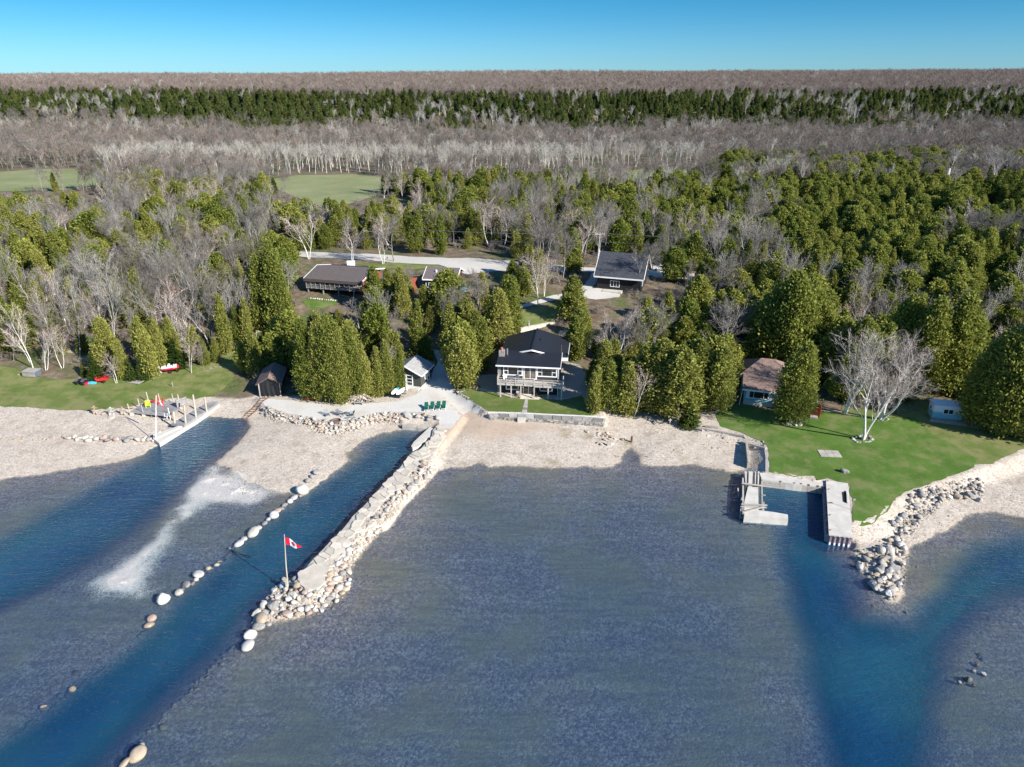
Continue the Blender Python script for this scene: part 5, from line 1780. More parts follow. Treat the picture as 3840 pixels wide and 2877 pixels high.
	def solo(reg, x, y, r, tn, lb, ang=True, z=None, flat=.9, group=None, sink=.2, zf=0.0):
		sc = REG[reg][2]
		g = on_ground(reg, x, y + r * .45)
		if g.z < 0: g.x, g.y = at_z(reg, x, y + r * .45, 0)
		size = 2 * r / sc / F_PX * (g.y * math.cos(TH) + (CAM_H - g.z) * math.sin(TH))
		return rock("boulder", g.x, g.y + size * .2, size, tn, lb, group, ang, z=(max(g.z, zf - .25) if z is None else z), big=ang, flat=flat, sink=sink)
	solo('I', 240, 1090, 74, 'white', 'great angular white boulder standing alone in the shallows', True, -.2)
	T_ = "big boulders at the causeway tip"
	for x, y, r, tn, lb, an in ((250, 580, 56, 'grey', 'huge grey upright boulder below the flagpole', True), (165, 685, 58, 'tan', 'wide tan boulder at the causeway tip', False), (135, 640, 48, 'pale', 'pale pointed boulder left of the huge grey one', True),
								(142, 742, 50, 'grey', 'flat grey-brown boulder below the wide tan one', False), (78, 810, 48, 'white', 'white boulder second from the outer end of the causeway line', False), (55, 893, 58, 'white', 'outermost white boulder beyond the causeway tip', False),
								(222, 722, 28, 'grey', 'blue-grey stone at the water by the wide tan boulder', False), (372, 645, 44, 'pinkish', 'pink boulder at the front of the causeway tip', False), (545, 635, 28, 'pinkish', 'small pink boulder at the front edge of the tip', False),
								(645, 610, 24, 'white', 'blue-white stone at the front edge of the tip', True), (850, 405, 30, 'white', 'white boulder on the right shoulder of the tip', False), (800, 410, 24, 'pale', 'pale boulder next to the white one on the right shoulder', False),
								(825, 445, 24, 'grey', 'grey boulder below the white one on the right shoulder', False), (740, 495, 30, 'pale', 'pale round boulder on the right of the tip', False), (425, 500, 40, 'pale', 'broad pale slab beside the flagpole', True), (770, 465, 26, 'tan', 'orange-tan boulder on the right of the tip', False),
								(695, 450, 30, 'pinkish', 'pink round boulder right of the concrete end', False)):
		solo('c', x, y, r, tn, lb, an, group=T_, zf=0.1)
	D_ = "big boulders of the right point"
	for x, y, r, tn, lb in ((305, 590, 46, 'pale', 'largest pale angular boulder of the right point'), (380, 545, 36, 'white', 'white pointed boulder above the largest one of the right point'), (330, 720, 42, 'grey', 'grey-brown boulder in the middle of the right point'), (225, 730, 38, 'pale', 'slab-sided boulder left in the right point'),
							(205, 845, 40, 'pale', 'wide pale boulder near the end of the right point'), (300, 890, 32, 'white', 'second-last pale boulder of the right point'), (302, 925, 20, 'grey', 'last small bluish boulder of the right point'), (95, 700, 34, 'white', 'bluish-white boulder at the left waterline of the right point'),
							(345, 780, 32, 'pale', 'pale boulder on the right flank of the right point'), (368, 818, 26, 'white', 'white boulder low on the right flank of the right point'), (340, 862, 30, 'tan', 'tan-white boulder near the end of the right point'), (388, 735, 20, 'grey', 'bluish boulder at the right waterline of the right point'),
							(367, 358, 28, 'white', 'smooth white boulder below the lawn tip'), (325, 385, 26, 'grey', 'grey boulder left of the smooth white one'), (603, 160, 26, 'grey', 'smooth grey boulder in the lawn rock bank'), (660, 155, 24, 'grey', 'second smooth grey boulder in the lawn rock bank'),
							(720, 198, 26, 'white', 'white-faced boulder in the lawn rock bank'), (785, 198, 32, 'tan', 'flat tan boulder in the lawn rock bank'), (870, 185, 32, 'grey', 'grey boulder at the right end of the lawn rock bank'), (945, 222, 26, 'pale', 'flat pale boulder alone on the right shingle')):
		solo('d', x, y, r, tn, lb, True, group=D_, zf=0.1)
	solo('H', 1015, 1100, 32, 'grey', 'single grey boulder lying on the right lawn', True, flat=.75)
	for x, y, r, tn, lb in ((1780, 1440, 25, 'white', 'white stone at the left of the lake reef on the right'), (1865, 1465, 30, 'white', 'whitest stone of the lake reef on the right'), (1720, 1515, 40, 'dark', 'dark wet boulder of the lake reef on the right'), (1650, 1545, 28, 'grey', 'grey stone low in the lake reef on the right'),
							(1820, 1290, 22, 'dark', 'dark stone at the top of the lake reef'), (1850, 1330, 24, 'dark', 'second dark stone at the top of the lake reef'), (1800, 1380, 26, 'dark', 'dark stone in the middle of the lake reef'), (1950, 992, 12, 'tan', 'tiny tan stone by the foam streak'), (1905, 972, 16, 'grey', 'small grey stone by the foam streak'),
							(1780, 1570, 26, 'dark', 'dark wet stone at the lower end of the lake reef'), (895, 865, 26, 'tan', 'sunken tan stone off the right point'), (1185, 920, 26, 'tan', 'second sunken tan stone off the right point')):
		lowz = -.32 if 'sunken' in lb or 'top' in lb else -.2
		solo('L', x, y, r, tn, lb, True, lowz, flat=.8, group="stones of the right-hand reef")
	for x, y, r, tn, lb in ((1250, 1545, 78, 'tan', 'big tan boulder at the bottom of the frame, right of the channel mouth'), (1132, 1620, 58, 'tan', 'tan boulder cut by the bottom of the frame'), (1290, 1465, 34, 'grey', 'small stone above the big tan boulder at the channel mouth'), (1490, 1272, 36, 'tan', 'sunken stone on the right edge of the channel mouth'),
							(1800, 920, 28, 'tan', 'sunken stone higher on the right edge of the channel'), (1895, 815, 22, 'tan', 'small sunken stone on the right edge of the channel'), (1320, 402, 30, 'grey', 'sunken grey stone on the left edge of the channel'), (395, 1098, 40, 'pinkish', 'pinkish stone awash at the left edge of the channel'),
							(650, 935, 44, 'tan', 'sunken tan stone on the left edge of the channel'), (545, 980, 32, 'grey', 'sunken stone next to the tan one on the left edge'), (688, 775, 34, 'dark', 'dark stone by itself left of the channel'), (1280, 440, 26, 'grey', 'second sunken grey stone on the left edge of the channel'), (2030, 690, 24, 'grey', 'sunken stone below the outermost white boulder')):
		solo('K', x, y, r, tn, lb, False, -.12 if 'big' in lb or 'cut' in lb else -.30, flat=.75, group="stones along the channel mouth")
	A_ = "grey boulders at the slip head"
	for x, y, r, tn, lb in ((195, 580, 62, 'grey', 'large flat grey boulder at the head of the middle slip'), (372, 605, 58, 'grey', 'big blocky grey boulder in front of the green loungers'), (470, 578, 38, 'tan', 'brown-grey boulder behind the blocky grey one'), (555, 610, 58, 'grey', 'large grey boulder left of the flagstone causeway'), (660, 605, 40, 'grey', 'smooth grey boulder nearest the causeway'),
							(685, 645, 44, 'pale', 'flat pale slab at the causeway root'), (300, 565, 32, 'pale', 'pale boulder between the large grey ones at the slip head'), (448, 622, 26, 'pale', 'small pale boulder at the foot of the blocky grey one'), (115, 690, 42, 'grey', 'grey boulder low at the left end of the slip-head wall'), (95, 752, 34, 'grey', 'lowest grey boulder beside the low concrete wall'),
							(530, 650, 40, 'grey', 'split grey boulder in front of the large grey one'), (225, 632, 36, 'pale', 'white-topped flat stone below the large flat boulder')):
		solo('a', x, y, r, tn, lb, True, group=A_)
	# dry wall across the left beach
	W_ = "stones of the low wall across the left beach"
	for i in range(34):
		t = i / 33
		x, y = 525 + t * 745, 1196 + t * 22 + RNG.normal() * 7
		r = RNG.uniform(17, 30) if 280 < x - 525 + 200 else 20
		tn = ("grey", "pinkish", "pale", "grey")[RNG.integers(4)]
		solo('E', x, y, r, tn, f"{tn} stone in the {'left' if t < .33 else ('middle' if t < .66 else 'right')} third of the low wall across the left beach", False, group=W_, flat=.9)
	for i in range(12):
		x = RNG.uniform(0, 520)
		solo('E', x, 1205 + RNG.normal() * 6, RNG.uniform(7, 15), 'tan', "small stone in the thin line across the far left beach", False, group="thin stone line on the left beach")
	# rubble slabs on the middle beach and stones ringed round trees
	for i in range(24):
		x, y = 1180 + RNG.normal() * 42, 0
		x, y = 1215 + RNG.normal() * 55, 1080 + RNG.normal() * 38
		solo('G', x + 60, y, RNG.uniform(14, 27), ("tan", "pale", "pinkish")[i % 3], f"{('tan', 'pale', 'pinkish')[i % 3]} broken slab in the rubble heap by the stream", True, flat=.45, group="rubble slabs by the stream")
	for i in range(16):
		x, y = 790 + RNG.random() * 420, 0
		y = 130 + (x - 790) * .2 + RNG.normal() * 22
		solo('f', x, y, RNG.uniform(8, 16), ("grey", "pale")[i % 2], f"{('grey', 'pale')[i % 2]} flat slab on the beach below the cottage", True, flat=.35, group="loose slabs below the cottage")
	def ring(reg, cx, cy, rx, ry, n, where, group, r0, r1):
		for i in range(n):
			a = 2 * math.pi * i / n + RNG.normal() * .1
			tn = ("pale", "grey")[RNG.integers(2)]
			solo(reg, cx + rx * math.cos(a), cy + ry * math.sin(a), RNG.uniform(r0, r1), tn, f"{tn} stone in the ring {where}", True, flat=.6, group=group)
	ring('H', 1132, 885, 62, 22, 16, "round the birch on the right lawn", "birch ring stones", 12, 19)
	ring('H', 678, 778, 45, 14, 9, "at the foot of the cedar by the red deck", "cedar ring stones", 12, 22)
	ring('H', 1262, 752, 42, 10, 8, "at the leaning birch", "leaning birch ring stones", 9, 14)
	ring('a', 1030, 165, 72, 48, 17, "round the egg-shaped cedar", "egg-shaped cedar ring stones", 13, 22)
	ring('G', 1140, 815, 28, 55, 8, "at the right end of the house lawn", "house lawn ring stones", 8, 14)
	# loose stones everywhere they lie too thick to count
	fr = np.random.default_rng(5)
	n = 30000
	xs, ys = fr.uniform(-80, 90, n), fr.uniform(60, 112, n)
	zz = ground_z(xs, ys)
	inl = sdf(xs, ys, LAND)
	ok = (inl > -3.0) & (zz < .95) & (zz > -.35)
	for p_ in (Z_LAWN_L, Z_HOUSE_LAWN, Z_RIGHT, Z_PATIO):
		ok &= sdf(xs, ys, p_) < -.1
	ok &= (sdf(xs, ys, SAND) < 0) | (fr.random(n) < .18)
	ok &= fbm(xs, ys, 7, 3, 71) + fr.random(n) * .9 > .1
	rows = []
	for x, y, z in zip(xs[ok], ys[ok], zz[ok]):
		s = fr.uniform(.05, .11) * (1 + 1.0 * (fr.random() < .06))
		rows.append((x, y, z, s, s * .7, fr.uniform(0, 6.28), int(fr.integers(8))))
	fill = [m_.copy() for m_ in ROCKS_A]
	for m_ in fill:
		m_.materials.clear()
		m_.materials.append(MS['fill'])
	small = []
	bm = bmesh.new()
	for k in range(8):
		bm = bmesh.new()
		bmesh.ops.create_icosphere(bm, subdivisions=1, radius=1.0)
		for v in bm.verts:
			v.co = Vector((v.co.x * fr.uniform(.8, 1.3), v.co.y * fr.uniform(.7, 1.1), v.co.z * fr.uniform(.6, 1)))
		me = bpy.data.meshes.new("pebble")
		bm.to_mesh(me)
		bm.free()
		me.materials.append(MS['fill'])
		small.append(me)
	class M_:      # what forest_stuff expects
		pass
	forest_stuff("beach_stones", small, rows, "pale loose stones strewn over the beaches")
	forest_stuff("rock_fill", fill, FILL_ROWS, "smaller stones packed between the shore rocks")


shore_rocks()


def retaining_wall():
	base = [on_ground('e', x, y) for x, y in ((185, 172), (330, 182), (500, 192), (700, 205), (900, 215), (1040, 220), (1135, 222))]
	top = poly('e', [(185, 150), (330, 152), (450, 155), (600, 163), (760, 170), (900, 176), (1050, 186), (1130, 192)], 1.5)
	top2 = poly('e', [(200, 163), (330, 172), (450, 180), (600, 186), (760, 196), (900, 202), (1050, 210), (1120, 214)], 1.5)
	o = empty("stone_wall", (top2[0][0], top2[0][1], 0), 0, "low dry-stone retaining wall with flat grey capstones in front of the dark house's lawn", "wall")
	ox, oy = o.location.x, o.location.y
	def along(pl, s):
		L = [0]
		for i in range(len(pl) - 1):
			L.append(L[-1] + math.hypot(pl[i + 1][0] - pl[i][0], pl[i + 1][1] - pl[i][1]))
		s *= L[-1]
		i = max(0, min(len(pl) - 2, int(np.searchsorted(L, s)) - 1))
		t = (s - L[i]) / (L[i + 1] - L[i])
		return pl[i][0] + (pl[i + 1][0] - pl[i][0]) * t - ox, pl[i][1] + (pl[i + 1][1] - pl[i][1]) * t - oy
	total = sum(math.hypot(top2[i + 1][0] - top2[i][0], top2[i + 1][1] - top2[i][1]) for i in range(len(top2) - 1))
	s = 0.0
	while s < total - .3:
		L = min(RNG.uniform(.7, 1.7), total - s)
		a, b = (s + .045) / total, (s + L - .045) / total
		f0, f1, r0, r1 = along(top2, a), along(top2, b), along(top, a), along(top, b)
		z = 1.53 + RNG.uniform(-.05, .05)
		MB().prism([f0, f1, r1, r0], z - .16, z).build("capstone", MS['cap'], o)
		s += L
	MB().prism([along(top2, t) for t in np.linspace(0, 1, 12)] + [along(top, t) for t in np.linspace(1, 0, 12)], .2, 1.36).build("backing", MS['conc_d'], o)
	for row in range(4):
		s = RNG.uniform(0, .2)
		z0 = .58 + row * .2
		while s < total - .2:
			L = min(RNG.uniform(.3, .75), total - s)
			a, b = (s + .035) / total, (s + L - .035) / total
			f0, f1 = along(top2, a), along(top2, b)
			d_ = RNG.uniform(.02, .22)
			q0, q1 = (f0[0] + d_ * .1, f0[1] - d_), (f1[0] + d_ * .1, f1[1] - d_ + RNG.normal() * .03)
			zt = z0 + .2 - RNG.uniform(.015, .05)
			MB().prism([q0, q1, (f1[0], f1[1] + .12), (f0[0], f0[1] + .12)], z0, zt).build("stone", MS['cap'], o)
			s += L
	# white pebble strip behind the caps
	strip = [(x, y + .05) for x, y in top] + [(x + .1, y + .55) for x, y in top[::-1]]
	drape("pebble_strip", strip, MG['pebble'], .05, .4, .08, .3)
	p = empty("stone_path", (*at_z('e', 485, 100, 1.5), 0), 0, "path of dark flat stones from the porch to the retaining wall", "path")
	for k in range(7):
		t0, t1 = k / 7, (k + .9) / 7
		row = lambda t: (455 + 30 * t, 505 - 0 * t, 148 - 108 * t)
		l0, r0_, y0 = 455 + 32 * t0, 500 + 8 * t0, 150 - 112 * t0
		l1, r1_, y1 = 455 + 32 * t1, 500 + 8 * t1, 150 - 112 * t1
		q = [at_z('e', l0, y0, 1.52), at_z('e', r0_, y0 + 3, 1.52), at_z('e', r1_, y1 + 2, 1.52), at_z('e', l1, y1, 1.52)]
		MB().prism([(x - p.location.x, y - p.location.y) for x, y in q], 1.42, 1.575).build("flagstone", MS['cap'], p)
	g = on_ground('e', 458, 212)
	t = empty("stone_block", g, R(-8), "squared grey-white stone block standing on the sand against the retaining wall", "stone block")
	MB().box(-.62, .62, -.45, .45, -.1, .72).build("block", MS['conc'], t)


retaining_wall()


def right_dock():
	# concrete L: arm along the water and a return, carried on rock
	ol = poly('V', [(285, 380), (455, 385), (462, 765), (700, 795), (948, 838), (952, 915), (225, 860), (225, 640)], .95)
	o = empty("concrete_dock", (ol[6][0], ol[6][1], 0), 0, "broken concrete L-shaped dock on the water with loose planks laid across it", "dock")
	ox, oy = o.location.x, o.location.y
	q = [(x - ox, y - oy) for x, y in ol][::-1]
	MB().prism(q, -.2, .95).build("slab", MS['conc'], o)
	up = poly('V', [(228, 105), (475, 150), (455, 378), (285, 375), (232, 300)], 1.0)
	uq = [(x - ox, y - oy) for x, y in up][::-1]
	MB().prism(uq, .55, .72).build("crib_floor", MS['conc_d'], o)
	for x0, x1 in ((228, 272), (300, 368), (405, 425), (452, 478)):
		a, b, c, d_ = at_z('V', x0, 118, 1.0), at_z('V', x1, 128, 1.0), at_z('V', x1 - 12, 370, 1.0), at_z('V', x0 + (25 if x0 < 250 else -5), 365, 1.0)
		MB().prism([(p[0] - ox, p[1] - oy) for p in (d_, c, b, a)], -.3, 1.0).build("crib_wall", MS['conc'], o)
	MB().prism([(p[0] - ox, p[1] - oy) for p in poly('V', [(225, 860), (952, 915), (950, 965), (225, 880)], .5)][::-1], -.9, .5).build("footing", MS['conc_d'], o)
	def plank(pts, z0, z1, w, lb, name="plank", th=.09):
		a, b = at_z('V', *pts[0], z0), at_z('V', *pts[1], z1)
		t = empty(name, ((a[0] + b[0]) / 2, (a[1] + b[1]) / 2, (z0 + z1) / 2), 0, lb, "plank" if name == "plank" else "pole", "loose timbers on the concrete L dock")
		m = Vector(t.location)
		MB().beam(Vector((*a, z0)) - m, Vector((*b, z1)) - m, w, th).build("timber", MS['wood'], t)
	plank(((185, 320), (520, 362)), 1.22, 1.22, .28, "weathered plank across the top of the dock's crib")
	plank(((176, 667), (606, 685)), 1.12, 1.12, .26, "long plank across the middle of the L dock")
	plank(((165, 707), (596, 722)), 1.02, 1.02, .18, "thin plank just below the long one on the L dock")
	plank(((195, 802), (545, 710)), 1.2, 1.2, .24, "white slanting plank on the L dock")
	plank(((204, 240), (208, 838)), .8, .8, .22, "long beam along the left side of the L dock", th=.2)
	plank(((515, 280), (525, 770)), .75, .75, .16, "beam along the basin side of the L dock", th=.2)
	plank(((118, 400), (140, 575)), .9, -.2, .14, "grey pole leaning out of the water left of the dock", "pole", .14)
	plank(((172, 735), (150, 915)), 1.2, -.1, .14, "pole standing at the outer left corner of the dock", "pole", .14)
	plank(((548, 630), (545, 775)), 1.3, .0, .12, "pole standing on the basin side of the dock", "pole", .12)
	plank(((178, 600), (195, 548)), 1.0, 1.35, .16, "short white post at the dock's left side", "pole", .16)
	plank(((525, 512), (580, 524)), .9, .9, .14, "short plank end sticking out over the basin")
	# back wall of the basin
	top = poly('V', [(478, 150), (620, 150), (800, 190), (1250, 245), (1585, 285), (1585, 380), (1050, 330), (515, 250)], 1.08)
	o = empty("basin_wall", (top[-1][0], top[-1][1], 0), 0, "concrete wall with timber posts across the head of the right-hand boat basin", "wall")
	ox, oy = o.location.x, o.location.y
	MB().prism([(x - ox, y - oy) for x, y in top][::-1], -1.2, 1.08).build("wall_slab", MS['conc'], o)
	for vx in (820, 1048, 1160, 1285, 1440, 1525):
		yt = 250 + (vx - 515) * (130 / 1070) + 4
		a = at_z('V', vx, yt, 1.0)
		MB().box(a[0] - ox - .13, a[0] - ox + .13, a[1] - oy - .24, a[1] - oy + .02, -1.2, 1.12).build("post", MS['rust'], o)
	for k in range(3):
		a, b = at_z('V', 520, 252, 1.08), at_z('V', 1580, 380, 1.08)
		MB().beam((a[0] - ox, a[1] - oy - .1, .82 - k * .34), (b[0] - ox, b[1] - oy - .1, .82 - k * .34), .14, .28).build("waler", MS['wood'], o)
	# sheet-pile pier
	tp = poly('V', [(1578, 265), (1945, 322), (2018, 1212), (1628, 1166)], 1.3)
	o = empty("sheet_pile_pier", (tp[3][0], tp[3][1], 0), 0, "straight concrete-topped pier with a steel sheet-pile front at the right lawn", "pier")
	ox, oy = o.location.x, o.location.y
	q = [(x - ox, y - oy) for x, y in tp]
	MB().prism(q[::-1], .95, 1.3).build("concrete_deck", MS['conc'], o)
	def pile(p0, p1, n, nm):
		a, b = Vector((*p0, 0)), Vector((*p1, 0))
		L = (b - a).length
		dv = (b - a).normalized()
		nn = Vector((dv.y, -dv.x, 0))
		w = L / n
		for i in range(n):
			s = i * w
			prof = [(0, 0), (.12, 0), (.26, .26), (.62, .26), (.76, 0), (1.0, 0)]
			pts = [a + dv * (s + u * w) + nn * v for u, v in prof]
			vs = [(p.x, p.y, -1.6) for p in pts] + [(p.x, p.y, 1.16) for p in pts]
			MB().add(vs, [(k, k + 1, k + 7, k + 6) for k in range(5)]).build(nm, MS['steel'], o)
			f0, f1 = pts[2] + nn * .012, pts[3] + nn * .012
			MB().add([(f0.x, f0.y, -.05), (f1.x, f1.y, -.05), (f1.x, f1.y, .38), (f0.x, f0.y, .38)], [(0, 1, 2, 3)]).build("white_band", MS['white'], o)
	pile(q[3], q[2], 5, "sheet_pile")
	pile(q[0], q[3], 16, "sheet_pile")
	hole = poly('V', [(1842, 462), (1915, 470), (1925, 650), (1858, 625)], 1.31)
	MB().prism([(x - ox, y - oy) for x, y in hole][::-1], 1.29, 1.315).build("slot_shade", MS['black'], o)  # thin black plate painted in for the shade inside the open slot
	a, b = at_z('V', 1922, 455, 1.3), at_z('V', 1935, 655, 1.3)
	MB().beam((a[0] - ox, a[1] - oy, 1.38), (b[0] - ox, b[1] - oy, 1.38), .16, .18).build("curb", MS['conc'], o)
	for vx, vy in ((1605, 290), (1622, 430), (1632, 655), (1640, 855), (1645, 1108)):
		a = at_z('V', vx, vy, 1.32)
		m = MB()
		m.beam((a[0] - ox, a[1] - oy, 1.28), (a[0] - ox, a[1] - oy, 1.5), .06, .06).beam((a[0] - ox - .16, a[1] - oy, 1.5), (a[0] - ox + .16, a[1] - oy, 1.5), .05, .05)
		m.build("cleat", MS['rust'], o)
	m = MB()
	for k in range(9):
		y = 800 + k * 42
		a = at_z('V', 1612, y, .9)
		m = MB().tube([(a[0] - ox - .02 - .09 * math.cos(t), a[1] - oy + .13 * math.sin(t), .9 + .16 * math.cos(t * 1)) for t in np.linspace(0, 5.6, 9)], .045, 5)
		m.build("tyre_fender", MS['black'], o)
	a = on_ground('V', 1996, 770)
	t = empty("dock_light", (a[0], a[1], a[2]), 0, "small grey light post leaning beside the sheet-pile pier", "lamp post")
	MB().tube([(0, 0, -.2), (.12, .1, 1.5)], .035, 6).build("post", MS['greywood'], t)
	MB().box(-.02, .28, .0, .2, 1.5, 1.62).build("lamp_head", MS['greywood'], t)
	# two low walls of the old slip beside the lawn
	for reg, pts, lb, w in (('H', [(352, 935), (365, 1080)], "crumbling low wall on the beach side of the old boat slip", .35), ('H', [(478, 925), (490, 1010), (490, 1100)], "low concrete wall along the lawn edge of the old boat slip", .35)):
		g = [on_ground(reg, x, y) for x, y in pts]
		t = empty("slip_wall", (g[0].x, g[0].y, 0), 0, lb, "wall")
		for a, b in zip(g[:-1], g[1:]):
			MB().beam((a.x - g[0].x, a.y - g[0].y, .62), (b.x - g[0].x, b.y - g[0].y, .62), w, 1.35).build("section", MS['conc_d'], t)
	g = on_ground('H', 910, 985)
	t = empty("concrete_pad", g, R(-6), "square grey concrete pad of six panels set in the right lawn", "concrete pad")
	for i in range(3):
		for j in range(2):
			MB().box(-1.5 + i * 1.0 + .02, -.5 + i * 1.0 - .02, -1.0 + j * 1.0 + .02, j * 1.0 - .02, -.1, .1).build("panel", MS['conc_d'], t)
	# old timbers at the head of the beach below the cottage
	for (x0, y0, x1, y1, lb) in ((655, 85, 760, 110, "short grey timber at the beach head below the dark spruce"), (715, 92, 1060, 152, "long grey timber along the cottage beach"), (1035, 195, 1215, 242, "timber edging across the old slip head"), (780, 80, 870, 92, "loose board beside the long timber")):
		a, b = on_ground('f', x0, y0), on_ground('f', x1, y1)
		t = empty("timber", (a + b) / 2, 0, lb, "timber")
		m = (a + b) / 2
		MB().beam(a - m + Vector((0, 0, .15)), b - m + Vector((0, 0, .15)), .3, .3).build("beam", MS['wood'], t)
	g = on_ground('f', 247, 190)
	t = empty("mooring_post", g, 0, "rusty brown post standing by the little stream on the beach", "post")
	MB().tube([(0, 0, -.3), (0, 0, 1.0)], .17, 8).build("post", MS['rust'], t)
	g = on_ground('f', 523, 60)
	t = empty("wooden_cross_post", g, 0, "small pale post with a crosspiece at the foot of the dark spruce", "post")
	MB().beam((0, 0, -.2), (0, 0, 1.0), .12, .12).beam((-.25, 0, .75), (.25, 0, .75), .1, .1).build("post", MS['post'], t)
	g = on_ground('f', 80, 215)
	t = empty("stone_post", g, 0, "squared grey stone post at the front of the rubble heap", "post")
	MB().box(-.2, .2, -.15, .15, -.2, .75).build("block", MS['cap'], t)


right_dock()
# ================================================================ BUILDINGS
def siding(name, col, pitch, rough=0.75, vertical=False, depth=.5, var=.12):
	m, nt, out = new_mat(name)
	p = N(nt, "ShaderNodeBsdfPrincipled", i_Roughness=rough)
	p.inputs['Specular IOR Level'].default_value = 0.3
	tc = N(nt, "ShaderNodeTexCoord")
	w = N(nt, "ShaderNodeTexWave", wave_type='BANDS', bands_direction='X' if vertical else 'Z', wave_profile='SAW')
	w.inputs['Scale'].default_value = 1.0 / pitch / 3.1416 * 0.5 * 3.1416
	nt.links.new(tc.outputs['Object'], w.inputs[0])
	nz = noise(nt, 2.5, 5, .6, tc.outputs['Object'])
	c = ramp(nt, nz.outputs[0], [(.3, tuple(x * (1 - 1.6 * var) for x in col)), (.7, tuple(min(1, x * (1 + 1.6 * var)) for x in col))])
	nt.links.new(c, p.inputs['Base Color'])
	b = N(nt, "ShaderNodeBump", i_Strength=depth, i_Distance=0.03)
	nt.links.new(w.outputs[0], b.inputs['Height'])
	nt.links.new(b.outputs[0], p.inputs['Normal'])
	nt.links.new(p.outputs[0], out.inputs[0])
	return m


MB_ = dict(charcoal=siding("charcoal_shingle_wall", (0.050, 0.050, 0.052), .18), black=siding("black_board_wall", (0.018, 0.018, 0.020), .2), roof=siding("dark_metal_roof", (0.016, 0.018, 0.023), .4, .55, True, .25, .1),
		   slate=siding("slate_grey_shingle_roof", (0.052, 0.057, 0.068), .2, .85, False, .6, .25), brownroof=siding("brown_metal_roof", (0.135, 0.115, 0.108), .4, .6, False, .3, .08),
		   tanroof=siding("brown_shingle_roof", (0.215, 0.150, 0.125), .2, .9, False, .5, .2), greyroof=siding("grey_shingle_roof", (0.30, 0.295, 0.29), .2, .9, False, .4, .12),
		   red=siding("red_board_wall", (0.23, 0.065, 0.043), .25, .75, True), darkbrown=siding("dark_brown_wall", (0.040, 0.030, 0.025), .2), orange=siding("orange_board_wall", (0.30, 0.11, 0.045), .2), teal=siding("pale_teal_siding", (0.20, 0.45, 0.50), .2, .6, False, .4, .05),
		   palesid=siding("white_siding", (0.66, 0.70, 0.74), .2, .6, False, .4, .04), olive=siding("dark_olive_siding", (0.060, 0.064, 0.055), .2, .75), reddeck=siding("red_stained_boards", (0.30, 0.035, 0.022), .15, .7, True, .6, .2),
		   trim=plain("white_trim", (0.80, 0.80, 0.79), .5, .02, 2), glass=plain("window_glass", (0.018, 0.022, 0.026), .04, .02, 1, spec=.9), stonew=plain("fieldstone", (0.24, 0.225, 0.20), .9, .35, 3.0, .8, 5),
		   deckw=plain("silvered_deck_wood", (0.42, 0.39, 0.35), .85, .1, 1.5, .2, 12, rand=.08), found=plain("white_foundation", (0.66, 0.64, 0.60), .8, .06, 2), clay=plain("red_clay", (0.42, 0.12, 0.09), .8, .1), tarp=plain("black_tarp", (0.010, 0.011, 0.013), .5, .1, 3, .4, 3, spec=.5),
		   brass=plain("grey_metal", (0.35, 0.35, 0.36), .4, .05, 2, metal=.6), fascia=plain("brown_fascia", (0.095, 0.075, 0.07), .6, .06, 2), bluet=plain("blue_tarp", (0.035, 0.19, 0.52), .4, .25, 2.2, .6, 3), curtain=plain("dim_interior", (0.14, 0.115, 0.095), .9, .3, 1.5),
		   greenc=plain("green_canvas", (0.0, 0.085, 0.045), .7, .1, 3), slatgrey=plain("slate_grey_plastic", (0.095, 0.115, 0.145), .55, .08, 3), lime=plain("lime_plastic", (0.58, 0.72, 0.02), .5, .03), coral=plain("coral_red_plastic", (0.78, 0.075, 0.03), .5, .03),
		   redp=plain("red_paint", (0.52, 0.03, 0.03), .45, .06), kayak=plain("red_kayak_plastic", (0.62, 0.02, 0.055), .4, .05), board=plain("white_board", (0.78, 0.80, 0.80), .35, .03), aqua=plain("aqua_board_paint", (0.02, 0.38, 0.55), .35, .05), ply=plain("grey_plywood", (0.33, 0.31, 0.28), .85, .08, 1.2),
		   carw=plain("white_car_paint", (0.78, 0.79, 0.80), .25, .02, spec=.6), log=plain("split_firewood", (0.36, 0.31, 0.255), .9, .3, 3, .5, 9, rand=.35), blues=plain("light_blue_plastic", (0.07, 0.40, 0.62), .5, .08), flagred=plain("flag_red", (0.62, 0.008, 0.03), .7, .04), flagwhite=plain("flag_white", (0.80, 0.80, 0.80), .7, .03))


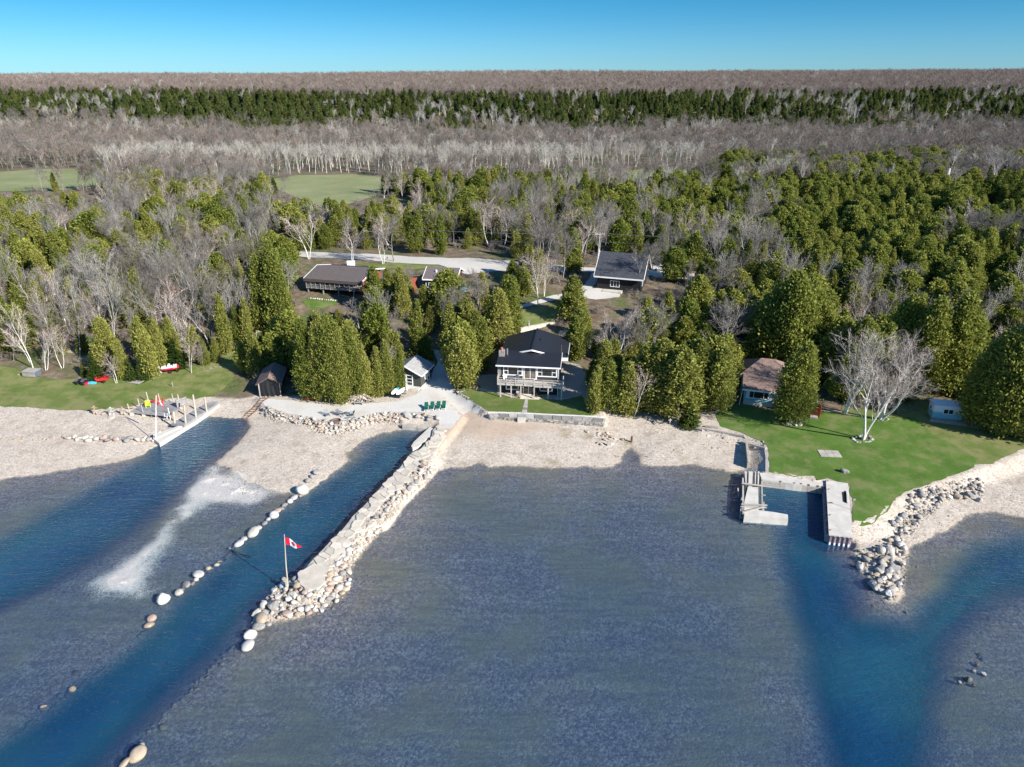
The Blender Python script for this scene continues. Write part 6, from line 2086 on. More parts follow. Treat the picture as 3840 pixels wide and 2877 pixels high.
def window(parent, o, u, w, h, cols=(1,), rows=None, fr=.11, mid=.07, deep=.10, name="window", pane_mat='glass', label=None):
	"""White framed window on a wall: o lower left corner on the wall, u direction along the wall, outward side is u turned right."""
	o, u = Vector(o), Vector(u).normalized()
	n = Vector((u.y, -u.x, 0))
	z = Vector((0, 0, 1))
	m = MB()

	def bar(a0, a1, b0, b1, d0, d1):
		c = [o + u * a + z * b + n * d for d in (d0, d1) for (a, b) in ((a0, b0), (a1, b0), (a1, b1), (a0, b1))]
		m.add(c, [(0, 1, 2, 3)[::-1], (4, 5, 6, 7), (0, 4, 7, 3)[::-1], (1, 2, 6, 5)[::-1], (0, 1, 5, 4)[::-1], (3, 7, 6, 2)[::-1]])
	bar(0, w, 0, fr, .0, deep)
	bar(0, w, h - fr, h, .0, deep)
	bar(0, fr, fr, h - fr, .0, deep)
	bar(w - fr, w, fr, h - fr, .0, deep)
	tot = sum(cols)
	x = fr
	iw, ih = w - 2 * fr, h - 2 * fr
	panes = []
	for i, c in enumerate(cols):
		cw = iw * c / tot
		nr = rows[i] if rows else 1
		for r in range(nr):
			panes.append((x + .004, x + cw - .004, fr + ih * r / nr + .004, fr + ih * (r + 1) / nr - .004))
			if r:
				bar(x + mid / 2, x + cw - mid / 2, fr + ih * r / nr - mid / 2, fr + ih * r / nr + mid / 2, .0, deep * .9)
		x += cw
		if i < len(cols) - 1:
			bar(x - mid / 2, x + mid / 2, fr, h - fr, .0, deep * .95)
	f = m.build(name, MB_['trim'], parent, label=label)
	for a0, a1, b0, b1 in panes:
		q = [o + u * a + z * b + n * .03 for (a, b) in ((a0, b0), (a1, b0), (a1, b1), (a0, b1))]
		MB().add(q, [(0, 1, 2, 3)]).build("pane", MB_[pane_mat], f)
	return f


def door(parent, o, u, w, h, cols=(1,), rows=None, pane_mat='glass'):
	return window(parent, o, u, w, h, cols, rows, .13, .10, .09, "door", pane_mat)


def frame_of(p0, p1, z):
	"""Empty-space frame: origin p0, x axis to p1."""
	a = math.atan2(p1[1] - p0[1], p1[0] - p0[0])
	return (p0[0], p0[1], z), a, math.hypot(p1[0] - p0[0], p1[1] - p0[1])


def to_local(o, p):
	c, s = math.cos(-o.rotation_euler.z), math.sin(-o.rotation_euler.z)
	x, y = p[0] - o.location.x, p[1] - o.location.y
	return x * c - y * s, x * s + y * c


def adirondack(name, loc, rz, mat, label, cat="chair", group=None):
	o = empty(name, loc, rz, label, cat, group)
	seat = MB()
	for k in range(5):
		seat.slab([(-.28, -.42 + k * .13, .36 - k * .03), (.28, -.42 + k * .13, .36 - k * .03), (.28, -.31 + k * .13, .335 - k * .03), (-.28, -.31 + k * .13, .335 - k * .03)], .03)
	seat.build("seat", mat, o)
	bk = MB()
	for k in range(5):
		x = -.26 + k * .13
		t = 1.02 - abs(k - 2) * .06
		bk.beam((x, .16, .24), (x * 1.12, .52, t), .115, .03, up=(0, -1, .3))
	bk.build("backrest", mat, o)
	for s in (-1, 1):
		MB().box(s * .36 - .07, s * .36 + .07, -.45, .32, .55, .585).build("armrest", mat, o)
		MB().beam((s * .33, -.40, 0), (s * .33, -.40, .55), .09, .05).build("leg", mat, o)
		MB().beam((s * .33, .50, 0), (s * .33, -.1, .38), .09, .05).build("leg", mat, o)
	return o


def main_house():
	loc, a, L = frame_of((-1.9, 112.2), (7.86, 110.99), 1.45)
	o = empty("lake_house", loc, a, "dark charcoal two-storey house with black roof, white windows and a long raised deck", "house")
	D, ze = 14.2, 5.45
	rx = 4.95
	# lower and upper storeys
	MB().box(0, L, 0, D, -.6, 2.62).build("lower_wall", MB_['black'], o)
	MB().box(0, L, .02, D, 2.62, 5.3).build("upper_wall", MB_['charcoal'], o)
	MB().box(.02, L - .02, -.04, .1, -.5, .08).build("foundation", MB_['conc' if 'conc' in MB_ else 'found'], o)
	MB().box(-.55, .0, -.1, D * .55, -.5, 5.1).build("stone_wall", MB_['stonew'], o)
	# front lean-to roof, then the main gable running back
	m = MB()
	m.slab([(-.75, -.75, ze), (L + .35, -.75, ze), (L + .35, 4.1, 6.35), (-.75, 4.1, 6.35)], .16)
	m.build("front_roof", MB_['roof'], o)
	MB().box(-.78, L + .38, -.83, -.752, ze - .20, ze + .03).build("eave_trim", MB_['trim'], o)
	MB().add([(L + .36, -.75, ze - .16), (L + .36, 4.1, 6.2), (L + .36, 4.1, 6.42), (L + .36, -.75, ze + .06), (L + .41, -.75, ze - .16), (L + .41, 4.1, 6.2), (L + .41, 4.1, 6.42), (L + .41, -.75, ze + .06)],
			 [(0, 3, 2, 1), (4, 5, 6, 7), (0, 1, 5, 4), (1, 2, 6, 5), (2, 3, 7, 6), (3, 0, 4, 7)]).build("rake_trim", MB_['trim'], o)
	MB().prism([(0.0, .02), (L, .02), (L, 4.05), (0, 4.05)], 5.2, [5.3, 5.3, 6.15, 6.15]).build("lean_to_wall", MB_['charcoal'], o)
	rz, sl = 6.95, .30
	xl, xr = -.9, L + 1.3
	zl_, zr_ = rz - sl * (rx - xl), rz - sl * (xr - rx)
	m = MB()
	m.slab([(xl, 4.13, zl_), (rx, 4.13, rz), (rx, D + .4, rz), (xl, D + .4, zl_)], .16)
	m.slab([(rx, 4.13, rz), (xr, 4.13, zr_), (xr, D + .4, zr_), (rx, D + .4, rz)], .16)
	# the part of the gable that shows above the lean-to reaches forward to the barge boards
	f = 3.35
	cut = 2.0
	m.slab([(rx - cut, 4.13, rz - sl * cut), (rx - cut, f + .45, rz - sl * cut), (rx, f, rz), (rx, 4.13, rz)], .16)
	m.slab([(rx, 4.13, rz), (rx, f, rz), (rx + cut, f + .45, rz - sl * cut), (rx + cut, 4.13, rz - sl * cut)], .16)
	m.build("main_roof", MB_['roof'], o)
	MB().beam((rx, f, rz + .03), (rx, D + .45, rz + .03), .34, .07).build("ridge_cap", MB_['roof'], o)
	for s in (-1, 1):
		MB().beam((rx, f - .04, rz - .09), (rx + s * (cut + .15), f + .42, rz - sl * cut - .14), .09, .24).build("barge_board", MB_['trim'], o)
	MB().add([(rx - cut, f + .5, 6.15), (rx + cut, f + .5, 6.15), (rx, f + .5, rz - .15)], [(0, 1, 2)]).build("gable_wall", MB_['charcoal'], o)
	MB().add([(xr - .02, 4.1, zr_ - .2), (xr - .02, D, zr_ - .2), (xr - .02, D, zr_ + .03), (xr - .02, 4.1, zr_ + .03), (xr + .04, 4.1, zr_ - .2), (xr + .04, D, zr_ - .2), (xr + .04, D, zr_ + .03), (xr + .04, 4.1, zr_ + .03)],
			 [(0, 3, 2, 1), (4, 5, 6, 7), (0, 1, 5, 4), (1, 2, 6, 5), (2, 3, 7, 6), (3, 0, 4, 7)]).build("eave_trim", MB_['trim'], o)
	MB().box(L + .3, L + 1.4, 3.98, 4.12, zr_ - .25, zr_ + .35).build("return_trim", MB_['trim'], o)
	MB().box(.02, L, D - .1, D, 5.3, 5.35).build("rear_trim", MB_['trim'], o)
	MB().prism([(0, 4.12), (L, 4.12), (L, D - .02), (0, D - .02)], 5.2, [5.3, 5.3, 5.3, 5.3]).build("wall_top", MB_['charcoal'], o)
	c = MB()
	c.box(-.62, .35, 2.0, 3.0, -.4, 7.0)
	ch = c.build("chimney", MB_['stonew'], o)
	MB().tube([(-.14, 2.5, 7.0), (-.14, 2.5, 7.45)], .2, 8).build("flue", MB_['clay'], ch)
	MB().tube([(.75, 2.75, 6.0), (.75, 2.75, 7.2)], .13, 8).build("vent_pipe", MB_['brass'], o)
	MB().tube([(rx + 1.1, 9.3, 6.5), (rx + 1.1, 9.3, 7.0)], .14, 8).build("vent_pipe", MB_['roof'], o)
	MB().tube([(2.7, 7.2, 6.2), (2.7, 7.2, 6.75)], .06, 6).build("vent_pipe", MB_['roof'], o)
	MB().tube([(L + .2, 4.6, 5.2), (L + .2, 4.6, 7.6)], .03, 5).build("mast", MB_['brass'], o)
	# windows and doors
	u = (1, 0, 0)
	window(o, (.4, 0.02, 3.40), u, 3.35, 1.70, (1, 2.6, 1), (2, 1, 2), .17, .08)
	window(o, (6.2, 0.02, 3.40), u, 3.42, 1.70, (1, 2.6, 1), (2, 1, 2), .17, .08)
	door(o, (3.95, 0.02, 2.86), u, 2.15, 2.24, (1, 1), None, 'curtain')
	window(o, (.85, 0, .72), u, 2.25, 1.5, (1, 1.9), (2, 1), .18)
	door(o, (3.8, 0, .02), u, 1.95, 2.15, (1, 1))
	window(o, (6.65, 0, .72), u, 2.3, 1.5, (1.9, 1), (1, 2), .18)
	for x in (3.82, 6.14, 9.72):
		MB().box(x - .05, x + .05, -.06, .02, 2.75, 5.3).build("corner_board", MB_['trim'], o)
	MB().tube([(L + .06, -.35, 5.2), (L - .05, -.12, 4.9), (L - .05, -.12, 0)], .06, 6).build("downspout", MB_['trim'], o)
	d_ = MB()
	# deck
	y0 = -2.0
	dl = [(-.35, 5.92, 2.70), (5.92, 10.75, 2.58)]
	for x0, x1, z in dl:
		n = 12
		dk = MB()
		for k in range(n):
			ya, yb = y0 + (0 - y0 - .05) * k / n, y0 + (0 - y0 - .05) * (k + .93) / n
			dk.box(x0, x1 - .02, ya, yb, z - .04, z)
		dk.build("deck_boards", MB_['deckw'], o)
		MB().box(x0, x1 - .02, y0 - .05, y0 + .0, z - .32, z - .045).build("deck_beam", MB_['deckw'], o)
		posts = np.linspace(x0 + .05, x1 - .1, 5 if x0 < 0 else 4)
		for x in posts:
			MB().box(x - .05, x + .05, y0 - .12, y0 - .055, z - .25, z + 1.05).build("rail_post", MB_['deckw'], o)
		for zz in (.18, .58, 1.0):
			MB().box(x0, x1, y0 - .055, y0 - .005, z + zz, z + zz + (.13 if zz < .9 else .09)).build("rail", MB_['deckw'], o)
	for x, yy0, yy1, z in ((-.35, y0, -.05, 2.7), (10.72, y0, -.05, 2.58)):
		for zz in (.18, .58, 1.0):
			MB().box(x - .03, x + .03, yy0, yy1, z + zz, z + zz + .11).build("rail", MB_['deckw'], o)
		MB().box(x - .055, x + .055, yy1 - .1, yy1, z - .2, z + 1.1).build("rail_post", MB_['deckw'], o)
	MB().box(10.68, 10.82, -1.0, -.88, 2.3, 4.1).build("gate_post", MB_['deckw'], o)
	for wx, wy in ((203, 1600), (425, 1610), (627, 1610), (900, 1635), (1190, 1640), (1465, 1650)):
		x, y = to_local(o, at_z('O', wx, wy, 1.5))
		MB().box(x - .09, x + .09, y0 + .02, y0 + .2, -.3, 2.62 if x < 5.9 else 2.5).build("deck_post", MB_['deckw'], o)
	# stone porch
	for k, (x0, x1, ya, yb, z) in enumerate(((3.3, 5.9, -1.7, -.1, .16), (3.5, 6.9, -2.3, -1.72, .10), (5.95, 7.0, -1.6, -.6, .12))):
		MB().prism([(x0, ya), (x1, ya + .15), (x1 - .2, yb), (x0 + .1, yb)], -.2, z).build("porch_stone", MS['flag'], o)
	MB().tube([(10.95, -1.75, 1.9), (10.95, -1.75, 2.4)], .04, 5).build("dish_arm", MB_['brass'], o)
	MB().tube([(10.95, -1.95, 2.05), (10.95, -2.03, 2.03)], [.30, .27], 14).build("satellite_dish", MB_['trim'], o)
	# furniture on the deck
	c = math.cos(a), math.sin(a)
	wp = lambda x, y, z: (loc[0] + x * c[0] - y * c[1], loc[1] + x * c[1] + y * c[0], loc[2] + z)
	for k, x in enumerate((.95, 2.75)):
		t = adirondack("deck_chair", wp(x, -.75, 2.7), a + (.5 if k == 0 else -.5), MB_['brass'], ("grey chair left of the table on the house's upper deck", "grey chair right of the table on the house's upper deck")[k], "chair", "chairs on the upper deck")
	t = empty("deck_table", wp(1.85, -.8, 2.7), a, "small dark table between two chairs on the house's upper deck", "table")
	MB().box(-.45, .45, -.35, .35, .68, .72).build("table_top", MB_['slatgrey'], t)
	for sx in (-.38, .38):
		for sy in (-.28, .28):
			MB().box(sx - .025, sx + .025, sy - .025, sy + .025, 0, .68).build("leg", MB_['slatgrey'], t)
	for nm, x, lb in (("porch_chair", 3.2, "pinkish wooden chair on the porch under the deck"), ("porch_chair", 6.6, "dark wooden chair right of the french doors under the deck")):
		adirondack(nm, wp(x, -1.0, .12), a + .3, MB_['log'] if x < 5 else MB_['darkbrown'], lb, "chair")


main_house()


def gable_house(name, label, eL, eR, ze, zg, depth, ridge_h, over, wall_m, roof_m, trim_m, ridge_at=.5, cat="house", th=.2, gable_m=None, barge=None):
	"""House with its ridge parallel to the front eave eL-eR (world xy at height ze). Local x along the front, y back."""
	loc, a, L = frame_of(eL, eR, zg)
	o = empty(name, loc, a, label, cat)
	h = ze - zg
	yr = depth * ridge_at
	m = MB()
	m.slab([(0, 0, h), (L, 0, h), (L, yr, h + ridge_h), (0, yr, h + ridge_h)], th)
	m.slab([(0, yr, h + ridge_h), (L, yr, h + ridge_h), (L, depth, h), (0, depth, h)], th)
	m.build("roof", roof_m, o)
	x0, x1, y0, y1 = over[0], L - over[1], over[2], depth - over[3]
	rise = ridge_h / yr
	MB().box(x0, x1, y0, y1, -1.2, h + rise * y0 - th - .02).build("wall", wall_m, o)
	zt = h + rise * y0 - th - .02
	for x, nm in ((x0, "gable_wall"), (x1, "gable_wall")):
		s = .06
		MB().add([(x - s, y0, zt), (x - s, y1, zt), (x - s, yr, h + ridge_h - th - .03), (x + s, y0, zt), (x + s, y1, zt), (x + s, yr, h + ridge_h - th - .03)],
				 [(0, 2, 1), (3, 4, 5), (0, 1, 4, 3), (1, 2, 5, 4), (2, 0, 3, 5)]).build(nm, gable_m or wall_m, o)
	MB().box(-.02, L + .02, -.07, -.004, h - th - .08, h + .03).build("eave_trim", trim_m, o)
	for x in (-.05, L + .05):
		for (ya, yb) in ((0, yr), (depth, yr)):
			MB().beam((x, ya, h - .06), (x, yb, h + ridge_h - .06), .08, .26, up=(0, 0, 1)).build("barge_board", barge or trim_m, o)
	return o, L, h, (x0, x1, y0, y1)


def black_house():
	g = on_ground('N', 1215, 655)
	ze = g.z + 3.1
	eL, eR = at_z('Z', 150, 618, ze), at_z('Z', 742, 668, ze)
	dirv = Vector((eR[0] - eL[0], eR[1] - eL[1])).normalized()
	nrm = Vector((-dirv.y, dirv.x))
	yr = 5.6
	mid = Vector((eL[0] + eR[0], eL[1] + eR[1])) / 2 + nrm * yr
	rh = height_at('Z', 342, mid.y, ze)
	o, L, h, (x0, x1, y0, y1) = gable_house("gabled_house", "black board house with a large slate-grey gable roof beside the road", eL, eR, ze, g.z, 2 * yr, rh, (.6, .7, .8, .8), MB_['black'], MB_['slate'], MB_['trim'])
	wx, wy = to_local(o, at_z('Z', 322, 750, g.z + 1.2))
	window(o, (wx, y0, h - 2.35), (1, 0, 0), 2.1, 1.45, (1, 1, 1))
	window(o, (x1 + .06, yr - 1.1, h + .5), (0, 1, 0), .9, 1.3, (1,))
	window(o, (x1 + .06, 2.0, 1.0), (0, 1, 0), 1.4, 1.2, (1, 1))
	MB().box(2.2, 6.5, y0 - 1.6, y0 - .01, -.3, .12).build("terrace", MS['conc'], o)
	g = on_ground('N', 1213, 400)
	t = empty("utility_pole", g, R(6), "tall grey wooden utility pole with a crossarm beside the black gabled house", "utility pole")
	ht = height_at('N', 62, g.y, g.z)
	MB().tube([(0, 0, -.3), (.3, 0, ht)], [.17, .11], 8).build("pole", MS['wood'], t)
	MB().box(-.9, 1.5, -.14, -.02, ht - .45, ht - .3).build("crossarm", MS['wood'], t)
	for x in (-.75, -.35, .95, 1.35):
		MB().tube([(x, -.08, ht - .3), (x, -.08, ht - .14)], .05, 6).build("insulator", MB_['trim'], t)
	# wires away to the left and right
	for k, (x, zz, lb) in enumerate(((-.75, ht - .14, "upper overhead wire strung from the utility pole along the road"), (1.35, ht - .14, "overhead wire on the right end of the pole's crossarm"), (.1, ht - 2.2, "lower overhead wire strung along the road"))):
		a = Vector((g.x + x, g.y, g.z + zz))
		pts = []
		for s in np.linspace(-1, 1, 25):
			dx = s * 46
			sag = 1.1 * ((abs(s)) ** 2 - abs(s)) * 2
			pts.append(Vector((dx, -s * 5.0, sag - 0.0 * s)))
		w = empty("overhead_wire", a, 0, lb, "wire", "overhead wires")
		MB().tube(pts, .022, 4, cap=False).build("wire", MB_['slatgrey'], w)


black_house()


def lodge():
	g = on_ground('M', 150, 740)
	zg = g.z
	ze = zg + 3.75
	eL, eR = at_z('X', 92, 420, ze), at_z('X', 1178, 500, ze)
	dirv = Vector((eR[0] - eL[0], eR[1] - eL[1])).normalized()
	nrm = Vector((-dirv.y, dirv.x))
	yr = 6.4
	mid = Vector((eL[0] + eR[0], eL[1] + eR[1])) / 2 + nrm * yr
	rh = height_at('X', 205, mid.y, ze)
	o, L, h, (x0, x1, y0, y1) = gable_house("lodge", "long lodge with a ribbed brown roof, red gable and a dark shaded balcony", eL, eR, ze, zg, 2 * yr, rh, (.9, 1.0, 2.6, 1.0), MB_['darkbrown'], MB_['brownroof'], MB_['fascia'], gable_m=MB_['red'], barge=MB_['trim'])
	for k in range(1, 14):
		t = k / 14
		MB().beam((0, yr * t, h + rh * t + .03), (L, yr * t, h + rh * t + .03), .10, .06).build("roof_rib", MB_['brownroof'], o)
	MB().box(-.04, L + .04, -.14, -.075, h - .62, h - .02).build("fascia", MB_['fascia'], o)
	# balcony
	zb = 1.75
	MB().box(.3, L - 1.8, .15, y0 - .01, zb - .2, zb).build("balcony_floor", MS['greywood'], o)
	for k in range(11):
		x = .4 + (L - 2.3) * k / 10
		MB().box(x - .06, x + .06, .06, .14, zb - .25, zb + 1.05).build("rail_post", MS['greywood'], o)
	for zz in (.3, .62, .98):
		MB().box(.3, L - 1.8, .145, .20, zb + zz, zb + zz + .1).build("rail", MS['greywood'], o)
	for k in range(4):
		x = .6 + (L - 2.8) * k / 3
		MB().box(x - .1, x + .1, .3, .5, -.6, h - .3).build("post", MS['greywood'], o)
	for k in range(5):
		window(o, (x0 + .5 + k * 2.3, y0, zb + .25), (1, 0, 0), 1.9, 1.7, (1, 1), None, .06, .05, .05)
	window(o, (x0 + 1.4, y0, -.05), (1, 0, 0), 1.6, 1.0, (1, 1), None, .06, .05, .05)
	MB().box(x1 - .05, x1 + .08, y0, y1, -1.0, h + rh / yr * y0 - .24).build("red_wall", MB_['red'], o)
	for k in range(2):
		c = empty("balcony_chair", (0, 0, 0), 0, ("white chair on the left end of the lodge balcony", "second white chair on the lodge balcony")[k], "chair", "white chairs on the lodge balcony")
		wl = Matrix.Rotation(o.rotation_euler.z, 4, 'Z') @ Vector((.9 + k * .9, .9, zb))
		c.location = Vector(o.location) + wl
		m = MB()
		m.box(-.25, .25, -.25, .25, .38, .43).box(-.25, .25, .2, .25, .43, .95)
		m.build("seat", MB_['trim'], c)
		for sx in (-.22, .22):
			for sy in (-.22, .22):
				MB().box(sx - .025, sx + .025, sy - .025, sy + .025, 0, .38).build("leg", MB_['trim'], c)
	# stones and pots along the foot
	for k in range(13):
		gg = on_ground('X', 185 + k * 42, 800 + k * 4)
		rock("boulder", gg.x, gg.y, RNG.uniform(.35, .6), ("white", "pale", "white")[k % 3], "whitish stone in the row below the lodge balcony", "white stones below the lodge balcony", True, flat=1.0)
	# second wing to the right
	ze2 = ze - .35
	a, b = at_z('X', 1500, 505, ze2), at_z('X', 1700, 500, ze2)
	o2, L2, h2, q = gable_house("lodge_wing", "lower brown-roofed wing with red walls at the lodge's right end", a, (a[0] + dirv.x * 6.5, a[1] + dirv.y * 6.5), ze2, zg, 8.4, rh * .66, (.5, .6, .9, .6), MB_['red'], MB_['brownroof'], MB_['fascia'])
	for k in range(1, 9):
		t = k / 9
		MB().beam((0, 4.2 * t, h2 + rh * .66 * t + .03), (L2, 4.2 * t, h2 + rh * .66 * t + .03), .09, .06).build("roof_rib", MB_['brownroof'], o2)
	window(o2, (1.5, q[2], .9), (1, 0, 0), 1.6, 1.2, (1, 1))
	# the brown house half hidden by bare trees
	g3 = on_ground('M', 1500, 690)
	ze3 = g3.z + 3.0
	a, b = at_z('M', 1335, 542, ze3), at_z('M', 1690, 556, ze3)
	o3, L3, h3, q = gable_house("brown_house", "dark brown house with small white windows half hidden behind bare trees", a, b, ze3, g3.z, 8.6, 1.7, (.4, .5, .6, .5), MB_['darkbrown'], MB_['brownroof'], MB_['trim'], gable_m=MB_['red'])
	window(o3, (.6, q[2], .95), (1, 0, 0), 1.3, 1.25, (1, 1))
	window(o3, (L3 * .45, q[2], .95), (1, 0, 0), 1.3, 1.25, (1, 1))
	MB().tube([(2.6, 2.6, 3.6), (2.6, 2.6, 4.5)], .2, 8).build("vent_pipe", MB_['trim'], o3)
	MB().box(0, L3 + .6, -1.2, -1.1, -.3, .55).build("terrace_rail", MB_['trim'], o3)
	g4 = on_ground('M', 1700, 680)
	t = empty("covered_boat", g4, R(10), "small boat under a bright blue tarp beside the brown house", "boat")
	vs, n = [], 9
	for i in range(n):
		s = i / (n - 1)
		w = .95 * (1 - abs(2 * s - 1) ** 3) + .1
		hh = 1.0 + .25 * math.sin(s * 3.1)
		for (dx, z) in ((-w, .35), (-w, .75), (0, hh + .25 * RNG.random() * .3), (w, .75), (w, .35)):
			vs.append((-2.0 + 4.0 * s, dx, z))
	MB().add(vs, [(i * 5 + k, (i + 1) * 5 + k, (i + 1) * 5 + k + 1, i * 5 + k + 1) for i in range(n - 1) for k in range(4)]).build("tarp", MB_['bluet'], t)
	MB().box(-1.8, 1.8, -.5, .5, .1, .4).build("hull", MB_['trim'], t)
	for sy in (-.6, .6):
		MB().tube([(-.2, sy, .3), (-.2, sy + .15, .3)], .3, 10).build("wheel", MS['black'], t)
	g5 = on_ground('M', 975, 375)
	t = empty("mailbox", g5, R(5), "dark mailbox on a post at the side of the gravel road", "mailbox")
	MB().box(-.05, .05, -.05, .05, -.2, 1.1).build("post", MS['greywood'], t)
	m = MB().box(-.14, .14, -.3, .3, 1.1, 1.3)
	m.tube([(0, -.3, 1.3), (0, .3, 1.3)], .14, 8)
	m.build("box", MB_['slatgrey'], t)
	g6 = on_ground('X', 990, 190)
	t = empty("utility_box", g6, R(5), "white utility box behind the lodge roof beside the road", "utility box")
	MB().box(-.9, .9, -.6, .6, -.1, 1.1).build("body", MB_['trim'], t)
	MB().slab([(-1.0, -.7, 1.15), (1.0, -.7, 1.15), (1.0, .7, 1.2), (-1.0, .7, 1.2)], .06).build("lid", MB_['trim'], t)
	# white car by the black house
	g7 = on_ground('Z', 960, 555)
	t = empty("parked_car", g7, R(-14), "white car parked right of the black gabled house", "car")
	prof = [(-2.2, .35), (-2.25, .75), (-1.3, .95), (-.6, 1.42), (.9, 1.45), (1.7, 1.0), (2.2, .9), (2.25, .4)]
	n = len(prof)
	ws = [.80, .84, .84, .66, .66, .82, .82, .8]
	vs = [(x, -w, z) for (x, z), w in zip(prof, ws)] + [(x, w, z) for (x, z), w in zip(prof, ws)]
	fs = [(i, (i + 1) % n, n + (i + 1) % n, n + i)[::-1] for i in range(n)] + [tuple(range(n)), tuple(range(2 * n - 1, n - 1, -1))]
	MB().add(vs, fs).build("body", MB_['carw'], t)
	for s in (-1, 1):
		MB().add([(-.55, s * .70, 1.36), (.85, s * .70, 1.39), (1.45, s * .80, 1.06), (-1.1, s * .82, 1.02)], [(0, 1, 2, 3) if s > 0 else (3, 2, 1, 0)]).build("window", MB_['glass'], t)
		for x in (-1.4, 1.4):
			w = MB().tube([(x, s * .70, .33), (x, s * .88, .33)], .33, 14).build("wheel", MS['black'], t)
			MB().tube([(x, s * .88, .33), (x, s * .895, .33)], .2, 10).build("rim", MB_['brass'], w)
	MB().add([(-1.27, -.62, .99), (-1.27, .62, .99), (-.64, .58, 1.41), (-.64, -.58, 1.41)], [(0, 1, 2, 3)]).build("windscreen", MB_['glass'], t)
	# far mast
	g8 = on_ground('C', 1650, 900)
	t = empty("lattice_mast", g8, 0, "thin pale lattice mast rising from the wood on the right", "mast")
	hh = height_at('C', 715, g8.y, g8.z)
	m = MB()
	for k in range(3):
		an = k * 2.094
		m.tube([(.7 * math.cos(an), .7 * math.sin(an), 0), (.25 * math.cos(an), .25 * math.sin(an), hh)], .10, 4)
	for k in range(14):
		z0, z1 = hh * k / 14, hh * (k + 1) / 14
		r0, r1 = .7 - .45 * k / 14, .7 - .45 * (k + 1) / 14
		for j in range(3):
			a0, a1 = j * 2.094, (j + 1) * 2.094
			m.tube([(r0 * math.cos(a0), r0 * math.sin(a0), z0), (r1 * math.cos(a1), r1 * math.sin(a1), z1)], .06, 3)
	m.build("lattice", MB_['trim'], t)


lodge()


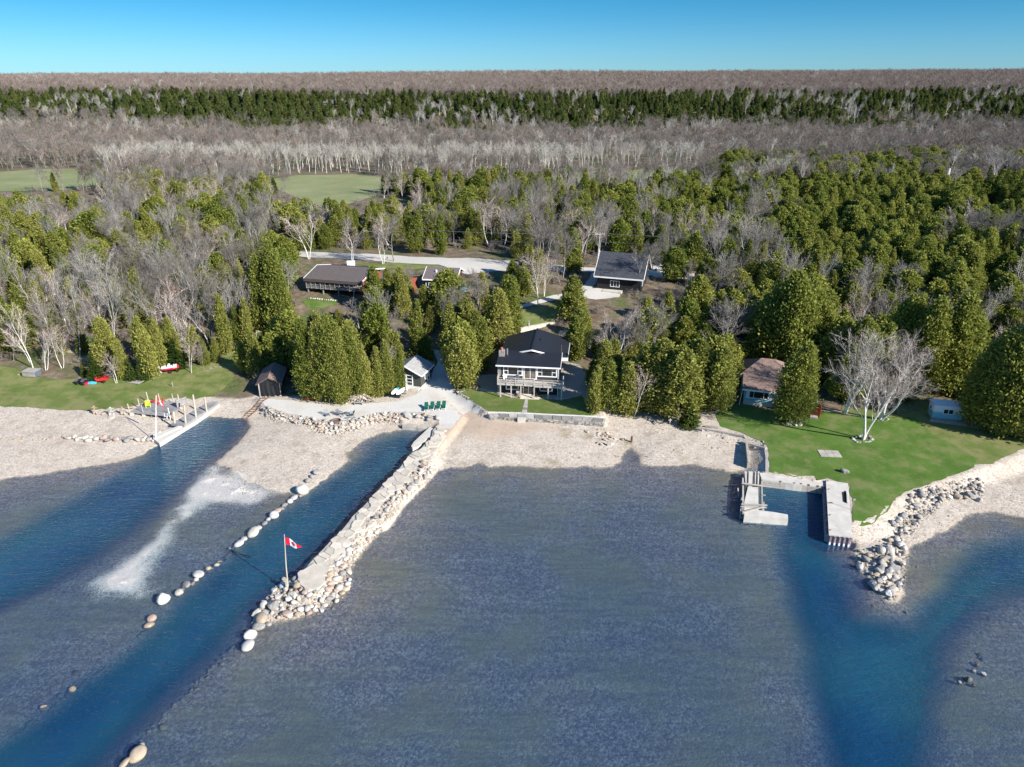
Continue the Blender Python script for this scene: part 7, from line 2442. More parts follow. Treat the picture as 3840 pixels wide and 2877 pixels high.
def studio():
	z0 = on_ground('P', 1105, 1270).z
	C = Vector((*at_z('P', 1102, 1262, z0), z0))
	Rr = at_z('P', 1412, 905, z0 + .3)
	right = Vector((Rr[0] - C.x, Rr[1] - C.y))
	ang = math.atan2(right.y, right.x) - math.pi / 2
	Lw = right.length * .98
	o = empty("small_building", C, ang, "small dark olive outbuilding with a grey roof, white doors and white foundation beside the drive", "outbuilding")
	Wd = 5.6
	hw = 2.95
	MB().box(-Wd, 0, 0, Lw, .42, hw).build("wall", MB_['olive'], o)
	MB().box(-Wd - .03, .03, -.03, Lw + .02, -.8, .418).build("foundation", MB_['found'], o)
	ov, rh = .45, 1.35
	m = MB()
	sl = rh / (Wd / 2)
	m.slab([(-Wd / 2, -ov, hw + rh), (-Wd / 2, Lw + ov, hw + rh), (ov, Lw + ov, hw - sl * ov), (ov, -ov, hw - sl * ov)], .14)
	m.slab([(-Wd / 2, -ov, hw + rh), (-Wd - ov, -ov, hw - sl * ov), (-Wd - ov, Lw + ov, hw - sl * ov), (-Wd / 2, Lw + ov, hw + rh)], .14)
	m.build("roof", MB_['greyroof'], o)
	for y in (.0, Lw):
		MB().add([(-Wd, y - .02, hw), (0, y - .02, hw), (-Wd / 2, y - .02, hw + rh - .16), (-Wd, y + .02, hw), (0, y + .02, hw), (-Wd / 2, y + .02, hw + rh - .16)], [(0, 1, 2), (5, 4, 3), (0, 3, 4, 1), (1, 4, 5, 2), (2, 5, 3, 0)]).build("gable_wall", MB_['olive'], o)
	for s in (0, 1):
		xe = ov if s == 0 else -Wd - ov
		MB().beam((-Wd / 2, -ov - .04, hw + rh - .08), (xe, -ov - .04, hw - sl * ov - .08), .07, .2).build("barge_board", MB_['trim'], o)
	MB().box(ov + .002, ov + .07, -ov, Lw + ov, hw - sl * ov - .18, hw - sl * ov + .02).build("eave_trim", MB_['trim'], o)
	door(o, (-2.75, 0, .44), (1, 0, 0), 1.25, 2.05, (1,), (3,))
	door(o, (-4.05, 0, .44), (1, 0, 0), 1.25, 2.05, (1,), (3,))
	door(o, (-5.35, 0, .44), (1, 0, 0), 1.25, 2.05, (1,), (3,))
	window(o, (0, 1.7, 1.15), (0, 1, 0), 1.8, 1.25, (1, 1))
	door(o, (0, Lw - 2.0, .44), (0, 1, 0), 1.0, 2.05, (1,))
	MB().box(-Wd - .2, -2.2, -1.5, -.04, -.3, .38).build("stone_step", MB_['found'], o)
	MB().box(-2.1, -.2, -.9, -.04, -.3, .2).build("step", MS['conc'], o)
	# boathouse
	z0 = on_ground('Q', 420, 700).z
	a, b = at_z('Q', 205, 705, z0), at_z('Q', 628, 690, z0)
	loc, an, L = frame_of(a, b, z0)
	an += .06
	o = empty("boathouse", loc, an, "boathouse with a brown shingle roof and a black tarp hung across its front", "boathouse")
	D, hw, rh = 6.6, 2.75, .95
	MB().box(0, L, .12, D, -.5, hw).build("wall", MB_['orange'], o)
	m = MB()
	sl = rh / (L / 2)
	m.slab([(-.45, -.45, hw - sl * .45), (L / 2, -.45, hw + rh), (L / 2, D + .3, hw + rh), (-.45, D + .3, hw - sl * .45)], .14)
	m.slab([(L / 2, -.45, hw + rh), (L + .45, -.45, hw - sl * .45), (L + .45, D + .3, hw - sl * .45), (L / 2, D + .3, hw + rh)], .14)
	m.build("roof", MB_['tanroof'], o)
	for s in (-.45, L + .45):
		MB().beam((L / 2, -.49, hw + rh - .1), (s, -.49, hw - sl * .45 - .1), .06, .18).build("barge_board", MB_['fascia'], o)
	MB().add([(0, .1, hw - .02), (L, .1, hw - .02), (L / 2, .1, hw + rh - .16)], [(0, 1, 2)]).build("gable_wall", MB_['darkbrown'], o)
	nx, nz = 46, 10
	vs = []
	for j in range(nz + 1):
		for i in range(nx + 1):
			u, v = i / nx, j / nz
			fold = .045 * math.sin(u * 26 + 1.5 * math.sin(v * 3)) * (1 - v * .6) + .03 * math.sin(u * 11 + v * 2)
			vs.append((.08 + (L - .16) * u, -.06 + fold - .14 * (1 - v), .02 + (hw + .12 - .02 + .5 * rh * (1 - abs(2 * u - 1))) * v))
	MB().add(vs, [(j * (nx + 1) + i, j * (nx + 1) + i + 1, (j + 1) * (nx + 1) + i + 1, (j + 1) * (nx + 1) + i) for j in range(nz) for i in range(nx)]).build("tarp", MB_['tarp'], o, True)
	for x in (.0, L):
		MB().box(x - .08, x + .08, -.22, -.08, -.2, hw - .1).build("corner_post", MS['wood'], o)
	MB().box(L + .012, L + .06, 1.0, 1.7, 1.3, 2.1).build("notice_board", MB_['trim'], o)
	for k, t in enumerate((.05, .16, .28, .47, .75, .97)):
		p = Matrix.Rotation(an, 4, 'Z') @ Vector((L * t, -.5, 0))
		rock("boulder", loc[0] + p.x, loc[1] + p.y, .5, ("white", "grey", "pale")[k % 3], f"{('white', 'grey', 'pale')[k % 3]} stone holding down the bottom of the black tarp", "stones along the tarp", True)
	# boat rail running down to the slip
	r0, r1 = at_z('Q', 285, 735, z0 + .05), at_z('Q', 425, 740, z0 + .05)
	e0, e1 = at_z('E', 1965, 1068, -.1), at_z('E', 2025, 1062, -.1)
	t = empty("boat_rail", (r0[0], r0[1], 0), 0, "rusty ladder-like boat rail running from the tarp down into the left slip", "boat rail")
	zz = lambda x, y: max(float(ground_z(x, y)) + .10, -.12)
	for p, q in ((r0, e0), (r1, e1)):
		pts = [Vector((p[0] + (q[0] - p[0]) * s - r0[0], p[1] + (q[1] - p[1]) * s - r0[1], zz(p[0] + (q[0] - p[0]) * s, p[1] + (q[1] - p[1]) * s))) for s in np.linspace(0, 1, 8)]
		m = MB()
		for u_, v_ in zip(pts[:-1], pts[1:]):
			m.beam(u_, v_, .09, .12)
		m.build("rail", MS['rust'], t)
	for k in range(11):
		s = .04 + k * .093
		a_ = Vector((r0[0] + (e0[0] - r0[0]) * s, r0[1] + (e0[1] - r0[1]) * s, 0))
		b_ = Vector((r1[0] + (e1[0] - r1[0]) * s, r1[1] + (e1[1] - r1[1]) * s, 0))
		a_.z, b_.z = zz(a_.x, a_.y), zz(b_.x, b_.y)
		sh = Vector((r0[0], r0[1], 0))
		MB().beam(a_ - sh, b_ - sh, .08, .08).build("tie", MS['rust'], t)


studio()


def cottage():
	z0 = on_ground('U', 300, 1330).z
	a, b = at_z('U', 275, 1325, z0), at_z('U', 965, 1410, z0)
	loc, an, L0 = frame_of(a, b, z0)
	L = L0 * 1.85
	o = empty("cottage", loc, an, "pale teal cottage with a brown hipped roof and a red deck behind the round cedar", "cottage")
	hw = 3.0
	MB().box(0, L, 0, 4.2, .75, hw).build("wall", MB_['teal'], o)
	MB().box(.02, L - .02, .03, 4.18, -.8, .748).build("foundation", MS['conc'], o)
	MB().box(.35, L0 * .92, -.03, .02, 1.25, 2.95).build("window_surround", MB_['palesid'], o)
	window(o, (.75, -.03, 1.35), (1, 0, 0), L0 * .66, 1.5, (1, 2.4, 1))
	MB().slab([(-.4, -.6, hw + .02), (L + .4, -.6, hw + .02), (L + .4, 4.3, hw + .85), (-.4, 4.3, hw + .85)], .16).build("porch_roof", MB_['tanroof'], o)
	MB().box(-.4, L + .4, -.67, -.602, hw - .2, hw + .05).build("eave_trim", MB_['trim'], o)
	MB().box(-.6, L - 1.0, 4.25, 11, -.5, 3.4).build("rear_wall", MB_['teal'], o)
	x0, x1, y0, y1 = -1.1, L - .5, 4.0, 11.6
	zb, zr = 3.55, 5.7
	yr = (y0 + y1) / 2
	rl, rr = x0 + 3.4, x1 - 3.8
	m = MB()
	m.add([(x0, y0, zb), (x1, y0, zb), (x1, y1, zb), (x0, y1, zb), (rl, yr, zr), (rr, yr, zr)], [(0, 1, 5, 4), (1, 2, 5), (2, 3, 4, 5), (3, 0, 4), (3, 2, 1, 0)])
	m.build("roof", MB_['tanroof'], o)
	MB().box(2.3, 2.6, 4.0, 4.3, 3.7, 4.25).build("roof_vent", MB_['slatgrey'], o)
	MB().tube([(-.35, -.2, 2.8), (-.55, -.5, -.1)], .05, 6).build("downspout", MB_['trim'], o)
	# red deck
	p0, p1 = at_z('U', 940, 1430, z0), at_z('U', 2030, 1640, z0)
	loc, an2, Ld = frame_of((p0[0] + .2, p0[1] - .2), p1, z0)
	t = empty("red_deck", loc, an2, "red-stained wooden deck with board skirting in front of the cottage", "deck")
	MB().box(0, Ld, 0, 3.2, .72, .85).build("deck_floor", MB_['reddeck'], t)
	n = int(Ld / .42)
	for k in range(n):
		x = k * Ld / n
		MB().box(x + .02, x + Ld / n - .03, -.06, -.01, -.2, 1.62 + (0 if k % 2 else .03)).build("board", MB_['reddeck'], t)
	for k in range(6):
		y = k * .53
		MB().box(-.06, -.01, y, y + .46, -.2, 1.62).build("board", MB_['reddeck'], t)
		MB().box(Ld + .01, Ld + .06, y, y + .46, -.2, 1.62).build("board", MB_['reddeck'], t)
	MB().box(-.1, Ld + .1, -.12, .08, 1.66, 1.73).build("top_rail", MB_['reddeck'], t)
	MB().box(Ld - 1.3, Ld - .2, -1.0, -.1, -.1, .35).build("step", MS['wood'], t)
	t2 = empty("plastic_chair", (loc[0] + 1.2, loc[1] + 1.2, z0 + .85), an2, "white plastic chair on the red deck", "chair")
	MB().box(-.3, .3, -.3, .3, .36, .42).build("seat", MB_['trim'], t2)
	MB().box(-.3, .3, .24, .3, .42, .95).build("backrest", MB_['trim'], t2)
	for sx in (-.26, .26):
		for sy in (-.26, .26):
			MB().box(sx - .03, sx + .03, sy - .03, sy + .03, 0, .36).build("leg", MB_['trim'], t2)
	# small trailer
	g = on_ground('H', 1588, 752)
	q = on_ground('H', 1762, 768)
	loc, an, L = frame_of(g, q, g.z)
	t = empty("travel_trailer", loc, an, "small white and teal trailer parked in the shade under cedars", "trailer")
	L *= 1.15
	MB().box(0, L, 0, 2.2, .35, 1.35).build("lower_body", MB_['teal'], t)
	MB().box(0, L, 0, 2.2, 1.352, 2.45).build("upper_body", MB_['palesid'], t)
	MB().slab([(-.1, -.1, 2.5), (L + .1, -.1, 2.5), (L + .1, 2.3, 2.62), (-.1, 2.3, 2.62)], .08).build("roof", MB_['palesid'], t)
	window(t, (1.45, 0, 1.15), (1, 0, 0), 1.5, .85, (1, 1), None, .06)
	window(t, (0, 1.6, 1.3), (0, -1, 0), .9, .7, (1,), None, .06)
	MB().box(.04, L - .04, .1, 2.1, .0, .348).build("skirt", MS['greywood'], t)
	for k, x in enumerate((.5, .95)):
		rock("boulder", *(Vector(t.location) + Matrix.Rotation(an, 4, 'Z') @ Vector((x, -.4, 0)))[:2], .3, "pinkish", "terracotta-coloured stone in front of the trailer", "stones by the trailer")


cottage()
# ================================================================ SMALL THINGS
def wave_flag(parent, top, w, h, shape, n=18, m_=8):
	"""Flag cloth as three bands and a leaf, bent by shape(u, v) -> offset from the hoist top."""
	T = Vector(top)
	def grid(u0, u1, mat, name):
		vs = []
		nn = max(2, int(n * (u1 - u0)))
		for j in range(m_ + 1):
			for i in range(nn + 1):
				u, v = u0 + (u1 - u0) * i / nn, j / m_
				vs.append(T + Vector(shape(u * w, v * h)))
		fs = [(j * (nn + 1) + i, j * (nn + 1) + i + 1, (j + 1) * (nn + 1) + i + 1, (j + 1) * (nn + 1) + i) for j in range(m_) for i in range(nn)]
		return MB().add(vs, fs).build(name, mat, parent, True)
	grid(0, .27, MB_['flagred'], "red_band")
	white = grid(.27, .73, MB_['flagwhite'], "white_band")
	grid(.73, 1, MB_['flagred'], "red_band")
	half = [(0, 1), (.15, .68), (.33, .77), (.23, .27), (.46, .52), (.51, .40), (.80, .46), (.69, .18), (.81, .11), (.40, -.24), (.45, -.40), (.05, -.33), (.05, -.88)]
	ring = half + [(-x, y) for x, y in half[::-1] if x > 0]
	pts2 = [Vector((x * h * .36 + w * .5, h * .5 - y * h * .40)) for x, y in ring]
	inner = [Vector((w * .5 + a * .06, h * .5 + b * .09)) for a in range(-3, 4) for b in range(-3, 4)]
	k = len(pts2)
	vo, _e, fo, *_ = delaunay_2d_cdt(pts2 + inner, [(i, (i + 1) % k) for i in range(k)], [], 1, 1e-5)
	for s in (-1, 1):
		vs = []
		for p in vo:
			a, b, c = (Vector(shape(p.x, p.y)), Vector(shape(p.x + .01, p.y)), Vector(shape(p.x, p.y + .01)))
			nn = (b - a).cross(c - a).normalized()
			vs.append(T + a + nn * .012 * s)
		MB().add(vs, [tuple(f) for f in fo]).build("maple_leaf", MB_['flagred'], white)


def flagpoles():
	g = on_ground('I', 1285, 1015)
	g.z = max(g.z, .75)
	o = empty("flagpole", g, 0, "tall thin pale flagpole with a red and white maple leaf flag at the causeway tip", "flagpole")
	H_ = height_at('I', 560, g.y, g.z)
	top = at_z('I', 1250, 560, g.z + H_)
	dx = top[0] - g.x
	MB().tube([(0, 0, -.4), (dx * .25, 0, H_ * .35), (dx * .65, 0, H_ * .7), (dx, 0, H_)], [.085, .07, .055, .035], 7).build("pole", MS['post'], o)
	MB().box(-.16, .02, -.25, -.1, -.5, 1.0).build("brace", MS['post'], o)

	def sh(x, y):
		return (x * .93, .25 * math.sin(x * 3.4 + y * 1.2) * (x / 1.8) - .12 * x, -y * (1 - .12 * x) - .30 * x - .10 * x * x * (1 - y) + .05 * math.sin(x * 5))
	wave_flag(o, (dx + .04, 0, H_ - .42), 1.75, .95, sh)
	z0 = .85
	b = at_z('T', 785, 1060, z0)
	o = empty("flagpole", (*b, z0), 0, "white flagpole with a limp red and white maple leaf flag on the left concrete dock", "flagpole")
	H_ = height_at('T', 180, b[1], z0)
	tx = at_z('T', 797, 185, z0 + H_)[0] - b[0]
	MB().tube([(0, 0, -.3), (tx, 0, H_)], [.07, .045], 8).build("pole", MB_['trim'], o)

	def sh2(x, y):
		return (.30 * x + .30 * y * (1 - .55 * x / 1.9) * .6 + .03 * math.sin(y * 9 + x), .12 * math.sin(y * 7 + x * 2.4), -.94 * x - .55 * y * (1 - .5 * x / 1.9) + .0)
	wave_flag(o, (tx + .05, 0, H_ - .1), 1.9, .95, sh2)


flagpoles()


def clip(pg, n, c):
	res = []
	for k in range(len(pg)):
		A, B = pg[k], pg[(k + 1) % len(pg)]
		da, db = A[0] * n[0] + A[1] * n[1] - c, B[0] * n[0] + B[1] * n[1] - c
		if da <= 0: res.append(A)
		if da * db < 0:
			t = da / (da - db)
			res.append((A[0] + (B[0] - A[0]) * t, A[1] + (B[1] - A[1]) * t))
	return res


def planked(o, pg, ang, w, z, th, mat, name="plank"):
	"""Deck of separate boards across polygon pg (world xy), boards running along ang."""
	d = (math.cos(ang), math.sin(ang))
	n = (-d[1], d[0])
	c = [p[0] * n[0] + p[1] * n[1] for p in pg]
	s = min(c)
	k = 0
	while s < max(c):
		q = clip(clip(pg, n, s + w - .025), (-n[0], -n[1]), -s)
		if len(q) > 2:
			q = [(x - o.location.x, y - o.location.y) for x, y in q]
			ar = sum(q[i - 1][0] * q[i][1] - q[i][0] * q[i - 1][1] for i in range(len(q)))
			if ar < 0: q = q[::-1]
			if abs(ar) > .04:
				zz = z - o.location.z + RNG.uniform(-.008, .008)
				MB().prism(q, zz - th, zz).build(name, mat, o)
		s += w
		k += 1


def left_dock():
	zt = 1.35
	pg = poly('T', [(275, 512), (1045, 588), (1275, 452), (1185, 322), (650, 272), (560, 332)], zt)
	o = empty("dock_platform", (pg[0][0], pg[0][1], 0), 0, "raised grey plank platform on posts above the left beach with coloured chairs on it", "deck")
	ox, oy = o.location.x, o.location.y
	planked(o, pg, math.atan2(pg[1][1] - pg[0][1], pg[1][0] - pg[0][0]), .36, zt, .06, MS['greywood'])
	for i in range(len(pg)):
		a, b = pg[i], pg[(i + 1) % len(pg)]
		MB().beam((a[0] - ox, a[1] - oy, zt - .17), (b[0] - ox, b[1] - oy, zt - .17), .07, .2).build("rim_board", MS['greywood'], o)
	for (bx, by, ty) in ((255, 512, 355), (462, 392, 250), (640, 272, 115), (885, 300, 145), (1172, 322, 150), (1290, 330, 160)):
		p = at_z('T', bx, by, zt)
		h = height_at('T', ty, p[1], zt)
		MB().tube([(p[0] - ox, p[1] - oy, .1), (p[0] - ox - .08, p[1] - oy, zt + h)], [.10, .085], 7).build("post", MS['post'], o)
	for (bx, by, ty) in ((535, 530, 395), (815, 545, 445), (1078, 560, 440)):
		p = at_z('T', bx, by, zt)
		MB().tube([(p[0] - ox, p[1] - oy, .1), (p[0] - ox - .05, p[1] - oy, zt + height_at('T', ty, p[1], zt))], [.07, .06], 7).build("post", MB_['trim' if bx > 900 else 'deckw'], o)
	for px_, w in ((290, .5), (540, .5)):
		p = at_z('T', px_, 590, .85)
		MB().box(p[0] - ox - w / 2, p[0] - ox + w / 2, p[1] - oy, p[1] - oy + .4, .2, 1.15).build("stone_pier", MS['flag'], o)
	for px_ in (690, 820):
		p = at_z('T', px_, 575, 1.1)
		MB().tube([(p[0] - ox, p[1] - oy + .1, .2), (p[0] - ox, p[1] - oy + .1, 1.2)], .08, 6).build("leg", MS['greywood'], o)
	a, b = at_z('T', 1010, 572, zt), at_z('T', 995, 690, .75)
	m = MB()
	for s in (-.25, .25):
		m.beam((a[0] - ox + s, a[1] - oy, zt + .1), (b[0] - ox + s, b[1] - oy, .7), .06, .06)
	for k in range(4):
		t = .15 + k * .24
		c = [a[0] + (b[0] - a[0]) * t - ox, a[1] + (b[1] - a[1]) * t - oy, zt + (.7 - zt) * t]
		m.beam((c[0] - .25, c[1], c[2]), (c[0] + .25, c[1], c[2]), .05, .05)
	m.build("ladder", MB_['trim'], o)
	adirondack("adirondack_chair", (*at_z('T', 640, 415, zt), zt), R(28), MB_['lime'], "lime yellow adirondack chair on the left dock platform", "chair")
	adirondack("adirondack_chair", (*at_z('T', 905, 360, zt), zt), R(-50), MB_['coral'], "coral red adirondack chair on the left dock platform", "chair")
	t = empty("side_table", (*at_z('T', 745, 345, zt), zt), R(10), "low red slatted table between the lime and coral chairs", "table")
	for k in range(4):
		MB().box(-.4, .4, -.28 + k * .145, -.16 + k * .145, .42, .45).build("slat", MB_['redp'], t)
	for sx in (-.34, .34):
		for sy in (-.24, .24):
			MB().box(sx - .03, sx + .03, sy - .03, sy + .03, 0, .42).build("leg", MB_['redp'], t)
	p0, p1 = at_z('T', 1245, 440, zt), at_z('T', 1440, 355, zt)
	loc, an, L = frame_of(p0, p1, zt)
	t = empty("dock_bench", loc, an, "grey high-backed bench on the right edge of the left dock platform", "bench")
	for k in range(7):
		MB().box(0, L, 0, .06, .10 + k * .17, .10 + k * .17 + .155).build("back_board", MS['greywood'], t)
	for x in (0, L):
		MB().box(x - .05, x + .05, -.05, .1, .0, 1.36).build("end_post", MS['greywood'], t)
	for k in range(3):
		MB().box(0, L, .1 + k * .17, .25 + k * .17, .42, .46).build("seat_slat", MS['greywood'], t)
	for x in (.1, L - .1):
		MB().box(x - .04, x + .04, .5, .58, 0, .42).build("leg", MS['greywood'], t)
	# concrete crib and boardwalk along the slip
	z1 = .62
	pg = poly('T', [(742, 1075), (1330, 815), (1620, 660), (2095, 345), (2120, 365), (1660, 690), (1380, 862), (872, 1175)], z1)
	o = empty("concrete_quay", (pg[0][0], pg[0][1], 0), 0, "pale concrete quay along the left slip with the white flagpole at its end", "quay")
	ox, oy = o.location.x, o.location.y
	q = [(x - ox, y - oy) for x, y in pg][::-1]
	MB().prism(q, -1.4, z1).build("quay_wall", MS['conc'], o)
	pg2 = poly('T', [(735, 985), (790, 960), (905, 945), (1290, 800), (1340, 815), (800, 1060), (742, 1060)], .85)
	MB().prism([(x - ox, y - oy) for x, y in pg2][::-1], .3, .85).build("upper_step", MS['conc'], o)
	zb = 1.05
	pg = poly('T', [(1112, 772), (1378, 795), (2108, 322), (2062, 300), (1842, 342)], zb)
	o = empty("boardwalk", (pg[0][0], pg[0][1], 0), 0, "grey plank boardwalk along the left slip between timber pilings", "boardwalk")
	ox, oy = o.location.x, o.location.y
	a = math.atan2(pg[2][1] - pg[1][1], pg[2][0] - pg[1][0])
	planked(o, pg, a + math.pi / 2, .42, zb, .06, MS['greywood'])
	for i in (0, 1, 4):
		a_, b_ = pg[i], pg[(i + 1) % 5]
		MB().beam((a_[0] - ox, a_[1] - oy, zb - .18), (b_[0] - ox, b_[1] - oy, zb - .18), .09, .2).build("rim_board", MS['greywood'], o)
	for k, (bx, by, ty, zz, lb) in enumerate(((1178, 770, 515, .9, "shortest timber piling at the lake end of the boardwalk"), (1410, 870, 385, .05, "timber piling with a white foot, nearest the quay wall"), (1640, 735, 168, .05, "tallest timber piling in the middle of the boardwalk"), (1850, 555, 215, .6, "timber piling on a white foot at the landward end of the boardwalk"))):
		p = at_z('T', bx, by, zz)
		h = height_at('T', ty, p[1], zz)
		tx = at_z('T', {0: 1165, 1: 1390, 2: 1568, 3: 1808}[k], ty, zz + h)[0]
		t = empty("piling", (*p, zz), 0, lb, "piling", "pilings of the left boardwalk")
		MB().tube([(0, 0, -1.0), ((tx - p[0]) * .9, 0, h)], [.17, .14], 9).build("timber", MS['post'], t)
		if k:
			MB().tube([(0, 0, -.1), (0, 0, .12)], [.36, .30], 12).build("foot", MB_['trim'], t)
	for bx, by, r, tn, lb in ((875, 955, 45, 'white', 'white stone on the quay beside the flagpole'), (1240, 720, 26, 'white', 'small round white stone under the boardwalk'), (1320, 460, 40, 'white', 'flat white stone under the bench')):
		p = on_ground('T', bx, by)
		rock("boulder", p.x, p.y, 2 * r / 5.52 / F_PX * 118, tn, lb, None, True, flat=.7)
	p = on_ground('T', 265, 455)
	rock("boulder", p.x, p.y, 1.9, 'pinkish', 'big flat pinkish rock at the platform corner', None, True, flat=.35, big=True)
	# inuksuit
	for k, (x, y, lb, s) in enumerate(((435, 1130, "stone man figure farthest left on the edge of the left lawn", 1.0), (775, 1160, "middle stone man figure standing on a pale slab", 1.05), (1012, 1145, "stone man figure closest to the dock platform", 1.0))):
		g = on_ground('Y', x, y)
		t = empty("stone_figure", g, RNG.uniform(-.3, .3), lb, "stone figure", "stone figures on the left beach")
		for (px_, pz, sx, sy, sz) in ((-.26, .30, .20, .2, .42), (.26, .30, .2, .2, .40), (0, .78, .48, .24, .16), (0, 1.02, .26, .22, .17), (0, 1.24, .55, .2, .10), (0, 1.46, .17, .17, .17)):
			me = ROCKS_A[RNG.integers(8)]
			q = link_mesh("stone", me, t)
			q.location = (px_ * s, RNG.normal() * .02, pz * s)
			q.scale = (sx * s, sy * s, sz * s * (1.0 if sz < .3 else .85))
			q.rotation_euler = (0, 0, RNG.uniform(-.3, .3))
			c = TONES['tan' if k != 1 else 'pale']
			q.color = (*[v * RNG.uniform(.95, 1.2) for v in c], 1)
		if k == 1:
			rock("boulder", g.x + .1, g.y - .5, 1.5, 'pale', 'pale slab under the middle stone man', None, True, flat=.35, big=True)
	g = on_ground('Y', 605, 1135)
	rock("boulder", g.x, g.y, .7, 'tan', 'small tan stone pile between two stone men', None, True)


left_dock()


def left_lawn_things():
	g = on_ground('Y', 150, 500)
	t = empty("quad_bike", g, R(-15), "black quad bike parked on the left lawn", "quad bike")
	m = MB()
	m.box(-.75, .75, -.28, .28, .5, .72).box(-.35, .55, -.2, .2, .72, .92)
	m.build("body", MB_['tarp'], t)
	for s in (-1, 1):
		for x in (-.62, .62):
			MB().tube([(x, s * .38, .3), (x, s * .60, .3)], .3, 12).build("wheel", MS['black'], t)
		MB().slab([(-.95, s * .2, .85), (-.35, s * .2, .85), (-.35, s * .62, .76), (-.95, s * .62, .76)], .04).build("fender", MB_['slatgrey'], t)
		MB().slab([(.35, s * .2, .85), (.95, s * .2, .85), (.95, s * .62, .76), (.35, s * .62, .76)], .04).build("fender", MB_['slatgrey'], t)
	MB().tube([(-.4, -.4, 1.12), (-.5, 0, 1.05), (-.4, .4, 1.12)], .025, 6).build("handlebar", MB_['brass'], t)
	m = MB()
	for k in range(5):
		m.beam((.5, -.4 + k * .2, .98), (1.0, -.4 + k * .2, .98), .03, .03)
	m.beam((.5, -.4, .98), (.5, .4, .98), .03, .03).beam((1.0, -.4, .98), (1.0, .4, .98), .03, .03)
	m.build("rack", MB_['brass'], t)
	g = on_ground('Y', 585, 455)
	t = empty("cart_trailer", g, R(12), "red dump cart trailer on the left lawn", "cart")
	m = MB()
	L, W_ = 1.05, .6
	vs = [(-L * .85, -W_ * .85, .42), (L * .85, -W_ * .85, .42), (L * .85, W_ * .85, .42), (-L * .85, W_ * .85, .42), (-L, -W_, .9), (L, -W_, .9), (L, W_, .9), (-L, W_, .9)]
	m.add(vs, [(0, 3, 2, 1), (0, 1, 5, 4), (1, 2, 6, 5), (2, 3, 7, 6), (3, 0, 4, 7), (0, 1, 2, 3)])
	m.build("tub", MB_['redp'], t)
	for s in (-1, 1):
		MB().tube([(.3, s * .52, .25), (.3, s * .68, .25)], .25, 12).build("wheel", MS['black'], t)
	MB().beam((-1.0, 0, .42), (-2.0, 0, .3), .07, .07).build("tow_bar", MS['black'], t)
	g = on_ground('Y', 330, 500)
	t = empty("toy_slide", g, R(15), "light blue and pink plastic toy lying by the quad bike", "toy")
	MB().slab([(-.3, -.35, .25), (1.0, -.3, .12), (1.0, .3, .30), (-.3, .35, .42)], .14).build("slide", MB_['blues'], t)
	MB().box(-.85, -.32, -.3, .3, .02, .36).build("step", MB_['kayak'], t)
	g = on_ground('Y', 1215, 455)
	t = empty("plank_platform", g, R(-16), "grey plywood platform lying at the left lawn's edge", "platform")
	for k in range(4):
		MB().box(-1.75, 1.75, -.7 + k * .36, -.36 + k * .36, .06, .16).build("board", MB_['ply'], t)
	MB().box(-1.6, 1.6, -.55, -.45, -.05, .055).build("joist", MS['wood'], t)
	MB().box(-1.6, 1.6, .45, .55, -.05, .055).build("joist", MS['wood'], t)
	g = on_ground('Y', 1270, 400)
	t = empty("blue_sheet", g, 0, "small crumpled blue sheet behind the plywood platform", "sheet")
	vs = [(x * .12, y * .12, .25 + .12 * math.sin(x * 2.3 + y) * math.cos(y * 1.7)) for y in range(-3, 4) for x in range(-4, 5)]
	MB().add(vs, [(j * 9 + i, j * 9 + i + 1, (j + 1) * 9 + i + 1, (j + 1) * 9 + i) for j in range(6) for i in range(8)]).build("cloth", MB_['bluet'], t, True)
	g = on_ground('Y', 1370, 375)
	t = empty("white_pipe", g, R(8), "bent white plastic pipe at the edge of the left lawn", "pipe")
	MB().tube([(0, 0, 0), (.05, 0, .55), (.35, .05, .78), (.9, .1, .7), (1.5, .2, .45)], .17, 10).build("bend", MB_['trim'], t)
	for k, (x, y, ty, lb) in enumerate(((1400, 290, 200, "leaning grey stump behind the white pipe"), (1595, 265, 45, "left one of two tall grey stumps by the cedars"), (1632, 262, 85, "right one of two tall grey stumps by the cedars"), (1790, 265, 125, "leaning grey driftwood stump beside the boat trailer"), (1290 / 1, 0, 0, ""))):
		if not lb: continue
		g = on_ground('Y', x, y)
		h = height_at('Y', ty, g.y, g.z)
		t = empty("grey_stump", g, 0, lb, "stump", "grey stumps by the left lawn")
		MB().tube([(0, 0, -.2), (-.1 if k in (0, 3) else 0, .05, h * .5), (-.28 if k in (0, 3) else -.05, 0, h)], [.24, .19, .16], 8).build("wood", MS['wood'], t)
	g = on_ground('Y', 1980, 250)
	t = empty("paddle_boat", g, R(20), "white and pink pedal boat on a small trailer at the lawn edge", "boat")
	vs, n = [], 8
	for i in range(n):
		s = i / (n - 1)
		w = .78 * (1 - abs(2 * s - 1) ** 4) + .12
		for (y, z) in ((-w * .7, .55), (-w, .85), (-w * .9, 1.0), (w * .9, 1.0), (w, .85), (w * .7, .55)):
			vs.append((-1.6 + 3.2 * s, y, z + .18 * s * s))
	fs = [(i * 6 + k, (i + 1) * 6 + k, (i + 1) * 6 + (k + 1) % 6, i * 6 + (k + 1) % 6) for i in range(n - 1) for k in range(6)] + [tuple(range(6)), tuple(range(6 * n - 1, 6 * n - 7, -1))]
	MB().add(vs, fs).build("hull", MB_['kayak'], t)
	m = MB()
	m.box(-1.35, 1.3, -.66, .66, 1.0, 1.14).box(-.2, .15, -.5, -.06, 1.14, 1.5).box(-.2, .15, .06, .5, 1.14, 1.5).box(.7, 1.25, -.4, .4, 1.14, 1.34)
	m.build("deck", MB_['trim'], t)
	m = MB()
	m.beam((-2.3, 0, .35), (1.5, 0, .45), .1, .1).beam((.1, -.8, .35), (.1, .8, .35), .08, .08)
	m.build("trailer_frame", MS['black'], t)
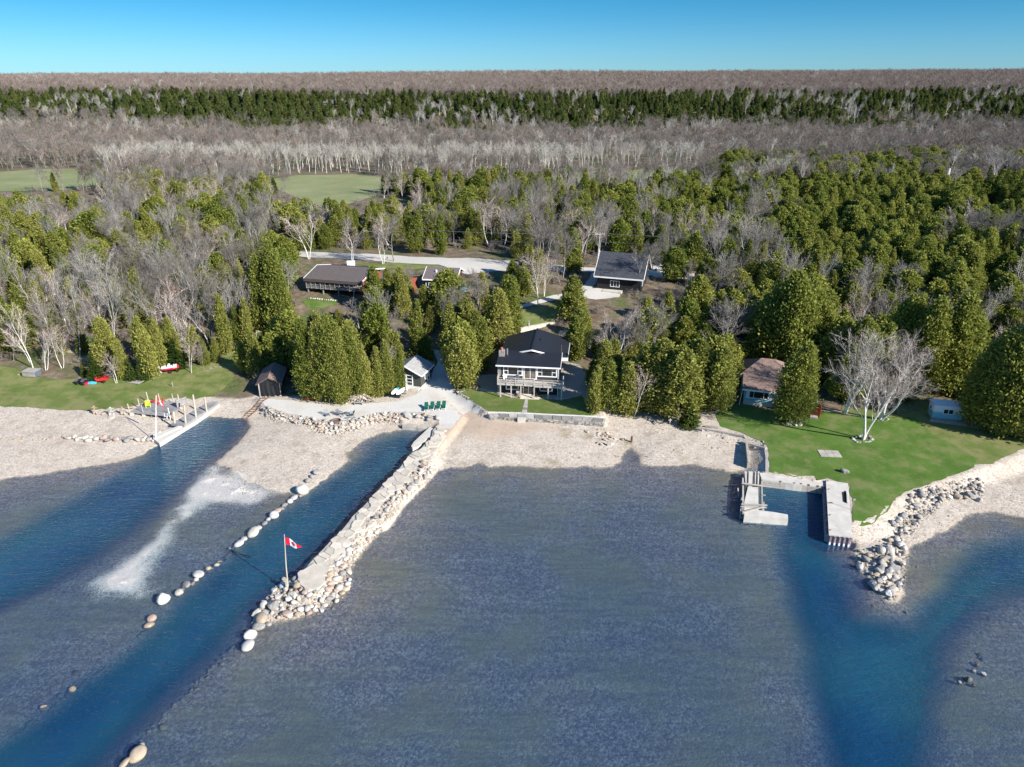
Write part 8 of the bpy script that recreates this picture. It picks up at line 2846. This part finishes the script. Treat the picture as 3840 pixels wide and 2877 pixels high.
	for s in (-1, 1):
		MB().tube([(.1, s * .72, .28), (.1, s * .9, .28)], .28, 10).build("wheel", MS['black'], t)
	g = on_ground('E', 270, 680)
	t = empty("slatted_crate", g, R(-10), "grey wooden crate with slatted sides under the leaning birches", "crate")
	MB().box(-1.2, 1.2, -.8, .8, .0, .95).build("core", MB_['slatgrey'], t)
	for k in range(6):
		MB().box(-1.26, 1.26, -.86, -.805, .05 + k * .16, .15 + k * .16).build("slat", MS['wood'], t)
		MB().box(-1.26, -1.205, -.8, .8, .05 + k * .16, .15 + k * .16).build("slat", MS['wood'], t)
	MB().slab([(-1.3, -.9, 1.0), (1.3, -.9, 1.0), (1.3, .9, 1.08), (-1.3, .9, 1.08)], .05).build("lid", MB_['ply'], t)
	g = on_ground('E', 180, 672)
	t = empty("lumber_piece", g, R(25), "short grey boards lying left of the slatted crate", "lumber")
	MB().box(-.6, .6, -.12, .12, .0, .12).build("board", MS['wood'], t)
	MB().box(-.5, .6, .15, .3, .0, .1).build("board", MS['wood'], t)
	g = on_ground('E', 1432, 775)
	t = empty("post", g, 0, "single short grey post standing in the left lawn", "post")
	MB().tube([(0, 0, -.2), (-.02, 0, .95)], .08, 7).build("timber", MS['wood'], t)
	# flat grey stones and a white garden chair up the lane
	for k in range(9):
		p = on_ground('E', 1690 + k * 20 + RNG.normal() * 8, 640 - k * 5 + RNG.normal() * 10)
		rock("boulder", p.x, p.y, RNG.uniform(.5, .8), 'grey', "flat grey stone in the patch at the head of the left lawn", "flat stones at the head of the left lawn", True, flat=.25)
	g = on_ground('F', 155, 138)
	t = empty("garden_trellis", g, R(-10), "small white arched garden trellis by the wood's edge", "trellis")
	m = MB()
	m.tube([(-.45, 0, 0), (-.45, 0, .8), (-.3, 0, 1.1), (0, 0, 1.25), (.3, 0, 1.1), (.45, 0, .8), (.45, 0, 0)], .035, 6)
	m.tube([(0, 0, 0), (0, 0, 1.2)], .03, 5).tube([(-.45, 0, .4), (.45, 0, .4)], .03, 5).tube([(-.45, 0, .8), (.45, 0, .8)], .03, 5)
	m.build("arch", MB_['trim'], t)
	adirondack("garden_chair", on_ground('F', 250, 200), R(30), MB_['trim'], "white garden chair in the shade behind the boathouse", "chair")
	# driftwood and boards by the beach brush
	for (x0, y0, x1, y1, lb) in ((1600, 915, 1700, 965, "grey driftwood log left of the dark spruce"), (1620, 945, 1740, 975, "second grey driftwood log left of the dark spruce"), (1640, 930, 1680, 985, "short driftwood across the two logs"), (1790, 700, 1800, 700, "")):
		if not lb: continue
		a, b = on_ground('G', x0, y0), on_ground('G', x1, y1)
		t = empty("driftwood_log", (a + b) / 2, 0, lb, "log", "driftwood by the spruce")
		m_ = (a + b) / 2
		MB().tube([a - m_ + Vector((0, 0, .2)), (b - a) * .1 + Vector((0, .05, .28)), b - m_ + Vector((0, 0, .2))], [.16, .13, .08], 7).build("wood", MS['wood'], t)


left_lawn_things()


def patio_things():
	# four sun loungers
	for k, (x, y, rz, lb) in enumerate(((503, 500, .10, "leftmost of the four green sun loungers, turned a little outward"), (592, 490, .03, "second green sun lounger from the left"), (690, 485, .0, "third green sun lounger from the left"), (780, 478, .04, "rightmost of the four green sun loungers"))):
		g = on_ground('a', x, y)
		t = empty("sun_lounger", g, rz - .03, lb, "sun lounger", "green sun loungers on the gravel")
		m = MB()
		for s in (-.33, .33):
			m.beam((s, -.65, .32), (s, 1.15, .32), .05, .07)
		for y_ in (-.65, .1, 1.15):
			m.beam((-.33, y_, .32), (.33, y_, .32), .05, .05)
		m.build("frame", MB_['trim'], t)
		for sx in (-.31, .31):
			for sy in (-.58, 1.05):
				MB().box(sx - .03, sx + .03, sy - .03, sy + .03, 0, .3).build("leg", MB_['trim'], t)
		MB().box(-.31, .31, -.66, .16, .36, .45).build("seat_cushion", MB_['greenc'], t)
		MB().slab([(-.31, .17, .46), (.31, .17, .46), (.31, 1.10, .98), (-.31, 1.10, .98)], .09).build("back_cushion", MB_['greenc'], t)
		MB().beam((0, .95, .3), (0, .95, .86), .5, .03).build("back_support", MB_['trim'], t)
	adirondack("adirondack_chair", on_ground('b', 345, 290), R(55), MB_['slatgrey'], "blue-grey adirondack chair left of the small table by the fire pit", "chair", "blue-grey chairs by the fire pit")
	adirondack("adirondack_chair", on_ground('b', 520, 300), R(-70), MB_['slatgrey'], "blue-grey adirondack chair right of the small table by the fire pit", "chair", "blue-grey chairs by the fire pit")
	t = empty("side_table", on_ground('b', 435, 285), R(8), "small blue-grey slatted table between the adirondack chairs", "table")
	for k in range(5):
		MB().box(-.35, .35, -.26 + k * .105, -.17 + k * .105, .44, .47).build("slat", MB_['slatgrey'], t)
	for sx in (-.3, .3):
		for sy in (-.22, .22):
			MB().box(sx - .03, sx + .03, sy - .03, sy + .03, 0, .44).build("leg", MB_['slatgrey'], t)
	t = empty("folding_chair", on_ground('b', 175, 300), R(35), "grey slatted deck chair standing apart at the left of the fire pit", "chair")
	for k in range(6):
		MB().box(-.36, .36, -.45 + k * .12, -.37 + k * .12, .34, .37).build("seat_slat", MB_['slatgrey'], t)
		MB().slab([(-.36, .28 + k * .055, .42 + k * .11), (.36, .28 + k * .055, .42 + k * .11), (.36, .315 + k * .055, .49 + k * .11), (-.36, .315 + k * .055, .49 + k * .11)], .025).build("back_slat", MB_['slatgrey'], t)
	for s in (-.36, .36):
		MB().beam((s, -.45, 0), (s, .2, .38), .05, .05).build("leg", MB_['slatgrey'], t)
		MB().beam((s, .35, 0), (s, .15, .38), .05, .05).build("leg", MB_['slatgrey'], t)
	g = on_ground('b', 300, 385)
	t = empty("fire_pit", g, 0, "round rusty iron fire ring on the edge of the gravel patio", "fire pit")
	vs, fs, n = [], [], 20
	for r0, z in ((.78, -.05), (.80, .36), (.74, .36), (.72, .05)):
		vs += [(r0 * math.cos(2 * math.pi * i / n), r0 * math.sin(2 * math.pi * i / n), z) for i in range(n)]
	for r in range(3):
		fs += [(r * n + i, r * n + (i + 1) % n, (r + 1) * n + (i + 1) % n, (r + 1) * n + i) for i in range(n)]
	MB().add(vs, fs).build("ring", MS['rust'], t)
	MB().tube([(0, 0, .02), (0, 0, .06)], .71, 18).build("ash_bed", MB_['slatgrey'], t)
	for k in range(7):
		p = on_ground('b', 395 + (k % 4) * 45 + RNG.normal() * 8, 325 + (k // 4) * 45 + RNG.normal() * 6)
		rock("boulder", p.x, p.y, RNG.uniform(.9, 1.3), 'grey', "flat grey stepping stone beside the fire pit", "stepping stones at the fire pit", True, flat=.10)
	# woodpile: a heap of split logs
	g = on_ground('b', 590, 120)
	t = empty("woodpile", g, R(4), "big heap of split firewood in front of the waterside cedars", "woodpile")
	for k in range(230):
		lay = RNG.random() ** 1.5
		z = lay * 1.45
		rx, ry = 2.9 * (1 - lay * .75), 1.15 * (1 - lay * .7)
		a_, r_ = RNG.uniform(0, 6.28), math.sqrt(RNG.random())
		x, y = rx * r_ * math.cos(a_), .6 + ry * r_ * math.sin(a_)
		dv = Vector((RNG.normal(), RNG.normal() * .8, RNG.normal() * .35)).normalized() * RNG.uniform(.18, .26)
		c = Vector((x, y, z * (1 - .3 * r_) + .12))
		MB().tube([c - dv, c + dv], RNG.uniform(.07, .12), 5).build("log", MB_['log'], t)
	for k in range(3):
		MB().tube([(.3 + k * .4, 1.0, 1.6 - k * .1), (2.9 + k * .15, .3 - k * .2, .25)], .07, 6).build("long_branch", MB_['log'], t)
	t = empty("wooden_bench", on_ground('b', 615, 143), R(2), "small grey wooden bench in front of the woodpile", "bench")
	for k in range(3):
		MB().box(-.75, .75, -.25 + k * .17, -.1 + k * .17, .42, .46).build("slat", MS['greywood'], t)
	for sx in (-.65, .65):
		MB().box(sx - .05, sx + .05, -.22, .22, 0, .42).build("leg", MS['greywood'], t)
	# boards on a rack
	def surf(name, loc, rz, mats, lb, L=3.0, tilt=0.0):
		o = empty(name, loc, 0, lb, "paddle board")
		o.rotation_euler = (tilt, 0, rz)
		n = 18
		def part(s0, s1, mat, nm):
			vs = []
			for i in range(n + 1):
				s = s0 + (s1 - s0) * i / n
				w = .40 * (max(0, 1 - abs(2 * s - 1) ** 2.4)) ** .6 + .004
				x = (s - .5) * L
				lift = .10 * abs(2 * s - 1) ** 3
				for (y, z) in ((-w, .0), (-w * .8, .07), (0, .09), (w * .8, .07), (w, .0), (w * .8, -.05), (0, -.06), (-w * .8, -.05)):
					vs.append((x, y, z + lift))
			MB().add(vs, [(i * 8 + k, i * 8 + (k + 1) % 8, (i + 1) * 8 + (k + 1) % 8, (i + 1) * 8 + k)[::-1] for i in range(n) for k in range(8)]).build(nm, mat, o, True)
		if len(mats) == 2:
			part(0, .74, mats[0], "hull")
			part(.74, 1, mats[1], "painted_nose")
		else:
			part(0, 1, mats[0], "hull")
	g = on_ground('P', 330, 1480)
	surf("paddle_board", (g.x, g.y + .2, g.z + .95), R(74), (MB_['board'], MB_['aqua']), "white paddle board with an aqua nose, left one on the rack", 3.0, R(22))
	g2 = on_ground('P', 485, 1490)
	surf("paddle_board", (g2.x, g2.y + .2, g2.z + .95), R(70), (MB_['board'],), "plain white paddle board, right one on the rack", 3.0, R(22))
	t = empty("board_rack", (g.x + .7, g.y + .2, g.z), 0, "low dark rack that holds the two paddle boards", "rack")
	for s in (-.9, 0, .9):
		MB().box(s - .05, s + .05, -.5, -.4, 0, .75).build("leg", MS['greywood'], t)
		MB().box(s - .05, s + .05, .5, .6, 0, .8).build("leg", MS['greywood'], t)
	MB().box(-1.2, 1.3, -.52, -.42, .70, .80).build("bar", MS['black'], t)
	MB().box(-1.2, 1.3, .5, .6, .72, .82).build("bar", MS['black'], t)
	MB().tube([(-.85, -.3, .12), (.2, -.35, .12)], [.5, .55], 12).build("hoop_cover", MB_['tarp'], t)
	# red kayak
	g = on_ground('Q', 1250, 765)
	o = empty("kayak", g, R(9), "red kayak lying under the waterside cedars", "kayak")
	n = 20
	vs = []
	for i in range(n + 1):
		s = i / n
		w = .36 * (1 - abs(2 * s - 1) ** 2.6) + .01
		zr = .12 * abs(2 * s - 1) ** 3
		for k in range(8):
			a_ = 2 * math.pi * k / 8
			vs.append(((s - .5) * 3.2, w * math.cos(a_), .2 + zr + (.20 if math.sin(a_) > 0 else .16) * math.sin(a_) * (w / .37)))
	MB().add(vs, [(i * 8 + k, i * 8 + (k + 1) % 8, (i + 1) * 8 + (k + 1) % 8, (i + 1) * 8 + k)[::-1] for i in range(n) for k in range(8)]).build("hull", MB_['kayak'], o, True)
	MB().tube([(-.35, 0, .40), (.45, 0, .40)], [.2, .2], 8).build("cockpit", MS['black'], o)
	g = on_ground('Q', 1400, 725)
	o = empty("paddle", g, R(10), "red paddle beyond the red kayak", "paddle")
	MB().tube([(-.5, 0, .2), (.5, 0, .25)], .04, 6).build("shaft", MB_['kayak'], o)
	MB().box(-.9, -.5, -.12, .12, .17, .22).build("blade", MB_['kayak'], o)
	# stone wall and steps behind the dark house
	a, b = on_ground('N', 420, 1110), on_ground('N', 760, 1010)
	o = empty("stone_wall", (a.x, a.y, a.z), math.atan2(b.y - a.y, b.x - a.x), "rough pale stone wall on the slope behind the dark house", "wall")
	L = math.hypot(b.x - a.x, b.y - a.y)
	for row in range(4):
		x = 0
		while x < L:
			w = RNG.uniform(.4, .9)
			MB().box(x + .02, x + w - .02, RNG.uniform(-.1, .05), .55, -.5 + row * .42, -.5 + row * .42 + .39).build("stone", MS['flag'], o)
			x += w
	for k in range(14):
		p = on_ground('N', 360 - k * 17 + RNG.normal() * 5, 1140 + k * 11 + RNG.normal() * 5)
		rock("boulder", p.x, p.y, RNG.uniform(.5, .9), 'pale', "pale stone edging the slope left of the dark house", "stone edging left of the dark house", True, flat=.7)
	p = on_ground('N', 503, 1060)
	t = empty("carved_post", p, 0, "dark carved wooden post behind the dark house's roof", "post")
	MB().tube([(0, 0, -.2), (0, 0, 1.1), (.02, 0, 1.3), (0, 0, 1.75)], [.28, .25, .12, .20], 9).build("wood", MS['greywood'], t)
	for k, (x, y, ty) in enumerate(((925, 842, 520), (340, 700, 470))):
		p = on_ground('N', x, y)
		t = empty("bare_pole", p, 0, ("grey bare pole standing beside the upper lawn", "grey bare pole beside the lane's trees")[k], "pole")
		MB().tube([(0, 0, -.2), (0, 0, height_at('N', ty, p.y, p.z))], [.16, .12], 7).build("timber", MS['wood'], t)
	# limestone ledges showing through on the escarpment
	for k, (x0, x1, y) in enumerate(((190, 330, 221), (425, 436, 232), (700, 730, 222), (1280, 1312, 238), (2225, 2260, 232), (130, 190, 232))):
		n = max(2, int((x1 - x0) / 16))
		for j in range(n):
			xx = x0 + (x1 - x0) * (j + .5) / n
			yy = 604.0 + RNG.uniform(-2, 2)
			sx = xx / (2212 / 3840)
			X = (sx - CX) / F_PX * (yy * math.cos(TH) + 30 * math.sin(TH))
			zt = height_at('D', y - 3 + RNG.uniform(-2, 2), yy - 8, 0)
			o = empty("cliff", (X, yy - 8, zt - 16), RNG.uniform(-.3, .3), f"pale limestone ledge showing among the cliff cedars, {'on the left' if xx < 350 else ('left of centre' if xx < 800 else ('near the centre' if xx < 1400 else 'on the right'))}", "cliff", "limestone ledges of the escarpment")
			w = RNG.uniform(1.6, 3.4)
			zz = 16 - RNG.uniform(2.5, 4.5)
			while zz < 16:
				h = RNG.uniform(.7, 1.5)
				MB().box(-w * RNG.uniform(.8, 1.2), w * RNG.uniform(.8, 1.2), RNG.uniform(-1, .6), 8, zz, zz + h * .93).build("rock_layer", MS['cliff'], o)
				zz += h


MS['cliff'] = plain("limestone_cliff", (0.17, 0.165, 0.155), .95, .25, .25, .6, 1.2)
patio_things()
# ---------------------------------------------------------------- labels: things that share one are told apart by their place
def ordinal(n):
	base = ["", "first", "second", "third", "fourth", "fifth", "sixth", "seventh", "eighth", "ninth", "tenth", "eleventh", "twelfth", "thirteenth", "fourteenth", "fifteenth", "sixteenth", "seventeenth", "eighteenth", "nineteenth"]
	return base[n] if n < 20 else ""


def tell_apart():
	bpy.context.view_layer.update()
	same = {}
	for o in COL.objects:
		if o.parent is None and 'label' in o and o.get('category'):
			same.setdefault(o['label'], []).append(o)
	for lb, lst in same.items():
		if len(lst) < 2:
			continue
		nw = len(lb.split())
		rows = [lst]
		names = [""]
		if len(lst) > 7:
			k = 3 if len(lst) > 14 else 2
			lst.sort(key=lambda o: o.location.y)
			c = [0] + [round(len(lst) * (i + 1) / k) for i in range(k)]
			rows = [lst[c[i]:c[i + 1]] for i in range(k)]
			names = ["nearest the camera", "middle distance", "farthest back"] if k == 3 else ["nearer the camera", "farther back"]
		for r, nm in zip(rows, names):
			r.sort(key=lambda o: px_of(o.location.x, o.location.y, o.location.z)[0])
			for i, o in enumerate(r):
				t = ""
				if len(r) > 1:
					j = len(r) - 1 - i
					t = "leftmost" if i == 0 else ("rightmost" if j == 0 else (f"{ordinal(i + 1)} from left" if i <= j else f"{ordinal(j + 1)} from right"))
					if i and j and not ordinal(min(i, j) + 1):
						t = ""
				s = ", ".join(q for q in (lb, nm, t) if q)
				o['label'] = s if len(s.split()) <= 16 else ", ".join(q for q in (" ".join(lb.split()[:11]), nm.replace(" the", ""), t) if q)
				if not o.get('group'):
					o['group'] = lb


tell_apart()
